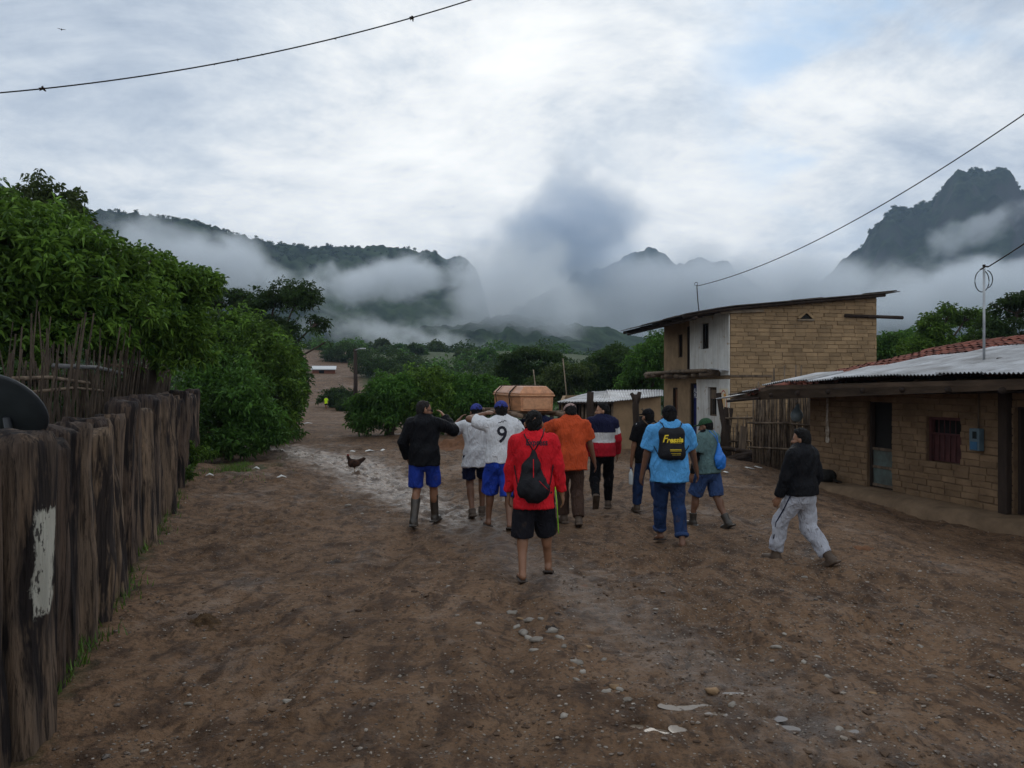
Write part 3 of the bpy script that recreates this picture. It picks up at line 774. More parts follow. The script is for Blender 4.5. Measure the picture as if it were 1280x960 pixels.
j1 = person(-1.16, 10.4, R(-8), 1.66, 'man in black hooded jacket, royal blue shorts and tall rubber boots', tone='mid', head=(R(-58), R(-4), 0),
    feet=((-.10, -.16, 0), (.09, .26, 0)), fpitch=(.15, 0), hands={0: (-.25, .10, .86), 1: (.21, .27, 1.43)}, elbows={0: (-1, -.5, 0), 1: (1, -.1, -1)},
    top=dict(mat=c_black, name='jacket', hood=True, sleeve=1.97, hem=-.13, ease=.036, folds=.007), bottom=dict(mat=c_royal, len=.92, ease=.030), foot=dict(kind='boot', mat=c_rubber, shaft=.30, rad=.062, name='rubber_boot'), hair='cropped', seed=1, group=GRP)
sg = MB()
for sd in (-1, 1): sg.tube([j1['hp'](sd*.077, .0, .02), j1['hp'](sd*.070, .085, .020)], .0045, 5)
for sd in (-1, 1): sg.box(j1['hp'](sd*.032, .098, .014), (.05, .008, .034), j1['Hm'])
sg.build('sunglasses', c_bagnylon, j1['root'])
sh1 = SDF(.012)

j2 = person(-.50, 11.05, R(8), 1.60, 'man in plain white t-shirt, navy shorts and faded blue cap', tone='dark', head=(R(8), 0, 0),
    feet=((-.07, -.10, 0), (.10, .16, 0)), fpitch=(.3, 0), hands={0: (-.24, .22, 1.40), 1: (.14, .34, 1.40)}, elbows={0: (-1, .2, -.8), 1: (1, 0, -1)},
    top=dict(mat=c_white, sleeve=.62, hem=-.19, flare=1.10, folds=.009), bottom=dict(mat=c_navy, len=.82, ease=.03), foot=dict(kind='boot', name='shoe', mat=c_leather, shaft=.03), hat=dict(mat=c_bluecap, gap=True), hair='short', seed=2, group=GRP)
st = MB(); a, b = j2['hip', 0], j2['knee', 0]
for q in (0,): st.tube([a+np.array([-.118, -.01, 0]), a+(b-a)*.5+np.array([-.116, 0, 0]), a+(b-a)*.80+np.array([-.112, 0, 0])], .014, 6, .3)
st.build('side_stripe', c_white, j2['root'], True)

j3 = person(-.14, 10.1, R(6), 1.66, 'man in white football shirt with a black number 9, bright blue shorts and blue cap', tone='dark', head=(R(4), R(-6), 0), stout=1.02,
    feet=((-.15, .20, 0), (.09, -.20, .015)), fpitch=(0, .35), hands={0: (-.19, .24, 1.48), 1: (.22, .30, .98)}, elbows={0: (-1, 0, -.05), 1: (1, -.4, -.6)},
    top=dict(mat=c_white, sleeve=.72, hem=-.06, folds=.009, ease=.026), bottom=dict(mat=c_bright, len=1.12, ease=.04, cuff=.075, name='shorts'), foot=dict(kind='sandal', mat=c_sole), hat=dict(mat=c_bluecap, gap=True), seed=3, group=GRP)
lettering('9', j3, j3['top'], .0, 1.215, .30, c_ink, 'shirt_number', bold=.004, parent=j3['top'], xs=.95)
sq = MB(); bz = []
for i, (x, z) in enumerate([(-.05, 1.375), (-.02, 1.378), (.0, 1.40), (.015, 1.38), (.03, 1.405), (.06, 1.395)]): bz.append((x, z))
tmv = j3['top']; co_ = np.zeros(len(tmv.data.vertices)*3); tmv.data.vertices.foreach_get('co', co_)
bvh = BVHTree.FromPolygons([Vector(x) for x in co_.reshape(-1, 3)], [tuple(p.vertices) for p in tmv.data.polygons])
sq.tube([(x, bvh.ray_cast(Vector((x, -2, z)), Vector((0, 1, 0)))[0].y, z) for x, z in bz], .005, 5); sq.build('shirt_script', c_ink, j3['top'])
sl2 = MB(); a, b = j3['sh', 1], j3['el', 1]
for q in (-.02, .02): sl2.tube([a+np.array([.045, -.03+q, .055]), a+(b-a)*.3+np.array([.072, -.03+q, .01]), a+(b-a)*.62+np.array([.084, -.03+q, 0])], .010, 6, .4)
sl2.build('sleeve_stripe', c_ink, j3['top'], True)

def redcol(V, J): return np.ones((len(V), 3))
j4 = person(.206, 7.5, R(-1), 1.625, 'man in long-sleeved red shirt, charcoal shorts with a lime stripe and flip-flops', tone='mid', head=(R(3), R(-8), 0),
    feet=((-.11, -.08, 0), (.15, .24, .0)), fpitch=(0, .30), hands={0: (-.25, .09, .79), 1: (.29, .07, .79)}, elbows={0: (-1, -.5, 0), 1: (1, -.6, 0)},
    top=dict(mat=c_red, sleeve=1.9, hem=-.22, flare=1.04, ease=.019, folds=.009), bottom=dict(mat=c_char, len=1.18, ease=.036, cuff=.085, name='shorts'), foot=dict(kind='sandal', mat=c_sole), seed=4, hair='short', group=GRP)
st = MB(); a, b, c = j4['hip', 1], j4['knee', 1], j4['ank', 1]
m_lime = mat('lime_trim', (.32, .75, .03), .8, .15, 20, 0)
for q in (-.062, -.030): st.tube([a+np.array([.122, q, .02]), a+(b-a)*.5+np.array([.128, q, 0]), b+np.array([.125, q, -.02]), b+(c-b)*.16+np.array([.122, q, 0])], .011, 6, .4)
st.build('side_stripe', m_lime, j4['bot'], True)
lettering('Express', j4, j4['top'], .03, 1.345, .085, c_ink, 'shirt_lettering', xs=.8, parent=j4['top'], bold=.002)

j5 = person(.78, 10.4, R(7), 1.62, 'man in orange t-shirt and brown trousers with his head bent under the coffin', tone='dark', lean=.10, head=(R(12), R(-28), R(6)), stout=1.1,
    feet=((-.07, .16, 0), (.07, -.16, .01)), fpitch=(0, .3), hands={0: (-.13, .32, 1.40), 1: (.36, .10, .80)}, elbows={0: (-1, .2, -.6), 1: (.8, -1, 0)},
    top=dict(mat=c_orange, sleeve=.72, hem=-.18, flare=1.06, ease=.028, folds=.009), bottom=dict(mat=c_brown, len=1.93, ease=.028, cuff=.058), foot=dict(kind='boot', mat=c_leather, shaft=.06), hat=dict(mat=cloth('red_white_bandana', (.34, .24, .22), .9, .6), name='bandana'), seed=5, group=GRP)

def stripes(V, J):
    z = V[:, 2].copy()
    for i in (0, 1):
        t_, d_ = along(V, J['sh', i], J['el', i]); inarm = (d_ < .085) & (np.abs(V[:, 0]) > .17)
        t2, d2 = along(V, J['el', i], J['wr', i]); infor = (d2 < .08) & (np.abs(V[:, 0]) > .17)
        z = np.where(inarm, 1.34-.46*t_, z); z = np.where(infor & ~inarm, .88, z)
    c = np.where((z > 1.19)[:, None], (.016, .018, .05), np.where((z > 1.04)[:, None], (.66, .66, .66), (.46, .018, .032)))
    return c
j6 = person(1.34, 11.7, R(-6), 1.60, 'young man in navy, white and red striped hoodie looking back over his shoulder', tone='light', head=(R(88), R(0), 0), twist=R(8),
    feet=((-.10, -.40, .15), (.09, .14, 0)), fpitch=(.95, 0), hands={0: (-.26, .14, .84), 1: (.24, .16, .84)}, elbows={0: (-.8, -1, 0), 1: (.8, -1, 0)},
    top=dict(mat=c_attr, name='hoodie', hood=True, sleeve=1.95, hem=-.10, ease=.032, colf=stripes), bottom=dict(mat=c_dark, len=1.95, ease=.02, cuff=.042), foot=dict(kind='boot', name='shoe', mat=c_leather, shaft=.03), hair='thick', seed=6, group=GRP)

j7 = person(1.95, 11.3, R(4), 1.52, 'man in black t-shirt and dark cap with a brown bag slung on his back', tone='mid', head=(R(28), 0, 0),
    feet=((-.13, .22, 0), (.11, -.24, .02)), fpitch=(0, .5), hands={0: (-.25, .06, .80), 1: (.25, .10, .80)}, elbows={0: (-.8, -1, 0), 1: (.8, -1, 0)},
    top=dict(mat=c_dark, sleeve=.72, hem=-.12, ease=.028), bottom=dict(mat=c_jeans, len=1.93, ease=.024, cuff=.05), foot=dict(kind='boot', mat=c_leather, shaft=.05), hat=dict(mat=c_dark), seed=7, group=GRP)
st = MB(); a, b = j7['sh', 0], j7['el', 0]
for q in (-.045, -.015, .015): st.tube([a+np.array([-.012+.2*q, q, .078]), a+(b-a)*.15+np.array([-.062, q, .02]), a+(b-a)*.45+np.array([-.080, q, 0])], .007, 6, .5)
st.build('sleeve_stripe', c_white, j7['top'], True)

j8 = person(1.80, 9.0, R(2), 1.63, 'heavy man in sky blue t-shirt, rolled jeans and black cap', tone='dark', head=(R(-4), R(-4), 0), stout=1.17,
    feet=((-.05, .30, .0), (.12, -.12, 0)), fpitch=(.2, 0), hands={0: (-.31, .12, .80), 1: (.36, .14, .86)}, elbows={0: (-1, -.7, 0), 1: (1, -.7, 0)},
    top=dict(mat=c_sky, sleeve=.74, hem=-.16, ease=.026, flare=1.02, folds=.008), bottom=dict(mat=c_jeans, len=1.86, ease=.018, cuff=.056), foot=dict(kind='sandal', mat=c_sole), hat=dict(mat=c_dark), seed=8, group=GRP)
for i in (0, 1):
    S = SDF(.012); kn, an = j8['knee', i], j8['ank', i]; S.cone(kn+(an-kn)*.79, kn+(an-kn)*.89, .082, .078, .01, cut0=True, cut1=True)
    finish(S, 'trouser_cuff', c_shortdenim, j8['bot'], .004, 3)

j9 = person(2.54, 10.2, R(40), 1.43, 'short man in green cap, grey-green t-shirt, black arm sleeves and denim shorts', tone='dark', lean=.06, head=(R(22), R(-6), 0), stout=1.06,
    feet=((-.08, .24, 0), (.08, -.28, .02)), fpitch=(0, .45), hands={0: (-.27, .10, .80), 1: (.25, .12, .82)}, elbows={0: (-.8, -1, 0), 1: (.8, -1, 0)},
    top=dict(mat=c_sage, sleeve=.72, hem=-.10, ease=.028), bottom=dict(mat=c_shortdenim, len=1.0, ease=.04), foot=dict(kind='boot', mat=c_rubber, shaft=.12, rad=.06), hat=dict(mat=c_green), seed=9, group=GRP)
for i in (0, 1):
    S = SDF(.011); a, b, c = j9['sh', i], j9['el', i], j9['wr', i]; S.cone(a+(b-a)*.5, b, .060, .054, .02, cut0=True); S.cone(b, c, .053, .036, .02, cut1=True)
    finish(S, 'arm_sleeve', c_dark, j9['root'], .003, 3)
S = SDF(.011); S.cone(j9['tp'](-.06, .0, .50), j9['tp'](.06, .0, .50), .072, .072, .03); S.ell(j9['tp'](0, -.03, .50), (.10, .085, .035), j9['T'], .03); finish(S, 'collar', c_dark, j9['root'])

j10 = person(2.98, 8.1, R(40), 1.44, 'boy in black hoodie and light grey sweatpants walking apart by the adobe house', tone='mid', head=(R(18), R(-3), 0), stout=1.08,
    feet=((-.10, .30, 0), (.08, -.30, .03)), fpitch=(-.05, .5), hands={0: (-.25, .16, .80), 1: (.25, .06, .82)}, elbows={0: (-.8, -1, 0), 1: (.8, -1, 0)}, drop=.03,
    top=dict(mat=c_black, name='hoodie', hood=True, sleeve=1.97, hem=-.05, ease=.036), bottom=dict(mat=c_grey, len=1.88, ease=.034, cuff=.058, folds=.010), foot=dict(kind='boot', mat=c_leather, shaft=.14, rad=.062), hair='thick', seed=10, group=GRP)
st = MB(); a, b, c = j10['hip', 0], j10['knee', 0], j10['ank', 0]
st.tube([a+np.array([-.122, 0, .03]), a+(b-a)*.5+np.array([-.112, 0, 0]), b+np.array([-.098, 0, 0]), b+(c-b)*.5+np.array([-.09, -.0, 0])], .008, 6, .5)
st.build('side_stripe', c_navy, j10['bot'], True)

j11 = person(-14.15, 60, R(165), .98, 'far-off child in yellow jersey on the track between the bushes', tone='mid', feet=((-.08, .1, 0), (.08, -.1, 0)),
    top=dict(mat=c_lime, sleeve=.6, hem=-.15, ease=.035), bottom=dict(mat=c_char, len=.8), seed=11, group=None)
j12 = person(.44, 12.3, R(10), 1.56, 'man in dark navy shirt carrying the coffin on its far side, mostly hidden', tone='dark', head=(R(6), R(-10), 0),
    feet=((-.09, .15, 0), (.09, -.15, 0)), fpitch=(0, .3), hands={0: (-.16, .26, 1.42), 1: (.26, .1, .82)}, elbows={0: (-1, .1, -.6), 1: (.8, -1, 0)},
    top=dict(mat=c_navy, sleeve=.72, hem=-.12), bottom=dict(mat=c_char, len=1.9, ease=.026, cuff=.055), foot=dict(kind='boot', mat=c_leather, shaft=.05), hat=dict(mat=c_dark), seed=12, group=GRP)

# ------------------------------------------------------------------ bags, each a thing of its own
def place_like(o, J, label, cat='bag'):
    o.location = J['root'].location; o.rotation_euler = J['root'].rotation_euler; o.scale = J['root'].scale; return tag(o, label, cat)
def back_y(J, x, z):
    tmv = J['top']; co_ = np.zeros(len(tmv.data.vertices)*3); tmv.data.vertices.foreach_get('co', co_)
    bv = BVHTree.FromPolygons([Vector(q) for q in co_.reshape(-1, 3)], [tuple(p.vertices) for p in tmv.data.polygons])
    def f(x, z):
        h_ = bv.ray_cast(Vector((x, -2, z)), Vector((0, 1, 0)))[0]; return h_.y if h_ is not None else -.1
    return f
f4 = back_y(j4, 0, 0)
e = empty('drawstring_backpack', (0, 0, 0)); place_like(e, j4, 'black drawstring backpack with a red slash on the red shirt')
S = SDF(.011)
S.ell((-.005, f4(0, .93)-.055, .90), (.150, .080, .125), k=.03); S.ell((-.015, f4(0, 1.03)-.045, 1.04), (.115, .060, .14), k=.06); S.cone((-.01, f4(0, 1.1)-.03, 1.12), (0, f4(0, 1.25)-.012, 1.255), .072, .018, .05)
bag = finish(S, 'pouch', c_bagnylon, e, .010, 3, 1, freq=14)
s_ = MB()
for sd in (-1, 1):
    pts = [(0, f4(0, 1.25)-.014, 1.26), (sd*.05, f4(sd*.05, 1.33)-.006, 1.34), (sd*.088, f4(sd*.088, 1.405)-.006, 1.41), (sd*.105, j4['tp'](0, 0, .5)[1]-.0, 1.475)]
    s_.tube(pts, .006, 6)
    s_.tube([(sd*.13, f4(sd*.1, .86)-.02, .84), (sd*.165, f4(sd*.15, .97)-.004, .97), (sd*.195, f4(sd*.16, 1.1)+.03, 1.15), (sd*.20, .02, 1.28)], .006, 6)
s_.build('cord', c_bagnylon, e, True)
tg = MB(); tb = bag
def bag_front(o):
    co_ = np.zeros(len(o.data.vertices)*3); o.data.vertices.foreach_get('co', co_)
    bv = BVHTree.FromPolygons([Vector(q) for q in co_.reshape(-1, 3)], [tuple(p.vertices) for p in o.data.polygons])
    return lambda x, z: (lambda h_: h_.y if h_ is not None else -.2)(bv.ray_cast(Vector((x, -2, z)), Vector((0, 1, 0)))[0])
fb = bag_front(bag)
tg.tube([(-.004, fb(-.004, z), z) for z in np.linspace(1.02, 1.19, 8)], .0075, 6, .6); tg.tube([(.05+.09*q, fb(.05+.09*q, .99-.09*q), .99-.09*q) for q in np.linspace(0, 1, 6)], .003, 5)
tg.build('red_piping', c_red, bag, True)

f8 = back_y(j8, 0, 0)
e = empty('drawstring_backpack', (0, 0, 0)); place_like(e, j8, 'black drawstring backpack with yellow lettering on the sky blue t-shirt')
S = SDF(.011)
S.box((-.02, f8(0, 1.2)-.03, 1.20), (.150, .045, .165), rotm(0, -.06, .05), .04, .02); S.ell((-.02, f8(0, 1.12)-.05, 1.12), (.150, .050, .085), k=.04); S.cone((-.10, f8(0, 1.36)-.015, 1.36), (.08, f8(0, 1.36)-.015, 1.36), .045, .045, .05)
bag = finish(S, 'pouch', c_bagnylon, e, .006, 4, 1, freq=11)
lettering('F', None, bag, -.115, 1.275, .115, c_yel, 'bag_lettering', shear=.35, bold=.002, parent=bag, tilt=.05)
lettering('ressia', None, bag, .005, 1.262, .082, c_yel, 'bag_lettering', shear=.25, bold=.003, parent=bag, tilt=.03)
b_ = MB(); fb = bag_front(bag)
for zz, x0, x1, th in ((1.155, -.055, .075, .006), (1.140, -.055, .078, .006), (1.112, -.045, .07, .0035), (1.094, -.03, .07, .003), (1.225, -.05, .085, .002)):
    b_.tube([(x, fb(x, zz), zz) for x in np.linspace(x0, x1, 8)], th, 5, .6)
b_.build('bag_text_line', c_yel, bag)
s_ = MB()
for sd in (-1, 1): s_.tube([(sd*.08-.01, f8(0, 1.38)-.02, 1.38), (sd*.115, f8(.1, 1.40), 1.445), (sd*.13, .02, 1.475)], .007, 6); s_.tube([(sd*.14-.02, f8(.13, 1.08)-.02, 1.08), (sd*.20, f8(.16, 1.15)+.02, 1.17), (sd*.225, .0, 1.28)], .005, 6)
s_.build('cord', c_bagnylon, e, True)

f9 = back_y(j9, 0, 0)
m_bluebag = mat('blue_bag_nylon', (.02, .18, .62), .45, .25, 8, .3, 40, .4)
e = empty('drawstring_bag', (0, 0, 0)); place_like(e, j9, 'bright blue drawstring bag hanging at the back of the grey-green t-shirt')
S = SDF(.011); S.ell((.04, f9(.03, 1.0)-.05, 1.0), (.105, .062, .115), k=.03); S.cone((.04, f9(.03, 1.1)-.04, 1.08), (.055, f9(.05, 1.25)-.015, 1.27), .066, .018, .05)
finish(S, 'pouch', m_bluebag, e, .010, 6, 1, freq=15)
s_ = MB(); s_.tube([(.055, f9(.05, 1.25)-.014, 1.27), (.085, f9(.08, 1.36)-.004, 1.38), (.11, -.02, 1.47)], .006, 6); s_.tube([(.055, f9(.05, 1.25)-.014, 1.27), (.02, f9(.0, 1.36)-.006, 1.37), (-.06, -.06, 1.47)], .006, 6)
s_.build('cord', m_bluebag, e, True)

f7 = back_y(j7, 0, 0)
e = empty('shoulder_bag', (0, 0, 0)); place_like(e, j7, 'soft brown shoulder bag across the back of the black t-shirt')
S = SDF(.011); S.box((.065, f7(.06, 1.27)-.035, 1.285), (.085, .04, .14), rotm(0, -.05, -.55), .035, .02)
finish(S, 'pouch', c_tan, e, .008, 7, 1)
s_ = MB(); s_.tube([(.0, f7(0, 1.38)-.02, 1.38), (-.06, f7(-.06, 1.42)-.0, 1.44), (-.085, -.02, 1.485), (-.09, .06, 1.45)], .016, 8, .4); s_.build('strap', c_tan, e, True); s_ = MB(); s_.tube([(.13, f7(.13, 1.2)-.02, 1.18), (.19, -.04, 1.12), (.195, .04, 1.10)], .016, 8, .4)
s_.build('strap', c_tan, e, True)
hb = j7['hand', 0]; wm7 = Matrix.Translation(j7['root'].location) @ Matrix.Rotation(R(4), 4, 'Z') @ Matrix.Scale(j7['k'], 4)
hw = wm7 @ Vector(hb)
m_pet = mat('clear_plastic', (.55, .6, .62), .15, .1, 10, .1, 20, .6)
e = empty('plastic_bottle', hw+Vector((0, 0, -.26)), 0, 'clear plastic bottle held low by the man in the black t-shirt', 'bottle')
g = MB(); g.tube([(0, 0, 0), (0, 0, .01), (0, 0, .14), (0, 0, .165), (0, 0, .20), (0, 0, .225)], [.030, .033, .033, .030, .014, .012], 12); g.build('bottle_body', m_pet, e, True)
g = MB(); g.tube([(0, 0, .226), (0, 0, .245)], .0145, 10); g.build('cap', c_bluecap, e)

# ------------------------------------------------------------------ coffin on its poles
m_coff = mat('varnished_wood', (.47, .215, .105), .42, .35, 3.2, .08, 60, .45, stretch=(6, .6, 6))
m_coff2 = mat('varnished_trim', (.50, .25, .125), .35, .25, 4, .05, 60, .5, stretch=(6, .6, 6))
m_strap = mat('dark_strap', (.055, .032, .020), .8, .3, 8, .2)
m_pole = mat('peeled_pole', (.16, .11, .075), .85, .4, 6, .3, 40, .2, stretch=(1, 1, .2))
cf = empty('coffin', (.345, 10.9, 1.475), R(13), 'varnished orange-brown wooden coffin carried on the shoulders of the men', 'coffin')
L = 1.95
def ring(y, hw0, hw1, z0, z1): return [(-hw0, y, z0), (hw0, y, z0), (hw1, y, z1), (-hw1, y, z1)]
def frus(g, y0, y1, sec0, sec1):
    a, b = np.array(sec0), np.array(sec1); V = np.vstack([a, b]); n = len(a)
    g.add(V, [tuple(range(n))[::-1], tuple(range(n, 2*n))]+[(i, (i+1) % n, n+(i+1) % n, n+i) for i in range(n)][::1])
def sect(y, w0, w1, z0, z1): return [(-w0, y, z0), (w0, y, z0), (w1, y, z1), (-w1, y, z1)]
g = MB()
for y0, y1, a0, a1 in ((0, .62, .235, .285), (.62, L, .285, .20)): frus(g, y0, y1, sect(y0, a0-.012, a0, 0, .20), sect(y1, a1-.012, a1, 0, .20))
g.build('box', m_coff, cf, False, .006)
g = MB()
for y0, y1, a0, a1 in ((-.02, .62, .255, .305), (.62, L+.02, .305, .22)):
    frus(g, y0, y1, sect(y0, a0, a0, .202, .226), sect(y1, a1, a1, .202, .226))
g.build('rim_moulding', m_coff2, cf, False, .006)
g = MB()
for y0, y1, a0, a1 in ((.0, .62, .245, .295), (.62, L, .295, .21)):
    e0 = .09 if y0 == 0 else 0; e1 = .09 if y1 == L else 0
    lo0, lo1 = sect(y0, a0, a0, .226, .25), sect(y1, a1, a1, .226, .25); frus(g, y0, y1, lo0, lo1)
    V = np.array([(-a0, y0, .25), (a0, y0, .25), (a0-.085, y0+e0, .345), (-a0+.085, y0+e0, .345), (-a1, y1, .25), (a1, y1, .25), (a1-.085, y1-e1, .345), (-a1+.085, y1-e1, .345)])
    g.add(V, [(0, 1, 2, 3), (7, 6, 5, 4), (1, 5, 6, 2), (3, 7, 4, 0), (2, 6, 7, 3)])
g.build('lid', m_coff, cf, False, .008)
g = MB(); g.box((0, -.004, .10), (.40, .012, .15)); g.build('end_panel', m_coff2, cf, False, .008)
for ys in (.42, 1.45):
    g = MB(); a0 = .268 if ys < 1 else .245
    pts = [(-a0-.012, ys, -.02), (-a0-.022, ys, .10), (-a0-.036, ys, .21), (-a0-.020, ys+.01, .26), (-a0+.075, ys+.02, .354), (a0-.075, ys+.02, .354), (a0+.020, ys+.01, .26), (a0+.036, ys, .21), (a0+.012, ys, -.02)]
    for sd in range(len(pts)-1): g.tube([pts[sd], pts[sd+1]], .022, 6, .35)
    g.build('strap', m_strap, cf, True)
for sd in (-1, 1):
    g = MB(); g.tube([(sd*.33, -.42, -.050), (sd*.32, .0, -.045), (sd*.30, 1.2, -.045), (sd*.29, 2.5, -.05)], [.032, .036, .036, .03], 10, 1, .06)
    tag(g.build('carrying_pole', m_pole, cf, True))
for ys in (.12, .9, 1.7):
    g = MB(); g.tube([(-.40, ys, -.018), (.40, ys, -.018)], .020, 8); g.build('cross_stick', m_pole, cf, True)
# ------------------------------------------------------------------ building materials
m_adobe = mat('adobe_brick', (.285, .198, .116), .95, .30, 2.2, .5, 28, .1, col2=(.22, .152, .090), isl=.22)
m_mortar = mat('mud_mortar', (.235, .160, .096), .95, .3, 6, .5, 24, .1)
m_adobe2 = mat('shade_toned_adobe_brick', (.185, .122, .074), .95, .32, 2.4, .6, 22, .1, col2=(.13, .084, .050), isl=.16)  # base colour darkened to carry the shade under the deep eave
m_mortar2 = mat('dark_mud_mortar', (.145, .095, .058), .95, .3, 6, .6, 22, .1)
m_mudpl = mat('mud_plaster', (.27, .185, .11), .95, .25, 2.2, .4, 16, .1)
m_rust = mat('weathered_zinc', (.085, .075, .068), .7, .5, 3, .2, 20, .3, col2=(.05, .035, .026))
m_zinc = mat('grey_zinc', (.40, .41, .43), .5, .30, 1.6, .15, 20, .35, metal=.2, col2=(.19, .185, .18), stretch=(1, 1, 1))
m_wood = mat('grey_timber', (.13, .095, .068), .9, .45, 3, .4, 26, .15, stretch=(3, 3, .5))
m_dwood = mat('dark_timber', (.040, .028, .022), .9, .45, 3, .4, 26, .15, stretch=(3, 3, .5))
m_lwood = mat('pale_timber', (.24, .19, .14), .9, .4, 3, .4, 26, .15)
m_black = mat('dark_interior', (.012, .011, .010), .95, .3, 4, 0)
m_tile = mat('clay_tile', (.185, .060, .040), .9, .5, 3, .3, 20, .15, col2=(.050, .026, .022))
m_door = mat('brown_door', (.14, .060, .030), .8, .35, 4, .2, 24)
m_navy = mat('navy_cloth_banner', (.016, .022, .115), .85, .3, 6, .1)
m_stick = mat('grey_cane', (.150, .112, .080), .9, .5, 5, .3, 30, .1, col2=(.050, .036, .027))
def white_plaster():
    m = mat('flaking_white_plaster', (.62, .61, .58), .9, .12, 3, .35, 14, .1)
    t = NT(m.node_tree); b = t.n['Principled BSDF']; src = b.inputs['Base Color'].links[0].from_socket
    tc = t.new('ShaderNodeTexCoord').outputs['Object']
    a = t.noise(tc, 2.6, 7, .65, .6); s2 = t.noise(t.mapping(tc, scale=(9, 9, .8)), 1.0, 5, .6)
    f = t.maprange(a, .60, .66, 0, .85); c = t.mix(f, src, (.36, .255, .15))
    c = t.mix(t.math('MULTIPLY', t.maprange(s2, .5, .72), .45), c, (.33, .27, .20))
    t.put(b.inputs['Base Color'], c); return m
m_white = white_plaster()

def frame(origin, u):
    """object matrix: x along u, y = into the building, z up"""
    u = np.array([u[0], u[1], 0.0]); u /= np.linalg.norm(u)
    return math.atan2(u[1], u[0])
def brickwall(g, gm, x0, x1, ztop, z0, bl, bh, y=0, th=.18, seed=0, holes=(), jit=.008, proud=.022, taper=None):
    """adobe courses laid one by one on a mud core; outer face at local y"""
    q = np.random.default_rng(seed); z = z0; r = 0
    zt = ztop if callable(ztop) else (lambda x: ztop)
    gm.slab([(x0, y+.02, z0), (x1, y+.02, z0), (x1, y+.02, zt(x1)), (x0, y+.02, zt(x0))], (0, th, 0)) if not holes else None
    while z < max(zt(x0), zt(x1)):
        x = x0-(bl*.5 if r % 2 else 0)
        while x < x1:
            L = bl*q.uniform(.86, 1.14); a, b = max(x, x0)+.008, min(x+L, x1)-.006
            hgt = min(bh, min(zt(a), zt(b))-z)-.012
            if b-a > .05 and hgt > .03:
                pieces = [(a, b)]
                for hx0, hx1, hz0, hz1 in holes:
                    if z+hgt*.5 > hz0 and z+hgt*.5 < hz1:
                        pieces = [pp for p0, p1 in pieces for pp in ((p0, min(p1, hx0)), (max(p0, hx1), p1)) if pp[1]-pp[0] > .03]
                for p0, p1 in pieces:
                    dy = q.uniform(-jit, jit)
                    g.box(((p0+p1)/2, y+.02-proud/2+dy, z+hgt/2+q.uniform(-.009, .009)), (p1-p0, proud+.03, hgt), None, .006)
            x += L
        z += bh; r += 1
def corrugated(name, O, ax, ay, W, L, m, parent, pitch=.076, amp=.014, sag=0.0, seed=0, nseg=10, th=.0):
    """a sheet of wavy zinc: O corner, ax across the waves (W), ay along them (L)"""
    n = max(8, int(W/pitch*6)); q = np.random.default_rng(seed)
    us = np.linspace(0, W, n); vs = np.linspace(0, L, nseg+1)
    U, Vv = np.meshgrid(us, vs, indexing='ij')
    nz = np.cross(ax, ay); nz = nz/np.linalg.norm(nz)
    if nz[2] < 0: nz = -nz
    hgt = amp*np.sin(U/pitch*2*PI)-sag*np.sin(U/W*PI)*np.sin(Vv/L*PI)+.012*fbm(U*1.3+seed, Vv*1.1, o=2)
    ed = .02*vnoise(U*3+seed, 0*U)*(Vv/L-.5)
    pts = np.array(O)+U[..., None]*np.array(ax)+(Vv+ed)[..., None]*np.array(ay)+hgt[..., None]*nz
    low = pts-nz*.004
    nx, ny = U.shape; idx = np.arange(nx*ny).reshape(nx, ny); k = nx*ny
    F = np.stack([idx[:-1, :-1], idx[1:, :-1], idx[1:, 1:], idx[:-1, 1:]], -1).reshape(-1, 4)
    rim = np.concatenate([idx[:, 0], idx[-1, 1:], idx[::-1, -1][1:], idx[0, ::-1][1:]])
    R_ = np.stack([rim[:-1], rim[1:], rim[1:]+k, rim[:-1]+k], -1)
    return mesh_np(name, np.vstack([pts.reshape(-1, 3), low.reshape(-1, 3)]), [F, F[:, ::-1]+k, R_], m, parent, True)

# ------------------------------------------------------------------ two-storey adobe house
H2 = Vector((6.65, 24.0, -.16)); rz2 = math.atan2(.155, .988)
h2 = empty('adobe_house', H2, rz2, 'two-storey tan adobe brick house with a white plastered front and dark sloping roof', 'house')
zb = .16                                                # local z of eye-level zero
SW, FD = 4.87, 5.85
ztop = lambda x: 4.12+zb+.096*x
g, gm = MB(), MB(); brickwall(g, gm, 0, SW, ztop, -.3, .40, .122, 0, .26, 1, jit=.007, proud=.006)
gm.slab([(SW-.02, .03, -.3), (SW-.02, FD, -.3), (SW-.02, FD, ztop(SW)), (SW-.02, .03, ztop(SW))], (-.25, 0, 0)); gm.slab([(.3, FD, -.3), (SW-.3, FD, -.3), (SW-.3, FD, ztop(SW-.3)), (.3, FD, ztop(.3))], (0, -.25, 0))
wl = gm.build('wall', m_mortar, h2); g.build('brickwork', m_adobe, wl, False, .006)
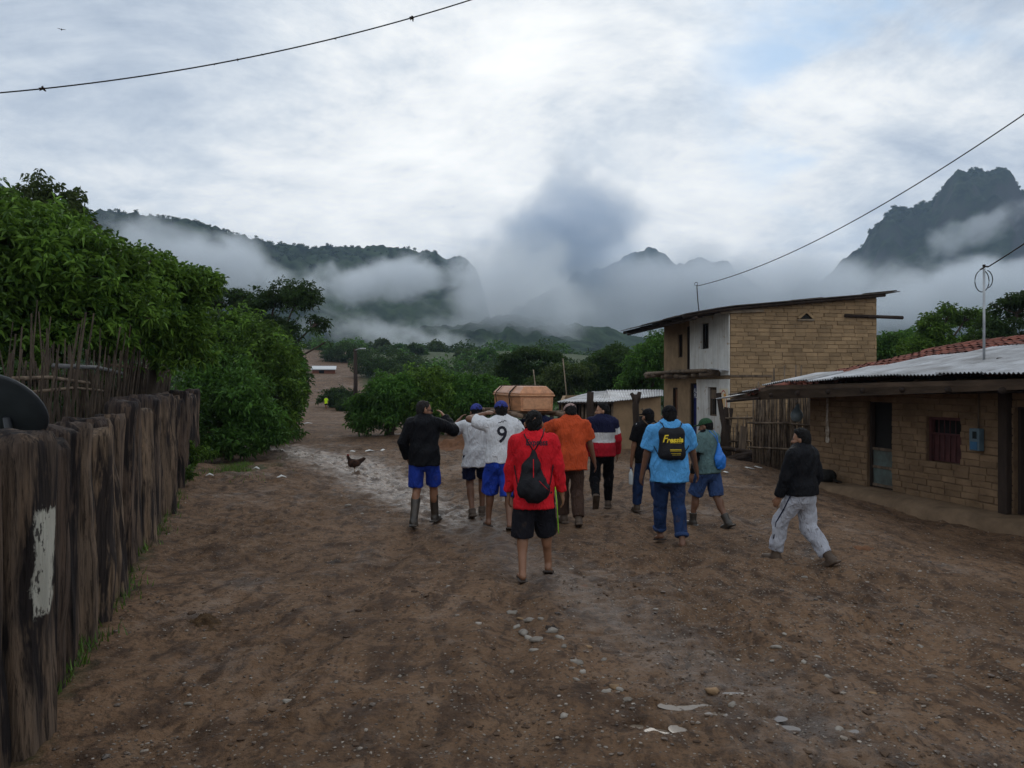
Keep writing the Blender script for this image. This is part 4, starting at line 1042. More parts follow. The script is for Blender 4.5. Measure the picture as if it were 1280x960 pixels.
# front wall lies on local x = 0 running along local y; openings are real recesses
def front(g, y0, y1, z0, z1, holes, x=0, th=.25):
    ys = sorted({y0, y1, *[v for h_ in holes for v in h_[:2]]}); 
    for a, b in zip(ys[:-1], ys[1:]):
        hs = sorted([h_ for h_ in holes if h_[0] <= a+1e-6 and h_[1] >= b-1e-6], key=lambda h_: h_[2]); z = z0
        for h_ in hs:
            if h_[2] > z+.01: g.slab([(x, a, z), (x, b, z), (x, b, h_[2]), (x, a, h_[2])], (th, 0, 0))
            z = h_[3]
        if z1 > z+.01: g.slab([(x, a, z), (x, b, z), (x, b, z1), (x, a, z1)], (th, 0, 0))
UW = (1.57, 2.23, 3.0+zb, 3.84+zb); UW2 = (3.96, 4.40, 2.80+zb, 3.62+zb); UD = (3.18, 3.52, 2.25+zb, 3.85+zb)
LD = (2.57, 3.28, -.3, 1.88+zb); LW = (.94, 1.64, .82+zb, 1.75+zb); LD2 = (4.43, 4.92, .0, 1.72+zb)
g = MB(); front(g, 0.03, 3.2, 2.12+zb, 4.08+zb, [UW, (3.18, 3.2, 2.25+zb, 3.85+zb)], -.035, .27); o = g.build('upper_plaster_wall', m_white, h2)
g = MB(); front(g, 0.03, 2.6, -.3, 2.0+zb, [LW, (2.57, 2.6, -.3, 1.88+zb)], -.035, .27); g.build('lower_plaster_wall', m_white, h2)
g = MB(); front(g, 3.2, FD, 2.12+zb, 4.08+zb, [UD, UW2], .0, .25); front(g, 2.6, FD, -.3, 2.0+zb, [LD, LD2], .0, .25); front(g, .04, FD, 2.0+zb, 2.12+zb, [], .03, .2); g.build('mud_front_wall', m_mudpl, h2)
def opening(nm, h_, m, x=.16, bars=0, parent=h2, fm=m_dwood):
    g = MB(); g.box((x+.02, (h_[0]+h_[1])/2, (h_[2]+h_[3])/2), (.04, h_[1]-h_[0]-.012, h_[3]-h_[2]-.012)); o = g.build(nm, m, parent)
    g = MB(); t_ = .045
    for a in (h_[0]+t_/2+.003, h_[1]-t_/2-.003): g.box((x-.06, a, (h_[2]+h_[3])/2), (.07, t_, h_[3]-h_[2]-.006))
    for a in (h_[2]+t_/2+.003, h_[3]-t_/2-.003): g.box((x-.06, (h_[0]+h_[1])/2, a), (.066, h_[1]-h_[0]-.1, t_))
    for i in range(bars): g.box((x-.055, h_[0]+(i+1)*(h_[1]-h_[0])/(bars+1), (h_[2]+h_[3])/2), (.02, .02, h_[3]-h_[2]-.1))
    g.build('frame', fm, o); return o
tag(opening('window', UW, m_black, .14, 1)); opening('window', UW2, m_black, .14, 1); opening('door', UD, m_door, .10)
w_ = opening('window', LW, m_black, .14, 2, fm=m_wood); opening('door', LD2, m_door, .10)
g = MB(); g.box((.06, 1.29, 1.52+zb), (.05, .62, .30)); g.build('shutter', m_wood, w_)
d_ = opening('door', LD, m_navy, .14); d_['label'] = 'navy blue door with white lettering'
for k_, (tx, zz) in enumerate((('AUDA', 1.62), ('PURA', 1.44))):
    cu = bpy.data.curves.new('t', 'FONT'); cu.body = tx; cu.size = .22; cu.align_x = 'CENTER'; cu.align_y = 'CENTER'; cu.offset = .004
    to = bpy.data.objects.new('t', cu); COL.objects.link(to); bpy.context.view_layer.update(); me = bpy.data.meshes.new_from_object(to.evaluated_get(dep())); bpy.data.objects.remove(to)
    o = bpy.data.objects.new('lettering', me); COL.objects.link(o); me.materials.append(c_white); o.parent = d_
    o.matrix_local = Matrix.Translation((.126, 2.925, zz+zb)) @ Matrix.Rotation(-PI/2, 4, 'Z') @ Matrix.Rotation(PI/2, 4, 'X')
# side wall details
g = MB(); g.slab([(-.01, -.03, 2.06+zb), (1.35, -.03, 2.06+zb), (1.35, -.03, 2.13+zb), (-.01, -.03, 2.13+zb)], (0, .06, 0)); g.build('floor_beam', m_wood, h2, False, .01)
g = MB(); g.box((-.05, -.12, 3.95+zb), (.11, .18, .24)); 
g = MB(); g.slab([(-.35, -.10, 3.98+zb), (1.05, -.10, 4.05+zb), (1.05, -.10, 4.13+zb), (-.35, -.10, 4.11+zb)], (0, .09, 0)); g.build('wall_plate', m_lwood, h2, False, .01)
g = MB(); g.tube([(3.75, -.06, 3.98+zb), (5.72, -.06, 3.94+zb)], [.05, .055], 8, 1, .05); g.build('projecting_beam', m_dwood, h2, True)
g = MB(); g.slab([(2.22, -.012, 3.86+zb), (2.70, -.012, 3.86+zb), (2.50, -.012, 4.05+zb), (2.44, -.012, 4.05+zb)], (0, .03, 0)); v_ = g.build('vent', m_black, h2)
g = MB(); g.box((2.46, -.025, 3.83+zb), (.54, .07, .05)); g.build('sill', m_lwood, v_, False, .008)
g = MB(); g.slab([(2.17, -.02, 3.90+zb), (2.24, -.02, 3.86+zb), (2.50, -.02, 4.07+zb), (2.44, -.02, 4.10+zb)], (0, -.05, 0)); g.slab([(2.75, -.02, 3.90+zb), (2.68, -.02, 3.86+zb), (2.443, -.02, 4.074+zb), (2.50, -.02, 4.104+zb)], (0, -.045, 0)); g.build('hood', m_adobe, v_)
# roof: rusty sheets on rafters, deep overhang to the street
def rp(x, y, dz=0): return (x, y, 4.20+zb+.096*x+dz-(.07*max(0, -x)**1.3)-.05*max(0, -x)*(y/FD))
rf = MB(); 
xs = [-1.62, -1.1, -.5, 0, 1.2, 2.4, 3.6, 4.6, 5.45]
for i, (y0, y1) in enumerate([(-.32, .75), (.70, 1.75), (1.70, 2.8), (2.75, 3.85), (3.8, 4.9), (4.85, 6.2)]):
    q = np.random.default_rng(i+40); e0 = q.uniform(-.08, .10); e1 = q.uniform(-.25, .05) if i else 0
    x_ = [xs[0]+e0]+xs[1:-1]+[xs[-1]+e1]; dz = .015*(i % 2)
    lo = [rp(x, y0, dz) for x in x_]; hi = [rp(x, y1, dz) for x in x_]
    V = lo+hi+[(a, b, c+.022) for a, b, c in lo]+[(a, b, c+.022) for a, b, c in hi]; n = len(x_)
    F = []
    for k_ in range(n-1): F += [(k_, n+k_, n+k_+1, k_+1), (2*n+k_, 2*n+k_+1, 3*n+k_+1, 3*n+k_), (k_, k_+1, 2*n+k_+1, 2*n+k_), (n+k_, 3*n+k_, 3*n+k_+1, n+k_+1)]
    F += [(0, 2*n, 3*n, n), (n-1, 2*n-1, 4*n-1, 3*n-1)]
    rf.add(V, F)
roof2 = rf.build('roof', m_rust, h2)
for i, y in enumerate(np.linspace(.15, FD+.15, 7)):
    g = MB(); g.tube([rp(x, y, -.075) for x in (-1.45+.12*math.sin(i*3), -.7, .2)], .055, 8, 1, .08, i); g.build('rafter', m_dwood, roof2, True)
g = MB(); g.tube([rp(x, -.22, -.06) for x in (-1.6, -.6, .4, 2, 3.5, 5.0)], .05, 8, 1, .08, 3); g.build('rafter', m_dwood, roof2, True)
g = MB(); g.tube([rp(-1.25, y, -.17) for y in (-.4, 2, 4, 6.35)], .05, 8, 1, .06, 4); g.build('eave_beam', m_dwood, roof2, True)
for i, (x, y, a) in enumerate([(2.6, .2, .3), (4.9, -.1, .1), (4.7, .4, .2)]):
    g = MB(); c_ = rp(x, y, .05); g.box(c_, (1.1, .16, .03), rotm(a*.4, 0, -.11)); g.build('loose_board', m_dwood, roof2)
# little log canopy over the lower floor
for i in range(8):
    q = np.random.default_rng(i+70); y = .7+i*.72; g = MB()
    x0 = -.62-q.uniform(0, .2); z = 2.15+zb+q.uniform(-.03, .04)
    g.tube([(x0, y, z-.04), (-.3, y+q.uniform(-.05, .05), z), (.02, y, z+.01)], .05+q.uniform(0, .02), 8, 1, .1, i); g.build('joist', m_wood, h2, True)
for i in range(7):
    q = np.random.default_rng(i+90); g = MB(); x = -.66+i*.095
    g.tube([(x, .55+q.uniform(-.2, .3), 2.235+zb+q.uniform(0, .04)), (x+q.uniform(-.06, .06), 3.0, 2.25+zb+q.uniform(0, .05)), (x, 5.9+q.uniform(-.4, .5), 2.22+zb+q.uniform(-.02, .05))], .045+q.uniform(0, .02), 8, 1, .12, i); g.build('canopy_log', m_stick, h2, True)
g = MB(); g.box((-.22, .28, 2.30+zb), (.46, .5, .03), rotm(0, .06, .08)); g.build('canopy_sheet', m_zinc, h2)
# poster
m_paper = mat('poster_paper', (.62, .55, .42), .85, .12, 5, 0); m_pred = mat('poster_red', (.42, .03, .03), .8, .2, 8, 0); m_porange = mat('poster_orange', (.62, .30, .05), .8, .2, 8, 0)
ps = empty('poster', h2.matrix_basis @ Vector((-.047, .38, 1.21+zb)), rz2, 'cream poster with a red ring pasted on the white plaster by the corner', 'poster')
g = MB(); g.box((0, 0, 0), (.012, .60, 1.0)); g.build('sheet', m_paper, ps)
def annulus(cy0, cz0, ry, rz_, wd, m, nm, x=-.0085):
    n = 36; V = []; F = []
    for i in range(n):
        th = 2*PI*i/n; V += [(x, cy0+ry*math.cos(th), cz0+rz_*math.sin(th)), (x, cy0+(ry-wd)*math.cos(th), cz0+(rz_-wd)*math.sin(th))]
    for i in range(n): j = (i+1) % n; F.append((2*i, 2*j, 2*j+1, 2*i+1))
    g = MB(); g.add(V, F); return g.build(nm, m, ps)
annulus(0, .02, .25, .43, .035, m_pred, 'red_ring')
g = MB()
for a, b, c, d in ((-.09, .28, .07, .06), (.08, .05, .05, .16), (-.05, .06, .03, .13), (.13, -.12, .05, .05)): g.box((-.0085, a, b), (.003, c*2, d*2))
g.build('poster_figure', m_porange, ps)

# ------------------------------------------------------------------ low adobe house on the right
K = 1.15
def RW(px):                                   # distance along the wall of the ray through column px
    k_ = (px-640)/FPX; return (13.8*k_-5.46)/(.2195+.9756*k_)*K
P0 = Vector((5.46*K, 13.8*K, 1.85-1.65*K)); uw = np.array([.2195, -.9756]); rz3 = math.atan2(uw[1], uw[0])
h3 = empty('adobe_house', P0, rz3, 'low single-storey adobe house with a zinc and red tile roof and a raised mud step', 'house')
# local frame: x along the wall towards the viewer, y away from the street, z up from the step
S0, S1 = RW(1012), 9.0
dr = (RW(1083), RW(1112)+.05, .0, 1.60); wn = (RW(1157), RW(1200), .62, 1.36); dr2 = (RW(1266), RW(1266)+.9, .0, 1.60)
eave = lambda x: 1.75+.035*min(max(x, 0), 3)-.09*max(0, -x)
g, gm = MB(), MB()
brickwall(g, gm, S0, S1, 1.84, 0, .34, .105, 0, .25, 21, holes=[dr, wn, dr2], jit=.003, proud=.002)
def wallx(g, x0, x1, z0, z1, holes, y=.02, th=.25):
    xs_ = sorted({x0, x1, *[v for h_ in holes for v in h_[:2]]})
    for a, b in zip(xs_[:-1], xs_[1:]):
        z = z0
        for h_ in sorted([h_ for h_ in holes if h_[0] <= a+1e-6 and h_[1] >= b-1e-6], key=lambda h_: h_[2]):
            if h_[2] > z+.01: g.slab([(a, y, z), (b, y, z), (b, y, h_[2]), (a, y, h_[2])], (0, th, 0))
            z = h_[3]
        if z1 > z+.01: g.slab([(a, y, z), (b, y, z), (b, y, z1), (a, y, z1)], (0, th, 0))
wallx(gm, S0, S1, -.25, 1.98, [dr, wn, dr2])
gm.slab([(S0+.0, .27, -.3), (S0+.0, 5.5, -.3), (S0+.0, 5.5, 2.0), (S0, 3.4, 2.72), (S0+.0, .27, 2.0)], (.25, 0, 0))
gm.slab([(S0, 5.5, -.3), (S1, 5.5, -.3), (S1, 5.5, 2.0), (S0, 5.5, 2.0)], (0, .25, 0)); gm.slab([(S1, .02, -.3), (S1, 5.7, -.3), (S1, 5.7, 1.98), (S1, .02, 1.98)], (.25, 0, 0))
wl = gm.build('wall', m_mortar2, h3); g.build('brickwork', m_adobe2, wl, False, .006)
# raised step along the wall
sx = np.linspace(S0-.5, S1, 60); q = np.random.default_rng(3)
V = []; 
for x in sx: e_ = -.42-.05*math.sin(x*2.1)+.05*vnoise(np.array([x*2.]), np.array([1.]))[0]; V += [(x, .02, .0), (x, e_, -.012+.02*math.sin(x*5)), (x, e_-.10, -.09), (x, e_-.16, -.34)]
F = [(4*i+j, 4*i+j+1, 4*i+j+5, 4*i+j+4) for i in range(len(sx)-1) for j in range(3)]
g = MB(); g.add(V, F); g.build('mud_step', mat('trodden_mud', (.155, .105, .066), .95, .3, 3, .4, 20, .1), h3, True)
def openx(nm, h_, m, y=.14, fm=m_dwood, parent=h3):
    g = MB(); g.box(((h_[0]+h_[1])/2, y+.02, (h_[2]+h_[3])/2), (h_[1]-h_[0]-.01, .04, h_[3]-h_[2]-.01)); o = g.build(nm, m, parent)
    g = MB(); t_ = .05
    for a in (h_[0]+t_/2, h_[1]-t_/2): g.box((a, y-.07, (h_[2]+h_[3])/2), (t_, .08, h_[3]-h_[2]-.006))
    g.box(((h_[0]+h_[1])/2, y-.07, h_[3]-t_/2), (h_[1]-h_[0]-.11, .076, t_)); g.build('frame', fm, o); return o
m_teal = mat('teal_door_paint', (.065, .088, .082), .8, .5, 4, .2, 24, col2=(.05, .048, .04)); m_wine = mat('dark_red_paint', (.070, .022, .022), .75, .4, 4, .1)
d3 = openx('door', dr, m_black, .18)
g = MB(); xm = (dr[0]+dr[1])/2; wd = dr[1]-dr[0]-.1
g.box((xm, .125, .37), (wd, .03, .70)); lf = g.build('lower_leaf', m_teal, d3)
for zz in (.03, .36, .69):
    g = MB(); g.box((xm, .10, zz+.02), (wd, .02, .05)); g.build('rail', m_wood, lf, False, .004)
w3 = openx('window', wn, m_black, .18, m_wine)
g = MB(); g.box(((wn[0]+wn[1])/2, .13, wn[2]+.24), (wn[1]-wn[0]-.1, .03, .46)); g.build('panel', m_wine, w3)
for i in range(6):
    g = MB(); xx = wn[0]+.07+i*(wn[1]-wn[0]-.14)/5; g.tube([(xx, .095, wn[2]+.03), (xx, .095, wn[3]-.05)], .009, 6); g.build('bar', m_wine, w3, True)
g = MB(); g.box(((wn[0]+wn[1])/2, .09, wn[2]+.46), (wn[1]-wn[0]-.1, .03, .03)); g.build('cross_bar', m_wine, w3)
openx('door', dr2, m_wine, .20)
g = MB(); g.box((dr2[0]-.10, -.03, .95), (.16, .12, 1.9)); g.build('door_post', m_dwood, h3, False, .012)
# white streak of lime on the wall
g = MB(); q = np.random.default_rng(8); zs = np.linspace(.72, 1.62, 14); x0 = RW(1035)
V = []; 
for z in zs: a = .035+q.uniform(-.02, .02); V += [(x0-a-.02, -.012, z), (x0+a+.01*math.sin(z*9), -.012, z)]
g.add(V, [(2*i, 2*i+1, 2*i+3, 2*i+2) for i in range(13)]); g.build('lime_streak', mat('lime_wash', (.34, .30, .25), .95, .6, 14, .2, col2=(.17, .12, .08)), h3)
# electricity meter
mx = (RW(1218)+RW(1232))/2
mt = empty('electricity_meter', h3.matrix_basis @ Vector((mx, -.06, 1.05)), rz3, 'small blue-grey electricity meter box on the adobe wall', 'meter')
m_meter = mat('meter_grey_blue', (.085, .13, .16), .5, .25, 6, .05); m_mdark = mat('meter_window', (.015, .02, .022), .2, .1, 5, 0)
g = MB(); g.box((0, 0, 0), (.19, .10, .34)); g.build('case', m_meter, mt, False, .012)
g = MB(); g.box((.015, -.053, .07), (.075, .012, .11)); g.build('dial_window', m_mdark, mt, False, .003)
g = MB(); g.box((0, -.054, -.09), (.13, .010, .12)); g.build('cover', mat('meter_blue', (.03, .10, .19), .5, .2, 6, 0), mt, False, .003)
g = MB(); g.tube([(0, .03, .17), (0, .035, .45), (.01, .035, .78)], .012, 6); g.build('conduit', m_wood, mt, True)
# roof
OV = 1.03; sl = .90/(OV+3.45)
def rz_(x, y): return eave(x)+sl*(y+OV)
X0 = RW(985)-.02; RX0 = S0-.95
# clay tiles over the whole slope: half-round rows
TV = []; TF3 = MB(); q = np.random.default_rng(31)
def tile(g, x, y, L, r0, r1, up, dz):
    n = 5; V = []; rr_ = q.uniform(-.012, .012)
    for e_, (yy, r) in enumerate(((y, r0), (y+L, r1))):
        for i in range(n):
            th = PI*i/(n-1); xx = x+rr_+math.cos(th)*r; zz = (math.sin(th)*r*.75 if up else -math.sin(th)*r*.55)+rz_(x, yy)+dz+(.016 if e_ == 0 else 0)
            V.append((xx, yy, zz))
    g.add(V, [(i, i+1, n+i+1, n+i) for i in range(n-1)])
gt = MB()
for ix in range(int((6.2-X0)/.20)+1):
    x = X0+.10+ix*.20
    for iy in range(13):
        y = -OV+.05+iy*.345
        if y > 3.35: continue
        if y+.3 < -.2 and x > RW(1000): continue
        tile(gt, x, y, .42, .095, .075, False, .03); tile(gt, x+.10, y+.02, .42, .085, .070, True, .055+q.uniform(-.006, .01))
troof = gt.build('tile_roof', m_tile, h3, True)
g = MB()
for iy in range(40):
    x = X0+iy*.36
    if x > 6.4: break
    n = 5; V = []
    for e_, xx in enumerate((x, x+.42)):
        for i in range(n): th = PI*i/(n-1); V.append((xx, 3.45+math.cos(th)*.12, rz_(xx, 3.45)+.05+math.sin(th)*.10+(.015 if e_ else 0)))
    g.add(V, [(i, i+1, n+i+1, n+i) for i in range(n-1)])
g.build('ridge_tiles', m_tile, troof, True)
gb = MB(); gb.slab([(X0, 3.45, rz_(X0, 3.45)+.02), (S1, 3.45, rz_(S1, 3.45)+.02), (S1, 6.2, 1.9), (X0, 6.2, 1.9)], (0, 0, -.05)); gb.build('back_slope', m_tile, h3)
gb = MB(); gb.slab([(X0+.02, -OV+.3, rz_(X0, -OV+.3)-.03), (S1, -OV+.3, rz_(S1, -OV+.3)-.03), (S1, 3.4, rz_(S1, 3.4)-.03), (X0+.02, 3.4, rz_(X0, 3.4)-.03)], (0, 0, -.03)); gb.build('roof_decking', m_dwood, h3)
# zinc sheets laid over the tiles, each a little longer than the one before
x = RW(1004); i = 0
while x < 8.5:
    W = .82; yl = max(-.62, -.85+.60*i)
    yl = min(yl, 2.55); y0 = -OV+(.0 if i else .05)
    dz = .185+.006*(i % 2)+.014*math.sin(i*2.3)
    sl2 = sl
    O = (x, y0, rz_(x, y0)+dz); ay = np.array([0, 1, sl2]); ay /= np.linalg.norm(ay); axx = np.array([1, 0, (rz_(x+W, y0)-rz_(x, y0))/W])
    corrugated('zinc_sheet', O, axx, ay, W+.07, (yl-y0)*1.02, m_zinc, h3, seed=i, sag=.012); x += W; i += 1
for i, (px, w_, yl, dz) in enumerate(((948, .42, .25, .06), (966, .40, .4, .10), (984, .46, .2, .13))):
    x = RW(px); O = (x, -OV-.05, rz_(x, -OV)+dz-.03); ay = np.array([0, 1, sl*.8]); ay /= np.linalg.norm(ay)
    corrugated('zinc_sheet', O, np.array([1, 0, .10]), ay, w_, yl+1.1, m_zinc if i != 1 else m_rust, h3, seed=20+i, sag=.02)
g = MB(); g.slab([(RW(960), -OV+.10, eave(RW(960))+.02), (RW(1012), -OV+.10, eave(RW(1012))+.16), (8.6, -OV+.10, eave(3)+.16), (8.6, -OV+.10, eave(3)+.09), (RW(1012), -OV+.10, eave(RW(1012))+.09), (RW(960), -OV+.10, eave(RW(960))-.05)], (0, .08, 0)); g.build('eave_beam', mat('brown_beam', (.085, .058, .040), .9, .4, 3, .4, 26, .15, stretch=(.6, 3, 3)), h3, False, .01)
for i in range(9):
    xx = RW(1012)+.1+i*.95; g = MB(); g.tube([(xx, -OV+.06, rz_(xx, -OV)-.05), (xx+.02, .6, rz_(xx, .6)-.06)], .045, 8, 1, .06, i); g.build('rafter', m_dwood, h3, True)
g = MB(); g.tube([(X0-.75, -OV+.0, eave(X0)-.12), (X0+.5, -OV+.05, eave(X0)-.03)], .03, 8); g.build('eave_pole', m_dwood, h3, True)
g = MB(); g.box((RW(1240), .25, rz_(RW(1240), .25)+.16), (.24, .12, .05), rotm(.4)); g.build('roof_stone', m_dwood, h3, False, .02)
# mast on that roof
rpole = h3.matrix_basis.inverted() @ Vector((.599*10.6*K, 10.6*K, 2.2))
mp = h3.matrix_basis @ Vector((rpole.x, rpole.y, rz_(rpole.x, rpole.y)+.10))
m_galv = mat('galvanised_pipe', (.36, .38, .40), .45, .25, 8, .05, 40, .5, metal=.3); m_cable = mat('black_cable', (.012, .012, .012), .7, .2, 5, 0)
mast = empty('cable_mast', mp, 0, 'thin galvanised pipe mast with a loop of cable standing on the zinc roof', 'mast')
MH = 1.29*K
g = MB(); g.tube([(0, 0, -.12), (0, 0, MH)], .019, 8); g.build('pipe', m_galv, mast, True)
g = MB(); g.tube([(-.06, 0, MH-.02), (.02, 0, MH+.03), (.07, 0, MH+.03)], .013, 6); g.tube([(0, 0, MH+.03), (0, 0, MH+.06)], .022, 8); g.build('insulator', m_dwood, mast, True)
g = MB(); g.tube([(.0+.11*math.sin(a)-.02, .02, MH-.19+.17*math.cos(a)) for a in np.linspace(.2, 2*PI-.35, 18)], .0075, 5); g.tube([(.02+.10*math.sin(a), -.02, MH-.17+.14*math.cos(a)) for a in np.linspace(.2, 2.8, 10)], .0075, 5); g.build('cable_loop', m_cable, mast, True)

# ------------------------------------------------------------------ stick fence between the houses
def stick_fence(name, A, B, n, hmin, hmax, label, parent_cat='fence', r=.022, m=m_stick, lean=.06, seed=0, z=None, rails=(.5, 1.1), maxparts=100):
    A, B = Vector(A), Vector(B); d_ = B-A; rz0 = math.atan2(d_.y, d_.x); Ln = math.hypot(d_.x, d_.y)
    e = empty(name, A, rz0, label, parent_cat); q = np.random.default_rng(seed); rest = MB()
    for i in range(n):
        g = MB() if i < maxparts else rest
        x = Ln*(i+.5)/n+q.uniform(-.02, .02); hh = q.uniform(hmin, hmax)*(1 if q.random() > .08 else 1.18); y = q.uniform(-.04, .04); lx, ly = q.uniform(-lean, lean)*hh, q.uniform(-lean, lean)*hh*.5
        g.tube([(x, y, -.12), (x+lx*.4+q.uniform(-.015, .015), y+ly*.4, hh*.5), (x+lx, y+ly, hh)], [r*q.uniform(.8, 1.25), r, r*q.uniform(.5, .8)], 6, 1, .1, i)
        if i < maxparts: g.build('stick', m, e, True)
    if n > maxparts: tag(rest.build('stick', m, e, True), kind='stuff')
    for zz in rails:
        g = MB(); g.tube([(-.1, -.06, zz), (Ln/2, -.07, zz+.03), (Ln+.1, -.06, zz)], .028, 6, 1, .1, 3); g.build('rail', m, e, True)
    return e
stick_fence('stick_fence', (5.9, 19.3, -.2), (7.0, 17.6, -.2), 62, 1.75, 2.15, 'tall fence of upright grey sticks between the two adobe houses', seed=4, r=.026)
stick_fence('stick_fence', (5.55, 20.6, -.15), (6.7, 20.0, -.15), 26, .7, 1.25, 'low ragged fence of thin sticks behind the leaning planks', seed=5, r=.02)
# pile of planks and old wood by the corner
for i, (px, y, L, w_, tx, ty, lab) in enumerate(((903, 20.4, 1.35, .24, .35, .18, 'broad dark plank leaning beside the white wall'), (912, 20.2, 1.75, .13, -.22, .14, 'narrow dark post leaning in front of the poster'), (926, 20.0, .95, .20, .55, .2, 'short weathered board leaning in the wood pile'))):
    X = GX(px, y); g = MB(); g.box((0, 0, L/2), (w_, .05, L)); o = g.build('leaning_plank', m_dwood if i != 2 else m_wood, None, False, .008); o.location = (X, y, gz(X, y)-.03); o.rotation_euler = (-ty, tx*.5, .2*i); tag(o, lab, 'plank')
for i in range(9):
    q = np.random.default_rng(i+200); X = GX(915+q.uniform(-8, 26), 19.7); g = MB(); L = q.uniform(.5, 1.1)
    g.tube([(-L/2, 0, 0), (0, q.uniform(-.03, .03), .02), (L/2, 0, 0)], [.05, .06, .045], 8, 1, .12, i); o = g.build('firewood_log', m_dwood, None, True)
    o.location = (X, 19.7+q.uniform(-.3, .3), gz(X, 19.7)+.06+.10*(i//3)); o.rotation_euler = (0, q.uniform(-.25, .25), q.uniform(-.5, .5)); tag(o, 'dark log in the heap at the foot of the leaning planks', 'log', 'heap of old firewood')
bt = SDF(.02); bt.ell((0, 0, .14), (.13, .11, .14), k=.03); bt.cone((0, 0, .26), (.02, 0, .36), .06, .035, .04)
# plastic jug hung on the house end
o = finish(bt, 'plastic_jug', mat('bluish_plastic', (.16, .20, .22), .4, .3, 6, .05), None); jx = h3.matrix_basis @ Vector((S0-.15, -.2, 1.10)); o.location = jx; tag(o, 'faded bluish plastic jug hanging at the end of the stick fence', 'jug')
g = MB(); g.tube([(0, 0, .35), (.03, .05, .72)], .004, 5); g.build('cord', m_cable, o)

# ------------------------------------------------------------------ low zinc-roofed shed in the middle
def sheet4(name, A, B, C, D, m, parent, n=90, k=8, amp=.012, seed=0):
    '''wavy roof sheeting stretched over four corners: A-B the eave, D-C the top'''
    A, B, C, D = (np.array(p_) for p_ in (A, B, C, D)); U, V_ = np.meshgrid(np.linspace(0, 1, n*4), np.linspace(0, 1, k), indexing='ij'); u, v = U[..., None], V_[..., None]
    pt = (A*(1-u)+B*u)*(1-v)+(D*(1-u)+C*u)*v; pt[..., 2] += amp*np.sin(U*n*2*PI*.62)+.02*fbm(U*6+seed, V_*3, o=2)
    nx, ny = U.shape; idx = np.arange(nx*ny).reshape(nx, ny); F = np.stack([idx[:-1, :-1], idx[1:, :-1], idx[1:, 1:], idx[:-1, 1:]], -1).reshape(-1, 4); low = pt-np.array([0, 0, .005]); kk = nx*ny
    rim = np.concatenate([idx[:, 0], idx[-1, 1:], idx[::-1, -1][1:], idx[0, ::-1][1:]]); R_ = np.stack([rim[:-1], rim[1:], rim[1:]+kk, rim[:-1]+kk], -1)
    return mesh_np(name, np.vstack([pt.reshape(-1, 3), low.reshape(-1, 3)]), [F, F[:, ::-1]+kk, R_], m, parent, True)
SH = Vector((GX(765, 22), 22, -.03)); sh = empty('shed', SH, 0, 'low dark shed with a dull zinc roof between the coffin and the two-storey house', 'shed'); q = np.random.default_rng(14)
L_ = lambda px, py, Y: P(px, py, Y)-SH
sheet4('zinc_sheet', L_(696, 502.5, 21.9), L_(766, 502, 21.4), L_(762, 487.5, 25.4), L_(742, 489.5, 25.6), m_zinc, sh, 30, seed=1); sheet4('zinc_sheet', L_(765, 501.5, 21.38), L_(829, 494.5, 22.4), L_(829, 486.5, 25.8), L_(758, 487, 25.4), m_zinc, sh, 34, seed=2)
fa, fb_, fc = L_(700, 500, 22.15), L_(765, 500, 21.75), L_(826, 495, 22.75)
for i in range(17):
    p = fa.lerp(fb_, i/16); g = MB(); hh = p.z-.03; g.tube([(p.x, p.y+q.uniform(-.02, .02), -.2), (p.x+q.uniform(-.02, .02), p.y, hh)], .035, 7, 1, .1, i); g.build('wall_stake', m_stick if i % 3 else m_dwood, sh, True)
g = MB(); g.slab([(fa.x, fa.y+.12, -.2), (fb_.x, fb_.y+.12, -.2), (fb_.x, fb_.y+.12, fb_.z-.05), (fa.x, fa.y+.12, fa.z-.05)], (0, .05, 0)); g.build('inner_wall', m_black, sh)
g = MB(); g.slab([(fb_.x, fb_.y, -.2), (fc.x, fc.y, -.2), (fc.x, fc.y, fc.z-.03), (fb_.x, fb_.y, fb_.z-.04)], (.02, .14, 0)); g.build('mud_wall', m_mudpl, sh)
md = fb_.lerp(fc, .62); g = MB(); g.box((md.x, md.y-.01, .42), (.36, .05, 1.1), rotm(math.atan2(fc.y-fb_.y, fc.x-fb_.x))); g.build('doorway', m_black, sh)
g = MB(); g.slab([(fa.x, fa.y, -.2), (fa.x+.3, 3.6, -.2), (fa.x+.3, 3.6, 1.5), (fa.x, fa.y, fa.z-.04)], (.1, 0, 0)); g.slab([(fa.x+.3, 3.6, -.2), (fc.x, 3.6, -.2), (fc.x, 3.6, 1.6), (fa.x+.3, 3.6, 1.5)], (0, .1, 0)); g.slab([(fc.x-.1, fc.y+.15, -.2), (fc.x-.1, 3.6, -.2), (fc.x-.1, 3.6, 1.6), (fc.x-.1, fc.y+.15, fc.z-.04)], (.1, 0, 0)); g.build('rear_wall', m_mudpl, sh)
g = MB(); g.tube([tuple(L_(697, 504, 21.95)), tuple(L_(766, 503.5, 21.45))], .035, 8); g.build('eave_pole', m_dwood, sh, True)
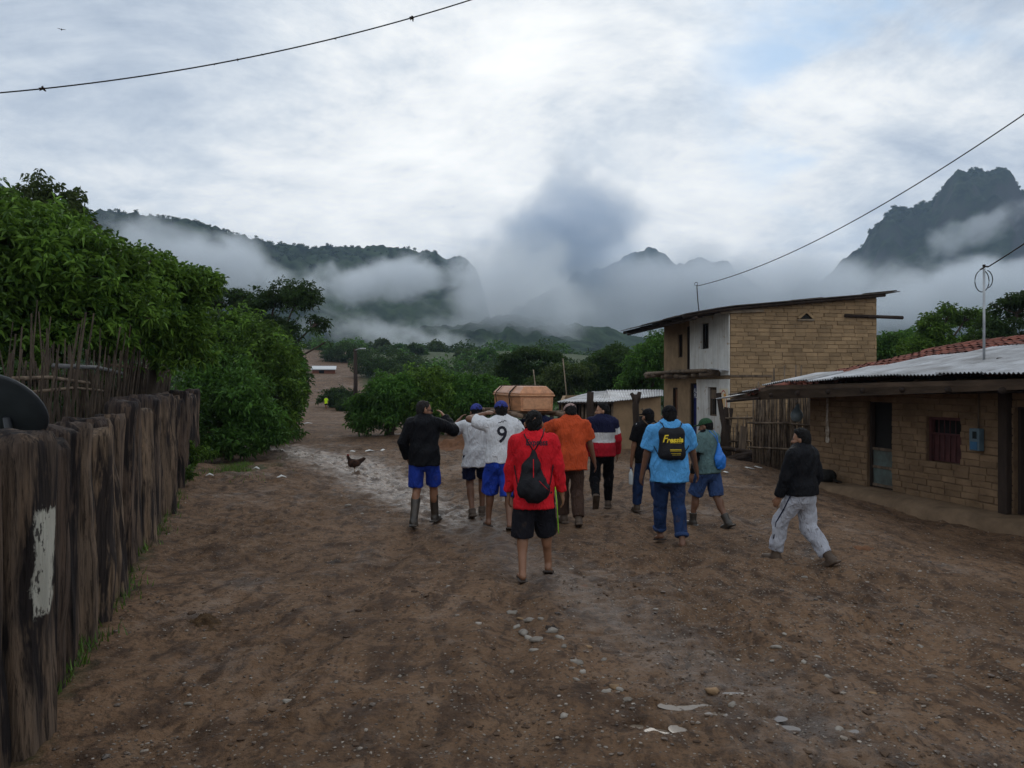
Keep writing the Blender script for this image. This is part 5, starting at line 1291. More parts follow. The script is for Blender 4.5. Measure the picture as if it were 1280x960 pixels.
# posts in front of it
def post(px, Y, y0, y1, r, label, fork=False, m=m_dwood):
    X = GX(px, Y); z0 = CAMZ-(y1-480)*Y/FPX; hh = (y1-y0)*Y/FPX; gz_ = gz(X, Y); g = MB()
    hh = hh+(z0-gz_); q = np.random.default_rng(int(px))
    g.tube([(0, 0, -.2), (.02, 0, hh*.4), (-.01, .01, hh*.8), (.0, 0, hh)], [r*1.1, r, r*.95, r*.85], 8, 1, .08, int(px))
    if fork: g.tube([(0, 0, hh*.86), (-.05, 0, hh*.95), (-.12, 0, hh*1.02)], [r*.8, r*.7, r*.5], 7, 1, .1); g.tube([(0, 0, hh*.86), (.06, 0, hh*.96), (.09, 0, hh*1.04)], [r*.8, r*.7, r*.5], 7, 1, .1)
    o = g.build('wooden_post', m, None, True); o.location = (X, Y, gz_); return tag(o, label, 'post')
post(738, 20.2, 490, 570, .095, 'thick dark upright post in front of the zinc shed roof')
post(795, 19.5, 493, 575, .085, 'forked dark post in front of the mud wall of the shed', True)
post(808, 20.0, 512, 572, .05, 'thin crooked post beside the forked post', True, m_wood)
post(690, 21.0, 515, 568, .06, 'thin dark post at the far corner of the zinc shed')

# ------------------------------------------------------------------ fence of split trunks along the left
def wood_post_mat(painted):
    m = bpy.data.materials.new('split_trunk'); m.use_nodes = True
    t = NT(m.node_tree); b = t.n['Principled BSDF']; tc = t.new('ShaderNodeTexCoord').outputs['Object']; oi = t.new('ShaderNodeObjectInfo').outputs['Random']
    o_ = t.new('ShaderNodeCombineXYZ'); t.put(o_.inputs[0], t.math('MULTIPLY', oi, 37)); t.put(o_.inputs[2], t.math('MULTIPLY', oi, 91))
    vec = t.vmath('ADD', tc, o_.outputs[0])
    big = t.noise(t.mapping(vec, scale=(6, 6, .9)), 1.0, 4, .55, .6); gr = t.noise(t.mapping(vec, scale=(46, 46, 2.6)), 1.0, 8, .72, .5); kn = t.noise(t.mapping(vec, scale=(12, 12, 2)), 1.0, 4, .6)
    c = t.mix(t.maprange(big, .44, .56), (.034, .027, .026), (.200, .145, .105))
    c = t.mix(t.math('MULTIPLY', t.maprange(kn, .52, .62), .85), c, (.25, .175, .12))
    c = t.mix(t.math('MULTIPLY', t.maprange(gr, .48, .62), .8), c, (.010, .008, .008))
    c = t.mix(1.0, c, t.ramp(t.math('FRACT', t.math('MULTIPLY', oi, 7.31)), [(0, (.45, .42, .44)), (.35, (.75, .72, .72)), (.7, (1.0, .98, .95)), (1, (1.35, 1.3, 1.2))]), 'MULTIPLY')
    sp = t.new('ShaderNodeSeparateXYZ'); t.put(sp.inputs[0], tc)
    tp_ = t.maprange(t.math('ADD', sp.outputs[2], t.math('MULTIPLY', big, .9)), 1.85, 2.25); c = t.mix(tp_, c, (.020, .016, .020))
    if painted:
        ns = t.noise(t.mapping(vec, scale=(16, 16, 7)), 1.0, 5, .7)
        zf = t.math('MULTIPLY', t.maprange(t.math('ADD', sp.outputs[2], t.math('MULTIPLY', ns, .34)), .80, .83), t.maprange(t.math('ADD', sp.outputs[2], t.math('MULTIPLY', ns, .34)), 1.33, 1.36, 1, 0))
        xf = t.maprange(t.math('ADD', sp.outputs[0], t.math('MULTIPLY', ns, .14)), .07, .085); yf = t.maprange(t.math('ADD', sp.outputs[1], t.math('MULTIPLY', ns, .10)), .07, .085, 1, 0)
        f = t.math('MULTIPLY', t.math('MULTIPLY', zf, t.math('MULTIPLY', xf, t.maprange(t.math('ADD', sp.outputs[1], t.math('MULTIPLY', ns, .12)), -.075, -.06))), t.math('MULTIPLY', yf, t.maprange(ns, .56, .60, 1, .1)))
        c = t.mix(f, c, (.56, .54, .46))
    t.put(b.inputs['Base Color'], c); b.inputs['Roughness'].default_value = .85; b.inputs['Specular IOR Level'].default_value = .2
    bn = t.new('ShaderNodeBump'); bn.inputs['Strength'].default_value = 1.0; bn.inputs['Distance'].default_value = .035
    t.put(bn.inputs['Height'], t.math('ADD', gr, t.math('MULTIPLY', big, .8))); t.l.new(bn.outputs[0], b.inputs['Normal']); return m
PAINTED = 5
m_post, m_postp = wood_post_mat(False), wood_post_mat(True)
fe = empty('post_fence', (0, 0, 0), 0, 'rough dark fence of split tree-trunk posts along the left of the street', 'fence')
Yp = 2.2; ip = 0; q = np.random.default_rng(77)
while Yp < 17.4:
    X = -1.25-.335*Yp+q.uniform(-.03, .03); gzz = gz(X+.3, Yp)
    hh = 1.57+.10*sstep(4.5, 9, Yp)+q.uniform(-.10, .06)-gzz; a, b_ = q.uniform(.145, .205), q.uniform(.12, .165)
    if ip == PAINTED: X += .06; a = .2; b_ = .15
    n, mrow = 44, 40; th = np.linspace(0, 2*PI, n, endpoint=False); zs = np.linspace(-.25, hh, mrow)
    TH, Z = np.meshgrid(th, zs)
    s_ = ip*13.7
    rad = 1+.27*fbm(np.cos(TH)*1.1+s_, np.sin(TH)*1.1, Z*.9, o=2)+.13*fbm(np.cos(TH)*3.2+s_, np.sin(TH)*3.2, Z*.7, o=2)
    gr_ = fbm(np.cos(TH)*5+s_+.5*Z, np.sin(TH)*5, Z*.5+s_, o=3); rad = rad-.16*np.clip(.22-np.abs(gr_), 0, 1)+.05*fbm(np.cos(TH)*8+s_, np.sin(TH)*8, Z*1.5, o=2)+.10*np.exp(-((Z-q.uniform(.3, 1.3))/.13)**2)*np.cos(TH-q.uniform(0, 6))
    rad = rad*(1.10-.10*Z/hh); rad[-1] *= .88
    tw = ip*.7
    xx = np.sign(np.cos(TH))*np.abs(np.cos(TH))**1.0*b_*rad; yy = np.sign(np.sin(TH))*np.abs(np.sin(TH))**1.0*a*rad
    lx, ly = q.uniform(-.035, .035), q.uniform(-.05, .05)
    xx = xx+lx*Z+.02*fbm(Z*1.2+s_, 0*Z, o=2); yy = yy+ly*Z+.04*fbm(Z*1.1+s_+9, 0*Z, o=2)
    V = np.stack([xx, yy, Z], -1).reshape(-1, 3); top_ = V[-n:].mean(0)+np.array([0, 0, .012]); V = np.vstack([V, top_])
    V[(mrow-1)*n:mrow*n, 2] += .035*fbm(np.cos(th)*1.5+s_, np.sin(th)*1.5, o=2)
    F4 = np.array([(i*n+j, i*n+(j+1) % n, (i+1)*n+(j+1) % n, (i+1)*n+j) for i in range(mrow-1) for j in range(n)]); F3 = np.array([((mrow-1)*n+j, (mrow-1)*n+(j+1) % n, mrow*n) for j in range(n)])
    o = mesh_np('post', V, [F4, F3], m_postp if ip == PAINTED else m_post, fe, True); o.location = (X, Yp, gzz); o.rotation_euler = (0, 0, R(18.5)+q.uniform(-.15, .15))
    if ip == PAINTED: o['label'] = 'post with a flaking patch of white paint'
    Yp += a*2*q.uniform(.92, 1.12)+.045; ip += 1
# taller cane screen behind it
m_cane = mat('dark_cane', (.062, .046, .034), .9, .5, 5, .3, 30, .1, col2=(.020, .015, .012))
cs = empty('cane_screen', (-1.9, 5.0, 0), 0, 'ragged screen of tall dark canes and twigs behind the post fence', 'fence'); q = np.random.default_rng(99); rest = MB()
for i in range(430):
    u = q.random()**.85 if i > 60 else q.uniform(.86, 1.0); Y = u*12.2; X = -.335*Y-.80+q.uniform(-.18, .12)+(1.9-1.10-.335*5-.0)-.02
    hh = q.uniform(1.8, 2.35)+(.9*q.random() if i <= 60 else 0)+(.35 if q.random() > .8 else 0); lx, ly = q.uniform(-.14, .14)*hh, q.uniform(-.14, .14)*hh; r = q.uniform(.007, .018)
    g = MB() if i < 100 else rest
    g.tube([(X, Y, 0), (X+lx*.45+q.uniform(-.03, .03), Y+ly*.45, hh*.5), (X+lx, Y+ly, hh)], [r*1.1, r, r*.5], 6)
    if i < 100: g.build('cane', m_cane, cs, True)
tag(rest.build('cane', m_cane, cs, True), kind='stuff')
for (Y0, Y1, zz, r) in ((2.4, 6.5, 2.02, .026), (.5, 4.0, 1.88, .02), (5.5, 12, 2.1, .024), (1.5, 5.0, 1.78, .016)):
    X = lambda Y: -.335*Y-.72+(1.9-1.10-.335*5); g = MB(); g.tube([(X(Y0), Y0, zz), (X((Y0+Y1)/2), (Y0+Y1)/2, zz+.03), (X(Y1), Y1, zz-.02)], r, 6, 1, .05); g.build('rail', m_stick if r != .026 else mat('silvery_rail', (.13, .13, .13), .8, .3, 4, .2), cs, True)
# dish
m_dish = mat('dark_dish_paint', (.030, .034, .040), .45, .3, 5, .05)
ds = empty('satellite_dish', P(-4, 512, 4.6)+Vector((-.02, .1, 0)), 0, 'dark grey satellite dish standing behind the post fence', 'satellite dish')
n = 32; V = []; F = []
for ir, rr_ in enumerate((0, .09, .17, .23, .25)):
    for i in range(n): th = 2*PI*i/n; V.append((rr_*math.cos(th), rr_*math.sin(th)*.95, .45*rr_*rr_))
for ir in range(4):
    for i in range(n): F.append((ir*n+i, ir*n+(i+1) % n, (ir+1)*n+(i+1) % n, (ir+1)*n+i))
V = np.array(V); V2 = V-np.array([0, 0, .012]); g = MB(); g.add(np.vstack([V, V2]), F+[tuple(x+5*n for x in f)[::-1] for f in F]+[(4*n+i, 4*n+(i+1) % n, 9*n+(i+1) % n, 9*n+i) for i in range(n)])
o = g.build('reflector', m_dish, ds, True); o.rotation_euler = (R(-52), R(22), R(10))
g = MB(); g.tube([(0, .02, -.05), (0, .10, -.35), (0, .12, -1.9)], .022, 8); g.build('mount_pole', m_dish, ds, True)

# ------------------------------------------------------------------ wires
def wire(name, pts, r, label, n=40, sag=0.0):
    pts = [Vector(p) for p in pts]; out = []
    for a, b in zip(pts[:-1], pts[1:]):
        for i in range(n): t_ = i/n; p = a.lerp(b, t_); p.z -= sag*4*t_*(1-t_); out.append(tuple(p))
    out.append(tuple(pts[-1])); g = MB(); g.tube(out, r, 6); o = g.build(name, m_cable, None, True); return tag(o, label, 'cable')
A, B = P(0, 116, 8.6), P(588, 0, 9.6); dA = (A-B)*.35; dB = (B-A)*.5
w1_ = wire('overhead_cable', [A+dA+Vector((0, 0, .38)), A+Vector((0, 0, .0)), B, B+dB+Vector((0, 0, .9))], .0075, 'black overhead cable with dark tufts crossing the sky above the trees', 30, .0)
# redo as one smooth hanging curve
bpy.data.objects.remove(w1_)
def curve_pt(s): p = A.lerp(B, s); p.z += .55*(s*s-s)*1.15; return p
g = MB(); g.tube([tuple(curve_pt(s)) for s in np.linspace(-.45, 1.6, 60)], .0075, 6); w1_ = g.build('overhead_cable', m_cable, None, True); tag(w1_, 'black overhead cable with dark tufts crossing the sky above the trees', 'cable')
for i, (s, r) in enumerate(((.082, .030), (.235, .014), (.295, .012), (.43, .018), (.478, .014), (.53, .014), (.69, .016), (.865, .034))):
    p = curve_pt(s); g = MB(); q = np.random.default_rng(i)
    for k_ in range(10 if r > .02 else 5): d_ = q.normal(size=3); d_ /= np.linalg.norm(d_); g.tube([tuple(p), tuple(np.array(p)+d_*r*.6), tuple(np.array(p)+d_*r*1.3+np.array([0, 0, -.2*r]))], [r*.35, r*.3, r*.08], 5)
    g.build('air_plant', m_dwood, w1_, True)
an = h2.matrix_basis @ Vector((-.35, 1.6, 0)); ax_, ay_ = GX(871, an.y), an.y
am = empty('antenna_mast', (ax_, ay_, 4.10), 0, 'short bent wire mast on the dark roof of the two-storey house', 'mast')
atop = P(870, 356, ay_)
g = MB(); g.tube([(0.08, 0, .0), (.03, 0, (atop.z-4.1)*.5), (0, 0, atop.z-4.1)], .016, 6); g.build('rod', m_dwood, am, True)
g = MB(); g.tube([(.05*math.cos(a)-.02, 0, atop.z-4.1+.02+.06*math.sin(a)) for a in np.linspace(-.6, 4.2, 10)], .010, 5); g.build('wire_loop', m_cable, am, True)
wire('overhead_cable', [atop+Vector((.03, 0, -.04)), P(1280, 143, 13.5)], .011, 'long black cable running from the two-storey house up across the sky', 40, .42)
E2 = P(1280, 143, 13.5)+(P(1280, 143, 13.5)-atop)*.25; E2.z += .55
wire('overhead_cable', [P(1280, 143, 13.5), E2], .011, 'far end of the long black cable, beyond the pipe mast', 4)
mt_ = mp+Vector((.07, 0, MH+.03)); E3 = P(1280, 303, 10.8)
wire('overhead_cable', [mt_, E3+(E3-mt_)*1.4], .010, 'short grey-black cable leaving the pipe mast on the zinc roof', 20, .02)
# ------------------------------------------------------------------ vegetation
def leaf_mat(name, dark, light, trans=.25):
    m = bpy.data.materials.new(name); m.use_nodes = True
    t = NT(m.node_tree); b = t.n['Principled BSDF']; geo = t.new('ShaderNodeNewGeometry'); at = t.new('ShaderNodeAttribute', attribute_name='col')
    c = t.mix(geo.outputs['Random Per Island'], dark, light)
    c = t.mix(1.0, c, at.outputs['Color'], 'MULTIPLY')
    t.put(b.inputs['Base Color'], c); b.inputs['Roughness'].default_value = .5; b.inputs['Specular IOR Level'].default_value = .25
    tr = t.new('ShaderNodeBsdfTranslucent'); t.put(tr.inputs[0], t.mix(.5, c, (.10, .16, .02)))
    mx = t.new('ShaderNodeMixShader'); mx.inputs[0].default_value = trans
    out = t.n['Material Output']; t.l.new(b.outputs[0], mx.inputs[1]); t.l.new(tr.outputs[0], mx.inputs[2]); t.l.new(mx.outputs[0], out.inputs[0]); return m
m_leaf = leaf_mat('leaf_green', (.024, .064, .012), (.140, .245, .036)); m_leaf2 = leaf_mat('leaf_mid_green', (.026, .075, .014), (.085, .185, .032)); m_leaf3 = leaf_mat('leaf_dark_green', (.016, .034, .012), (.042, .078, .022)); m_leaf4 = leaf_mat('leaf_olive', (.030, .046, .016), (.075, .10, .034))
m_bark = mat('tree_bark', (.075, .058, .045), .95, .4, 4, .5, 24, .1, stretch=(3, 3, .6))
def leaves(q, C, size, n_per, droop=.35, spread=1.0, tint=None, slim=.34, fold=.12):
    """rosettes of folded leaves at the cluster points C; returns verts, quads, colours"""
    n = len(C)*n_per
    Cc = np.repeat(C, n_per, 0); az = q.uniform(0, 2*PI, n); el = q.normal(-droop*.2, .55, n)
    d = np.stack([np.cos(az)*np.cos(el), np.sin(az)*np.cos(el), np.sin(el)], 1)
    L = size*q.uniform(.65, 1.25, n); st = size*.25*spread*q.uniform(0, 1, n)
    side = np.cross(d, q.normal(size=(n, 3))*.35+np.array([0, 0, 1.0])); side /= np.linalg.norm(side, axis=1)[:, None]+1e-9
    up = np.cross(side, d)
    b0 = Cc+d*st[:, None]; mid = b0+d*(L*.5)[:, None]; tip = b0+d*L[:, None]-np.array([0, 0, 1])*(droop*L*.6)[:, None]
    wv = side*(L*slim*.5)[:, None]; lift = up*(L*fold)[:, None]
    V = np.stack([b0, mid+wv+lift, tip, mid-wv+lift], 1).reshape(-1, 3)
    i = np.arange(n)*4; F = np.concatenate([np.stack([i, i+1, i+2], 1), np.stack([i, i+2, i+3], 1)])
    cl = np.repeat((q.uniform(.55, 1.45, len(C)) if tint is None else tint), n_per); cl = np.repeat(cl, 4)
    col = np.stack([cl*.98, cl, cl*.95], 1)
    return V, F, col
def tree(name, loc, lobes, ncl, leaf, m, label, cat, group=None, trunk=.12, seed=0, n_per=6, droop=.35, hollow=.55, slim=.34, multi=1, bare=0.0, trunk_h=None, shrink=1.0):
    """lobes: (dx, dy, z, rx, ry, rz); trunk and limbs reach into every lobe"""
    q = np.random.default_rng(seed+1000); e = empty(name, loc, q.uniform(0, 6) if False else 0, label, cat, group)
    lb = np.array(lobes, float); vol = (lb[:, 3]*lb[:, 4]*lb[:, 5])**(2/3.); pr = vol/vol.sum()
    which = q.choice(len(lb), ncl, p=pr)
    d = q.normal(size=(ncl, 3)); d /= np.linalg.norm(d, axis=1)[:, None]
    rad = hollow+(1-hollow)*q.random(ncl)**.6
    o = 1+.42*fbm(d[:, 0]*1.9+which*7.3+seed, d[:, 1]*1.9, d[:, 2]*1.9, o=3)
    C = lb[which, :3]+d*lb[which, 3:6]*(rad*o)[:, None]*shrink
    keep = vnoise(C[:, 0]*2.1/leaf*.12+seed, C[:, 1]*2.1/leaf*.12, C[:, 2]*2.6/leaf*.12) > -.42+bare
    C = C[keep & (C[:, 2] > .12)]
    clump = fbm(C[:, 0]*1.3+seed, C[:, 1]*1.3, C[:, 2]*1.6, o=2)
    tint = np.clip(1+.6*clump+q.normal(0, .16, len(C)), .35, 1.9)
    V, F, col = leaves(q, C, leaf, n_per, droop, 1.0, tint, slim)
    mesh_np('crown', V, F, m, e, False, col)
    g = MB(); zb_ = lb[:, 2].min()
    for k_ in range(multi):
        off = np.array([q.uniform(-.25, .25), q.uniform(-.25, .25), 0])*(multi > 1)
        th = trunk_h if trunk_h else max(.25, (lb[:, 2]-lb[:, 5]).min()+.25*lb[:, 5].mean())
        top = np.array([q.uniform(-.1, .1)*th, q.uniform(-.1, .1)*th, th])+off*1.6
        g.tube([off+np.array([0, 0, -.25]), off+np.array([0, 0, th*.25]), off*.6+top*.55, top], [trunk*1.35, trunk*1.05, trunk*.92, trunk*.8], 9, 1, .08, seed+k_)
        for i, L in enumerate(lb):
            if multi > 1 and i % multi != k_: continue
            c_ = L[:3]; md = top*.5+c_*.5+q.normal(0, .12, 3)*L[3]
            g.tube([top, md, c_], [trunk*.6, trunk*.38, trunk*.22], 7, 1, .08, i)
            cand = C[which[keep & True][:len(C)] == i] if False else C[np.linalg.norm((C-c_)/L[3:6], axis=1) < 1.15]
            for c2 in cand[q.permutation(len(cand))[:9 if leaf < .5 else 5]]:
                g.tube([c_*.8+md*.2, c_*.45+c2*.55+q.normal(0, .06, 3), c2], [trunk*.2, trunk*.12, trunk*.04], 5)
    g.build('trunk', m_bark, e, True)
    return e
def T3(px, py, Y): p = P(px, py, Y); return p
# the two broad-leaved trees hanging over the post fence
def at_(px, Y): return Vector((GX(px, Y), Y, gz(GX(px, Y), Y)))
def lob(base, items):
    """crown lobes given by where they stand in space: (px, py, Y, rx, ry, rz)"""
    out = []
    for px, py, Y, rx, ry, rz_l in items: p = P(px, py, Y)-base; out.append((p.x, p.y, p.z, rx, ry, rz_l))
    return out
b0 = at_(30, 10.8)
tree('broadleaf_tree', b0, lob(b0, [(0, 335, 10.4, 1.2, 1.2, .95), (75, 345, 10.6, 1.0, 1.1, .85), (-90, 350, 10.5, 1.3, 1.2, 1.0), (40, 285, 11.2, .75, .8, .42), (110, 325, 11.2, .70, .8, .50), (130, 395, 10.9, .75, .8, .45), (20, 415, 10.2, .9, .9, .42), (150, 350, 11.4, .6, .7, .45), (12, 258, 11, .28, .3, .22), (62, 288, 11, .25, .3, .25), (98, 290, 11.2, .25, .3, .28), (128, 304, 11.3, .25, .3, .22), (165, 325, 11.4, .22, .3, .2)]), 7600, .125, m_leaf, 'large glossy broad-leaved tree hanging over the near part of the post fence', 'tree', trunk=.15, seed=3, n_per=7, droop=.40, hollow=.5, bare=.10, shrink=.92)
b0 = at_(175, 13.2)
tree('broadleaf_tree', b0, lob(b0, [(175, 350, 12.8, .75, .8, .45), (205, 385, 13.0, .75, .8, .55), (235, 350, 13.4, .50, .6, .26), (150, 410, 12.6, .8, .8, .55), (225, 425, 13.4, .55, .7, .45), (255, 352, 13.6, .3, .4, .2)]), 3600, .125, m_leaf, 'smaller broad-leaved tree at the far end of the post fence', 'tree', trunk=.10, seed=5, n_per=7, droop=.40, hollow=.35, bare=.14)
b0 = at_(70, 17)
tree('feathery_tree', b0, lob(b0, [(50, 252, 17, .55, .6, .62), (88, 262, 17.2, .36, .5, .60), (30, 280, 17, .6, .6, .5), (70, 300, 17, .9, .9, .6), (110, 300, 17.5, .45, .5, .4)]), 1500, .13, m_leaf4, 'tall thin feathery tree top rising behind the broad-leaved tree', 'tree', trunk=.09, seed=6, n_per=7, hollow=.2, slim=.22, droop=.6)
# shrubs along the left side of the track
for i, (px, Y, its, n, lab) in enumerate((
    (285, 19.5, [(290, 500, 19.3, .95, .9, .75), (318, 520, 19.6, .7, .8, .55), (268, 470, 19.8, .8, .8, .7), (340, 540, 19.4, .40, .5, .30), (290, 548, 19.0, .9, .7, .40), (262, 540, 18.8, .6, .6, .45)], 3000, 'dense bright green shrub at the end of the post fence'),
    (300, 22.5, [(300, 430, 22.5, 1.15, 1.1, .85), (330, 450, 22, 1.0, 1.0, .8), (272, 415, 23, .9, .9, .6), (345, 490, 21.8, .8, .8, .8), (320, 520, 21.5, .8, .8, .6), (350, 535, 21.5, .6, .6, .45)], 3400, 'tall dense green shrub right behind the first one beside the track'),
    (338, 26, [(336, 455, 26, 1.1, 1.2, .9), (356, 472, 25.5, .7, .8, .7), (348, 500, 25.2, .85, .9, .6), (322, 430, 26.5, 1.0, 1.0, .7), (352, 535, 25, .7, .7, .45)], 2800, 'third green shrub of the row where the track bends'),
    (358, 31, [(358, 470, 31, .8, .9, .9), (368, 488, 30.6, .5, .7, .6), (348, 445, 31.5, .9, 1, .7), (366, 518, 30.5, .45, .6, .4)], 1900, 'farthest green shrub of the row left of the track'))):
    b0 = at_(px, Y); tree('shrub', b0, lob(b0, its), n, .15+.012*i, (m_leaf2, m_leaf, m_leaf2, m_leaf3)[i], lab, 'shrub', 'shrubs left of the track', trunk=.06, seed=20+i, n_per=6, hollow=.5, multi=2)
# spreading acacia
b0 = at_(330, 33)
tree('acacia_tree', b0, lob(b0, [(372, 372, 33, 1.05, 1.2, .62), (345, 368, 33.5, .9, 1, .45), (395, 405, 32.6, .55, .8, .42), (320, 388, 33, 1.0, 1.1, .5), (292, 372, 34, .85, 1, .38), (262, 378, 34, .8, .9, .35), (350, 412, 33, 1.0, 1.1, .55), (407, 428, 32.4, .25, .4, .18), (300, 415, 33, .9, .9, .6)]), 3600, .17, m_leaf3, 'spreading flat-topped acacia above the shrubs left of the track', 'tree', trunk=.13, seed=31, n_per=6, hollow=.3, slim=.24, droop=.5, bare=.10, trunk_h=2.2)
# low trees in the middle
for i, (px, Y, its, n) in enumerate(((482, 28, [(478, 505, 28, 1.0, 1.1, .82), (455, 520, 27.7, .55, .7, .5), (500, 490, 28.2, .9, 1.0, .65)], 2600), (540, 29, [(540, 488, 29, 1.15, 1.2, .75), (520, 510, 28.6, .9, .9, .65), (560, 515, 28.8, .9, .9, .6)], 2500), (598, 29.5, [(595, 492, 29.5, 1.1, 1.1, .75), (575, 505, 29, .8, .8, .7), (618, 500, 29.6, .8, .9, .65)], 2400))):
    b0 = at_(px, Y); tree('orchard_tree', b0, lob(b0, its), n, .17, (m_leaf2, m_leaf, m_leaf2)[i], ('leftmost low round orchard tree with dark trunk by the track', 'middle low round orchard tree behind the black-jacketed man', 'right-hand low round orchard tree behind the coffin bearers')[i], 'tree', 'low orchard trees', trunk=.10, seed=40+i, n_per=6, hollow=.5, multi=2, trunk_h=.7)
# trees behind the coffin, the shed and the houses
for i, (px, Y, its, n, lf, m, lab) in enumerate((
    (655, 44, [(640, 448, 44, .8, 1, .3), (662, 442, 44, .9, 1, .32), (690, 446, 44, .7, .9, .28), (655, 470, 44, 1.4, 1.3, .8), (632, 462, 44, .6, .8, .4)], 1700, .20, m_leaf3, 'flat-topped dark tree just behind the coffin'),
    (700, 40, [(705, 475, 40, 1.3, 1.2, .8), (680, 485, 40, 1.0, 1, .7), (725, 470, 40.5, 1.0, 1, .6)], 1800, .20, m_leaf4, 'olive green tree behind the left end of the shed roof'),
    (770, 42, [(765, 455, 42, 1.4, 1.2, .7), (790, 470, 42, 1.2, 1.2, .8), (745, 472, 42, 1.2, 1.1, .8), (772, 440, 43, .7, .8, .35)], 2200, .21, m_leaf3, 'round-crowned dark tree behind the shed roof'),
    (815, 34, [(815, 455, 34, 1.1, 1.1, .9), (835, 440, 34.5, 1.0, 1, .9), (800, 475, 34, 1, 1, .6), (822, 425, 35, .5, .6, .4)], 2200, .18, m_leaf2, 'bushy green tree touching the left side of the two-storey house'),
    (1120, 34, [(1125, 432, 34, 1.2, 1.2, .6), (1105, 440, 34, .9, 1, .6), (1150, 428, 34.5, 1.0, 1.1, .6)], 1800, .19, m_leaf2, 'low green tree just right of the two-storey house'),
    (1180, 29, [(1165, 408, 29, .55, .7, .5), (1182, 398, 29, .30, .5, .50), (1208, 398, 29.5, .8, .8, .35), (1185, 440, 29, 1.1, 1, .55), (1215, 430, 29, .8, .8, .5), (1150, 435, 29, .7, .7, .4)], 2200, .17, m_leaf, 'taller green tree with pale shoots above the red tiles'),
    (1265, 25, [(1272, 388, 25, .65, .8, .48), (1247, 402, 25, .50, .7, .40), (1295, 380, 25, .8, .8, .55), (1260, 430, 25, 1.0, .9, .45), (1232, 428, 25.3, .4, .5, .3)], 2000, .17, m_leaf3, 'dark green tree behind the roof at the far right'))):
    b0 = at_(px, Y); tree('background_tree', b0, lob(b0, its), n, lf, m, lab, 'tree', 'trees behind the houses', trunk=.11, seed=60+i, n_per=6, hollow=.4, multi=1)
# weeds at the foot of the posts
for i, (px, py, Y, r, hh, n, lab) in enumerate(((233, 600, 14.6, .22, .55, 260, 'tuft of tall green weeds against the far posts'), (228, 628, 12.9, .16, .32, 160, 'low green weeds at the foot of a post'), (265, 565, 18.6, .4, .6, 420, 'leafy weeds at the corner beyond the last post'), (250, 590, 17.2, .3, .35, 240, 'low weeds below the shrub at the fence end'))):
    X = GX(px, Y); tree('weed_clump', (X, Y, gz(X, Y)), [(0, 0, hh*.55, r, r, hh*.5)], n, .10, m_leaf, lab, 'weeds', None, trunk=.012, seed=80+i, n_per=5, hollow=.1, trunk_h=hh*.4)
# bushes along the far track
for i, (px, py, Y, r, hh, lab) in enumerate(((424, 497, 63, 1.35, 1.6, 'dark round bush right beside the far-off child'), (446, 500, 60, 1.3, 1.2, 'low dark bush at the end of the far-off hedge'), (432, 452, 135, 3.6, 3.2, 'dark bush by the far white-roofed house'), (478, 462, 105, 3.6, 3.4, 'broad bush right of the far bare slope'))):
    X = GX(px, Y); tree('far_bush', (X, Y, gz(X, Y)), [(0, 0, hh*.5, r, r, hh*.5), (r*.7, 0, hh*.42, r*.7, r*.7, hh*.4), (-r*.6, 0, hh*.4, r*.6, r*.6, hh*.38)], 900, .16+.0022*Y, m_leaf3, lab, 'bush', 'bushes along the far track', trunk=.08, seed=90+i, n_per=5, hollow=.5)
# wooded slopes: trees one can tell apart, then the mass beyond them
q = np.random.default_rng(500)
fv = [(384, 440, 250), (425, 437, 235), (447, 430, 225), (462, 436, 240), (478, 446, 180), (500, 444, 210), (520, 452, 160), (545, 452, 190), (470, 462, 110), (505, 466, 95), (580, 456, 150), (610, 455, 130), (640, 462, 100), (490, 478, 70), (560, 472, 85), (730, 455, 75), (780, 445, 70), (840, 445, 60), (620, 470, 70), (690, 455, 90)]
for i, (px, py, Y) in enumerate(fv):
    X = GX(px, Y); z0 = gz(X, Y); hh = max(2.4, min(7.5, CAMZ-(py-480)*Y/FPX-z0)); r = hh*q.uniform(.42, .62)
    tree('hillside_tree', (X, Y, z0), [(0, 0, hh*.66, r, r, hh*.34), (r*.6, 0, hh*.5, r*.7, r*.7, hh*.3), (-r*.6, 0, hh*.52, r*.7, r*.7, hh*.3)], 520, .22+.0026*Y, (m_leaf3, m_leaf4, m_leaf2)[i % 3], 'small rounded tree on the green slope beyond the track', 'tree', 'trees on the far green slope', trunk=.10, seed=120+i, n_per=5, hollow=.4)
def woodland(name, pts, m, seed, leaf, ncl):
    Vs, Fs, Cs, k_ = [], [], [], 0; q = np.random.default_rng(seed)
    for (x, y, s) in pts:
        z = gz(x, y); n = ncl; d = q.normal(size=(n, 3)); d /= np.linalg.norm(d, axis=1)[:, None]; d[:, 2] = np.abs(d[:, 2])
        C = np.array([x, y, z])+d*np.array([s, s, s*.85])*(.6+.4*q.random(n))[:, None]*(1+.25*vnoise(d[:, 0]*2+x, d[:, 1]*2+y, d[:, 2]*2))[:, None]
        tint = np.clip(q.normal(1, .12)*(1+q.normal(0, .2, n)), .5, 1.7)
        V, F, col = leaves(q, C, leaf*(.6+y*.006), 4, .3, 1, tint, .55); Vs.append(V); Fs.append(F+k_); Cs.append(col); k_ += len(V)
    return tag(mesh_np(name, np.vstack(Vs), np.vstack(Fs), m, None, False, np.vstack(Cs)), kind='stuff')
pts = []
while len(pts) < 620:
    y = math.exp(q.uniform(math.log(48), math.log(330))); x = q.uniform(-.75, .75)*y
    if abs(x+.228*y) < 2.6+.036*y and y < 150 and x < -.12*y: continue
    if y < 62 and -17 < x < -7: continue
    if y < 60 and x > 3: continue
    pts.append((x, y, q.uniform(1.0, 2.1)*(1+y/260)))
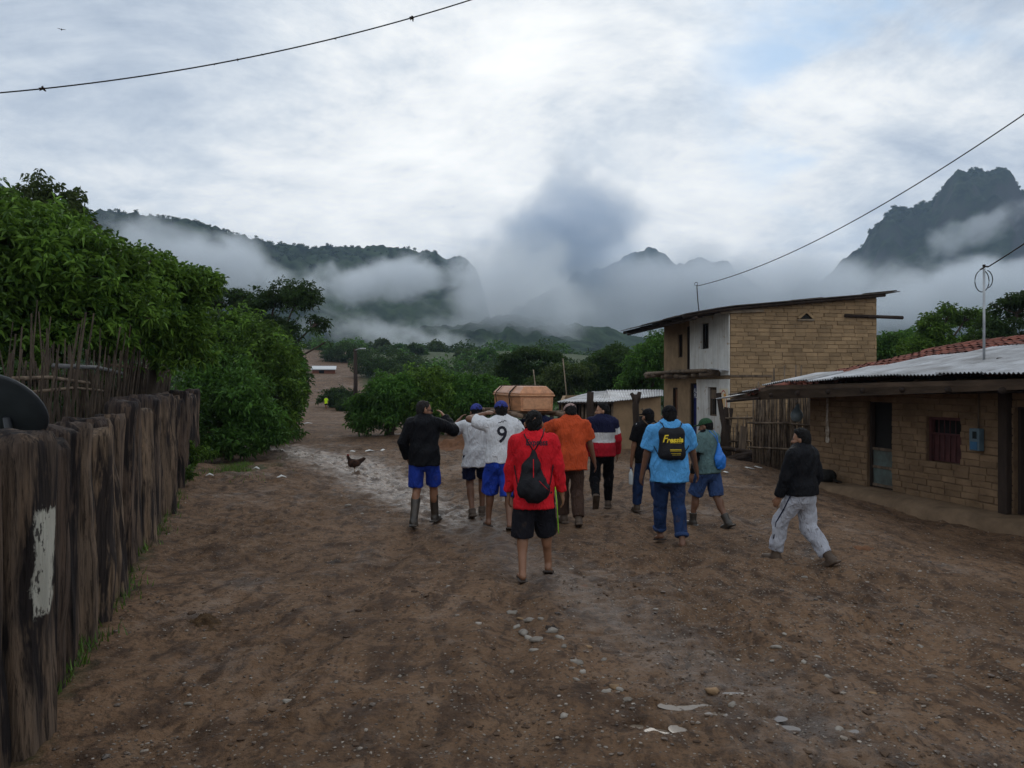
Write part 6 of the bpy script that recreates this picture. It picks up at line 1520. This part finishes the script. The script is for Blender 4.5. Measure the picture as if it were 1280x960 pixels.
woodland('woodland', pts[:310], m_leaf3, 7, .45, 60); woodland('woodland', pts[310:], m_leaf2, 8, .45, 60)
pts = []
while len(pts) < 260:
    a = q.uniform(R(-34), R(34)); r = q.uniform(240, 520); pts.append((r*math.sin(a), r*math.cos(a), q.uniform(3, 6.5)))
woodland('woodland', pts, m_leaf3, 9, .6, 46)
# low growth in the shade behind the fence
for i, (Y, n) in enumerate(((6.6, 420), (8.6, 520), (11, 620), (13.6, 620), (16, 520))):
    X = -1.13-.335*Y-1.7; tree('undergrowth_shrub', (X, Y, gz(X, Y)), [(0, 0, 1.0, .75, 1.4, .95), (-.5, .5, 1.5, .8, 1.2, .6)], n, .17, m_leaf3, ('nearest', 'second', 'middle', 'fourth', 'farthest')[i]+' dark shrub growing in the shade behind the cane screen', 'shrub', 'shrubs behind the cane screen', trunk=.05, seed=300+i, n_per=6, hollow=.3, multi=2)
# crowns on the mountain ridges
def ridge_trees(px0, px1, n, crest, rc, dr, seed, size):
    q = np.random.default_rng(seed); c = np.array(crest); Vs, Fs, Cs, k_ = [], [], [], 0; dgm = bpy.context.evaluated_depsgraph_get()
    for _ in range(n):
        px = q.uniform(px0, px1); a = math.atan((px-640)/FPX); r = rc*(1+.10*math.sin(a*6+dr[2]))+q.uniform(dr[0], dr[1]); x, y = r*math.sin(a), r*math.cos(a)
        ok, loc, nn, ii, ob, mm = sc.ray_cast(dgm, Vector((x, y, 1500)), Vector((0, 0, -1))); zt_ = 1500
        while ok and not ob.name.startswith('mountain') and zt_ > 0: zt_ = loc.z-.5; ok, loc, nn, ii, ob, mm = sc.ray_cast(dgm, Vector((x, y, zt_)), Vector((0, 0, -1)))
        if not ok or loc.z < 30: continue
        s = size*q.uniform(.5, 1.3); m_ = 26; d = q.normal(size=(m_, 3)); d /= np.linalg.norm(d, axis=1)[:, None]
        C = np.array(loc)+np.array([0, 0, s*.9])+d*np.array([s, s, s*.75])*(.5+.5*q.random(m_))[:, None]
        V, F, col = leaves(q, C, s*.8, 3, .3, 1, np.clip(q.normal(.9, .2, m_), .5, 1.5), .6); Vs.append(V); Fs.append(F+k_); Cs.append(col); k_ += len(V)
    return tag(mesh_np('ridge_woodland', np.vstack(Vs), np.vstack(Fs), m_leaf3, None, False, np.vstack(Cs)), kind='stuff')
bpy.context.view_layer.update()
ridge_trees(60, 605, 420, [], 1000, (-60, 5, 1), 41, 2.0)
ridge_trees(1070, 1290, 220, [], 1500, (-60, 5, 9), 42, 2.6)

# ------------------------------------------------------------------ far things on the track
m_fwhite = mat('white_zinc', (.42, .44, .46), .5, .1, 3, 0); m_fred = mat('red_mud_wall', (.22, .085, .055), .9, .2, 3, 0)
for i, (px, py, Y, w_, d_, hh, lab) in enumerate(((405, 461, 112, 3.4, 2.6, 1.5, 'tiny far house with a white roof and red wall up the track'), (388, 434, 235, 5.5, 4, 2.2, 'very small white-roofed far house higher on the hill'))):
    X = GX(px, Y); z0 = CAMZ-(py-480)*Y/FPX-hh; e = empty('far_house', (X, Y, z0), .2, lab, 'house', 'far houses')
    g = MB(); g.box((0, 0, (hh-1.5)/2), (w_*.92, d_*.9, hh+1.5)); g.build('wall', m_fred, e)
    g = MB(); g.slab([(-w_/2, -d_*.62, hh-.18), (w_/2, -d_*.62, hh-.18), (w_/2, d_*.6, hh+.35), (-w_/2, d_*.6, hh+.35)], (0, 0, .1)); g.build('roof', m_fwhite, e)
    g = MB(); g.box((-.3, -d_*.455, hh*.45), (.7, .06, hh*.8)); g.build('door', m_black, e)
X = GX(444, 58); up_ = empty('utility_pole', (X, 58, gz(X, 58)), 0, 'dark wooden utility pole with a small white lamp beside the far track', 'pole'); hp2 = CAMZ+44*58/FPX-gz(X, 58)
g = MB(); g.tube([(0, 0, -.3), (.03, 0, hp2*.5), (0, 0, hp2)], [.17, .15, .12], 8); g.build('shaft', m_dwood, up_, True)
g = MB(); g.tube([(0, -.1, hp2-.12), (.30, -.25, hp2-.02), (.55, -.3, hp2)], .03, 6); arm_ = g.build('lamp_arm', m_galv, up_, True)
g = MB(); g.box((.62, -.32, hp2+.0), (.42, .16, .09)); g.build('lamp_head', m_fwhite, arm_, False, .02)
for i, (px, Y, y0, y1, lab) in enumerate(((705, 36, 448, 500, 'thin bare leaning pole standing behind the shed, tallest of the two'), (668, 38, 462, 500, 'short thin bare pole behind the coffin'))):
    X = GX(px, Y); g = MB(); hh = CAMZ-(y0-480)*Y/FPX-gz(X, Y); g.tube([(.2, 0, 0), (.1, 0, hh*.5), (-.05, 0, hh)], .03, 6); o = g.build('thin_pole', m_lwood, None, True); o.location = (X, Y, gz(X, Y)); tag(o, lab, 'pole')
for i, (px, py, Y) in enumerate(((649, 0, 0),)): pass
# grass on the verge
q = np.random.default_rng(640); n = 7000
yy = np.exp(q.uniform(math.log(3.2), math.log(22), n)); side = q.random(n)
xx = np.where(side < .45, -1.22-.335*yy+np.abs(q.normal(0, .12, n)), -5.4+q.normal(0, .35, n)); yy = np.where(side < .45, yy, 16.3+q.normal(0, 1.2, n))
keep = fbm(xx*1.7, yy*1.1, o=2) > .12; xx, yy = xx[keep], yy[keep]
zz = ground_base(xx, yy); C = np.stack([xx, yy, zz-.01], 1); n = len(C); az = q.uniform(0, 2*PI, n); L = q.uniform(.04, .11, n)
d = np.stack([np.cos(az)*.5, np.sin(az)*.5, np.ones(n)], 1)*L[:, None]; s_ = np.stack([-np.sin(az), np.cos(az), np.zeros(n)], 1)*.006
V = np.stack([C-s_, C+s_, C+d], 1).reshape(-1, 3); F = np.arange(n*3).reshape(-1, 3)
tag(mesh_np('grass', V, F, m_leaf, None, False, np.ones((n*3, 3))*np.repeat(q.uniform(.6, 1.3, n), 3)[:, None]), kind='stuff')
# ------------------------------------------------------------------ stones, gravel, litter, animals
m_stone = mat('river_stone', (.25, .225, .195), .75, .35, 8, .2, 40, .25, col2=(.13, .11, .09)); m_stone2 = mat('rusty_stone', (.26, .165, .09), .8, .35, 8, .2, 40, .2)
gm_ = bpy.data.materials.new('gravel_stone'); gm_.use_nodes = True
t = NT(gm_.node_tree); b = t.n['Principled BSDF']; ge = t.new('ShaderNodeNewGeometry')
t.put(b.inputs['Base Color'], t.ramp(ge.outputs['Random Per Island'], [(0, (.040, .028, .021)), (.45, (.10, .070, .050)), (.75, (.16, .125, .095)), (.93, (.22, .185, .15)), (1, (.34, .30, .26))])); b.inputs['Roughness'].default_value = .6
def ico(sub=1):
    bm = bmesh.new(); bmesh.ops.create_icosphere(bm, subdivisions=sub, radius=1); V = np.array([v.co for v in bm.verts]); F = np.array([[v.index for v in f.verts] for f in bm.faces]); bm.free(); return V, F
IV, IF = ico(1)
def surf(x, y): return ground_base(x, y)+ground_detail(x, y)
def gravel(name, x, y, r, seed, flat=.6, m=None):
    q = np.random.default_rng(seed); n = len(x); z = surf(x, y)
    sc_ = np.stack([r*q.uniform(.8, 1.3, n), r*q.uniform(.7, 1.1, n), r*flat*q.uniform(.7, 1.1, n)], 1); a = q.uniform(0, 2*PI, n); c, s = np.cos(a), np.sin(a)
    V = IV[None]*sc_[:, None, :]*(1+.30*q.normal(size=(n, len(IV), 1))*.6)
    X = V[..., 0]*c[:, None]-V[..., 1]*s[:, None]+x[:, None]; Y = V[..., 0]*s[:, None]+V[..., 1]*c[:, None]+y[:, None]; Z = V[..., 2]+(z+sc_[:, 2]*.35)[:, None]
    VV = np.stack([X, Y, Z], -1).reshape(-1, 3); F = (IF[None]+(np.arange(n)*len(IV))[:, None, None]).reshape(-1, 3)
    return tag(mesh_np(name, VV, F, m or gm_, None, False), kind='stuff')
q = np.random.default_rng(71); n = 15000
y = np.exp(q.uniform(math.log(2.4), math.log(22), n)); x = q.uniform(-.62, .66, n)*y
den = .35+.9*np.exp(-((x-2.3)/1.7)**2-((y-8.2)/2.0)**2)+.6*np.exp(-((x-3.0)/1.8)**2-((y-5.6)/1.8)**2)+.5*sstep(14, 17, y)+.3*(fbm(x*1.1, y*.8, o=2) > .2)
den = den*(x > -1.0-.335*y)
k = q.random(n) < den; x, y = x[k], y[k]
gravel('gravel', x, y, np.clip(q.lognormal(math.log(.0065), .45, len(x)), .003, .028), 72)
n = 9000; y = np.exp(q.uniform(math.log(2.0), math.log(11), n)); x = q.uniform(-.62, .66, n)*y
k = (x > -1.0-.335*y) & (fbm(x*1.5+4, y*1.3, o=3) > .0); x, y = x[k], y[k]
m_clod = mat('earth_clod', (.088, .058, .039), .95, .4, 8, .3, 40, .1, col2=(.060, .040, .029)); gravel('earth_clods', x, y, np.clip(q.lognormal(math.log(.0075), .5, len(x)), .003, .03), 73, .42, m_clod)
# larger stones one can count
rk = [(640, 765, .04), (655, 788, .055), (672, 803, .05), (660, 795, .045), (690, 792, .05), (700, 800, .035), (662, 775, .045), (650, 770, .03), (646, 780, .04), (676, 778, .03), (705, 812, .03), (720, 830, .045), (728, 840, .03), (668, 815, .035), (768, 862, .045), (758, 868, .03), (775, 866, .03), (785, 880, .03), (720, 850, .025), (705, 900, .03), (736, 808, .025), (755, 826, .025), (970, 812, .035), (1005, 830, .03), (1022, 820, .025), (1035, 850, .03), (1005, 721, .035), (980, 795, .022), (965, 825, .022), (890, 870, .05), (915, 892, .03), (955, 905, .03), (1050, 915, .03), (1090, 870, .025), (1110, 735, .02), (360, 876, .03), (420, 860, .02), (235, 872, .025), (500, 850, .02), (548, 700, .025), (485, 640, .04), (435, 632, .05), (452, 640, .035), (560, 735, .02), (590, 716, .02), (640, 835, .02), (820, 770, .022), (850, 742, .025), (880, 760, .02), (1180, 760, .025), (1230, 800, .025), (1150, 800, .025)]
S5V, S5F = ico(2); protos = []
for i in range(5):
    qq = np.random.default_rng(i+900); V = S5V*(1+.38*fbm(S5V[:, 0]*1.5+i*9, S5V[:, 1]*1.5, S5V[:, 2]*1.5, o=3))[:, None]*np.array([1.3, .85, .5]); protos.append(V)
m_puds = None
for i, (px, py, r) in enumerate(rk):
    Y = FPX*CAMZ/(py-480); X = GX(px, Y); z = float(surf(np.array([X]), np.array([Y]))[0])
    o = mesh_np('stone', protos[i % 5]*r*.8, S5F, m_stone2 if i in (7, 14, 20, 29, 33) else m_stone, None, True); o.location = (X, Y, z+r*.04); o.rotation_euler = (0, 0, i*1.7)
    tag(o, 'pale worn stone lying loose on the muddy ground', 'stone', 'loose pale stones on the mud')
# puddles: water levels with the hollows pressed into the mud
for (cx, cy_, a, b_) in PUD:
    zz = surf(np.array([cx+a*1.2*math.cos(k_) for k_ in np.linspace(0, 6, 12)]), np.array([cy_+b_*1.2*math.sin(k_) for k_ in np.linspace(0, 6, 12)])); zc_ = float(surf(np.array([cx]), np.array([cy_]))[0])
    puddle(cx, cy_, a*1.5, b_*1.5, zc_+min(.022, .55*max(.01, float(np.median(zz))-zc_)))
q = np.random.default_rng(75)
for i in range(46):
    u = q.uniform(.42, 1.0); pt = np.array([(1.6, 4.2), (.9, 6.0), (.1, 8.6), (-.7, 11.0), (-2.2, 14.2), (-4.0, 18.6), (-6.2, 21.5), (-8.2, 25)]); s = u*(len(pt)-1); k_ = min(int(s), len(pt)-2); c_ = pt[k_]+(s-k_)*(pt[k_+1]-pt[k_])+q.normal(0, .38, 2)
    gx, gy = np.meshgrid(np.linspace(-.5, .5, 21), np.linspace(-.5, .5, 21)); zz = surf((c_[0]+gx).ravel(), (c_[1]+gy).ravel()); j = zz.argmin()
    puddle(c_[0]+gx.ravel()[j], c_[1]+gy.ravel()[j], q.uniform(.12, .28), q.uniform(.08, .18), float(zz.min()+q.uniform(.006, .014)), 20)
# dung and earth heaps
def heap(px, py, r, h_, m, label, seed, cat='heap'):
    Y = FPX*CAMZ/(py-480); X = GX(px, Y); n = 30; V = []; qq = np.random.default_rng(seed)
    g1, g2 = np.meshgrid(np.linspace(-1, 1, n), np.linspace(-1, 1, n)); rr_ = np.hypot(g1, g2); zz = h_*np.exp(-rr_**2*3.2)*(1+.6*fbm(g1*4+seed, g2*4, o=3))-.02+.012*fbm(g1*9, g2*9+seed, o=2)*(rr_ < .8)
    V = np.stack([g1*r, g2*r*.7, zz], -1).reshape(-1, 3); idx = np.arange(n*n).reshape(n, n); F = np.stack([idx[:-1, :-1], idx[:-1, 1:], idx[1:, 1:], idx[1:, :-1]], -1).reshape(-1, 4)
    o = mesh_np('dirt_heap', V, F, m, None, True); o.location = (X, Y, float(surf(np.array([X]), np.array([Y]))[0])-.004); tag(o, label, cat); return o
m_dung = mat('dry_dung', (.085, .052, .028), .95, .5, 20, .6, 60, .1, col2=(.04, .026, .016)); m_redearth = mat('red_earth', (.15, .075, .042), .95, .3, 10, .4, 40, .1); m_darkmud = mat('dark_mud', (.045, .032, .025), .7, .4, 10, .5, 40, .2)
heap(255, 778, .23, .07, m_dung, 'small brown heap of dry dung near the post fence', 1); heap(1079, 684, .30, .05, m_redearth, 'flat reddish heap of earth behind the boy in sweatpants', 2); heap(421, 696, .26, .03, m_darkmud, 'flat dark patch of churned mud in the open ground', 3)
heap(580, 560, 1.3, .42, m_redearth, 'mound of reddish earth behind the bearer in the white t-shirt', 5); heap(688, 788, .10, .035, m_darkmud, 'dark clod among the pale stones', 6)
# bits of litter
m_lit = mat('white_litter', (.60, .60, .58), .7, .15, 20, 0)
for i, (px, py, w_, a) in enumerate(((934, 585, .34, .2), (945, 581, .30, -.1), (907, 593, .30, .05), (365, 502, .5, .3), (388, 498, .7, 0), (385, 531, .4, .4), (440, 566, .25, .1), (462, 565, .3, .5), (480, 564, .25, .9), (262, 608, .14, .3), (320, 597, .14, 0), (352, 605, .18, .5))):
    Y = FPX*CAMZ/(py-480); X = GX(px, Y); g = MB(); s = w_/2
    g.add([(-s, -s*.3, .01), (0, -s*.38, .04), (s, -s*.28, .012), (s*.9, s*.3, .02), (0, s*.34, .055), (-s*.95, s*.3, .015), (-s, -s*.3, 0), (0, -s*.38, .03), (s, -s*.28, .002), (s*.9, s*.3, .01), (0, s*.34, .045), (-s*.95, s*.3, .005)], [(0, 1, 4, 5), (1, 2, 3, 4), (11, 10, 7, 6), (10, 9, 8, 7)])
    o = g.build('litter_scrap', m_lit, None, True); o.location = (X, Y, gz(X, Y)+.01); o.rotation_euler = (0, 0, a); tag(o, 'crumpled white scrap of litter on the bare earth', 'litter', 'white scraps of litter')
# ------------------------------------------------------------------ hen
m_hen = mat('dark_brown_feathers', (.055, .026, .016), .8, .5, 14, .5, 60, .15, col2=(.018, .012, .010)); m_comb = mat('red_comb', (.30, .02, .015), .6, .2, 20, 0); m_beak = mat('horn', (.22, .15, .06), .6, .2, 20, 0)
hx, hy = GX(443, 16.2), 16.2; he = empty('hen', (hx, hy, gz(hx, hy)), R(8), 'dark brown hen crossing the wet track', 'hen')
S = SDF(.007)
S.ell((0, 0, .20), (.125, .075, .080), rotm(0, 0, .12), .03); S.ell((-.055, 0, .19), (.075, .068, .078), k=.03); S.cone((-.085, 0, .235), (-.122, 0, .315), .045, .028, .03); S.ell((-.128, 0, .335), (.032, .025, .028), k=.012)
S.cone((.08, 0, .215), (.19, 0, .30), .055, .020, .03); S.cone((.10, .0, .20), (.225, .0, .285), .035, .012, .02)
for sd in (-1, 1): S.ell((.01, sd*.066, .205), (.090, .016, .052), rotm(0, 0, .15), .01); S.cone((.0, sd*.035, .14), (.005, sd*.035, .095), .026, .013, .02)
finish(S, 'body', m_hen, he, .004, 2, 1, freq=40)
for sd in (-1, 1):
    g = MB(); g.tube([(.005, sd*.035, .11), (.012, sd*.036, .06), (.0, sd*.037, .008)], [.008, .0065, .0065], 6)
    for a in (-.5, 0, .5, PI): g.tube([(.0, sd*.037, .008), (-.045*math.cos(a), sd*.037+.045*math.sin(a), .005)], [.0055, .003], 5)
    g.build('leg', m_beak, he, True)
g = MB(); g.slab([(-.155, -.004, .352), (-.10, -.004, .352), (-.105, -.004, .378), (-.118, -.004, .366), (-.128, -.004, .386), (-.138, -.004, .368), (-.15, -.004, .38)], (0, .008, 0)); g.build('comb', m_comb, he)
g = MB(); g.tube([(-.155, 0, .335), (-.182, 0, .328)], [.011, .002], 6); g.build('beak', m_beak, he, True)
for sd in (-1, 1):
    g = MB(); g.tube([(-.137, sd*.022, .340), (-.137, sd*.027, .340)], .005, 6); g.build('eye', EYE, he, True)
# ------------------------------------------------------------------ dog asleep on the step
m_dog = mat('black_dog_fur', (.012, .011, .010), .8, .5, 14, .5, 70, .15); m_tanfur = mat('tan_fur', (.14, .085, .045), .9, .3, 20, .3, 60, .1)
dl = h3.matrix_basis @ Vector((RW(1044), -.26, .0)); dg = empty('dog', dl, rz3+R(8), 'black dog with tan marks lying curled on the mud step by the wall', 'dog')
S = SDF(.012)
S.ell((0, 0, .115), (.26, .13, .115), k=.05); S.ell((.17, .0, .12), (.13, .12, .115), k=.04); S.ell((-.17, -.01, .125), (.12, .125, .12), k=.04)
S.cone((-.23, -.02, .16), (-.33, -.07, .13), .075, .062, .04); S.ell((-.36, -.09, .105), (.075, .060, .062), rotm(.5), .03); S.cone((-.39, -.11, .085), (-.455, -.15, .055), .036, .026, .02)
for sx_, sy in ((-.385, -.035), (-.33, -.135)): S.cone((sx_, sy, .15), (sx_+.03, sy, .195), .022, .008, .012)
S.cone((-.20, -.10, .09), (-.30, -.17, .035), .045, .030, .03); S.cone((-.30, -.17, .035), (-.43, -.19, .026), .028, .024, .015)
S.ell((.16, -.09, .095), (.125, .055, .090), k=.03); S.cone((.20, -.12, .05), (.06, -.17, .032), .040, .028, .02); S.cone((.06, -.17, .032), (-.04, -.18, .026), .026, .022, .01)
S.cone((.27, .0, .07), (.40, -.04, .035), .030, .020, .03); S.cone((.40, -.04, .035), (.50, -.02, .025), .020, .012, .02)
db = finish(S, 'body', m_dog, dg, .004, 3, 1, freq=30)
for (c_, r_) in (((-.452, -.15, .058), (.030, .026, .022)), ((-.06, -.128, .075), (.055, .018, .026))):
    S = SDF(.008); S.ell(c_, r_); finish(S, 'tan_mark', m_tanfur, dg)
# ------------------------------------------------------------------ a bird against the clouds
bp = P(77, 37, 60); bd = empty('bird', bp, R(30), 'tiny dark bird high in the cloudy sky', 'bird')
S = SDF(.012); S.ell((0, 0, 0), (.045, .12, .042), k=.02); S.cone((0, .10, .01), (0, .16, .02), .032, .018, .02); S.cone((0, -.1, 0), (0, -.2, 0), .03, .012, .02)
for sd in (-1, 1): S.cone((sd*.03, .02, .02), (sd*.16, .05, .06), .026, .020, .02); S.cone((sd*.16, .05, .06), (sd*.30, -.04, .03), .020, .010, .02)
finish(S, 'body', m_dwood, bd)
hz = MB(); hz.box((0, 1500, 220), (7000, 3700, 530)); 
hm = bpy.data.materials.new('haze_air'); hm.use_nodes = True
t = NT(hm.node_tree); t.n.clear(); out = t.new('ShaderNodeOutputMaterial'); pv = t.new('ShaderNodeVolumePrincipled')
pv.inputs['Color'].default_value = (.55, .74, 1.0, 1); pv.inputs['Density'].default_value = .00020
t.l.new(pv.outputs[0], out.inputs['Volume'])
ho = hz.build('haze', hm); tag(ho, kind='stuff')
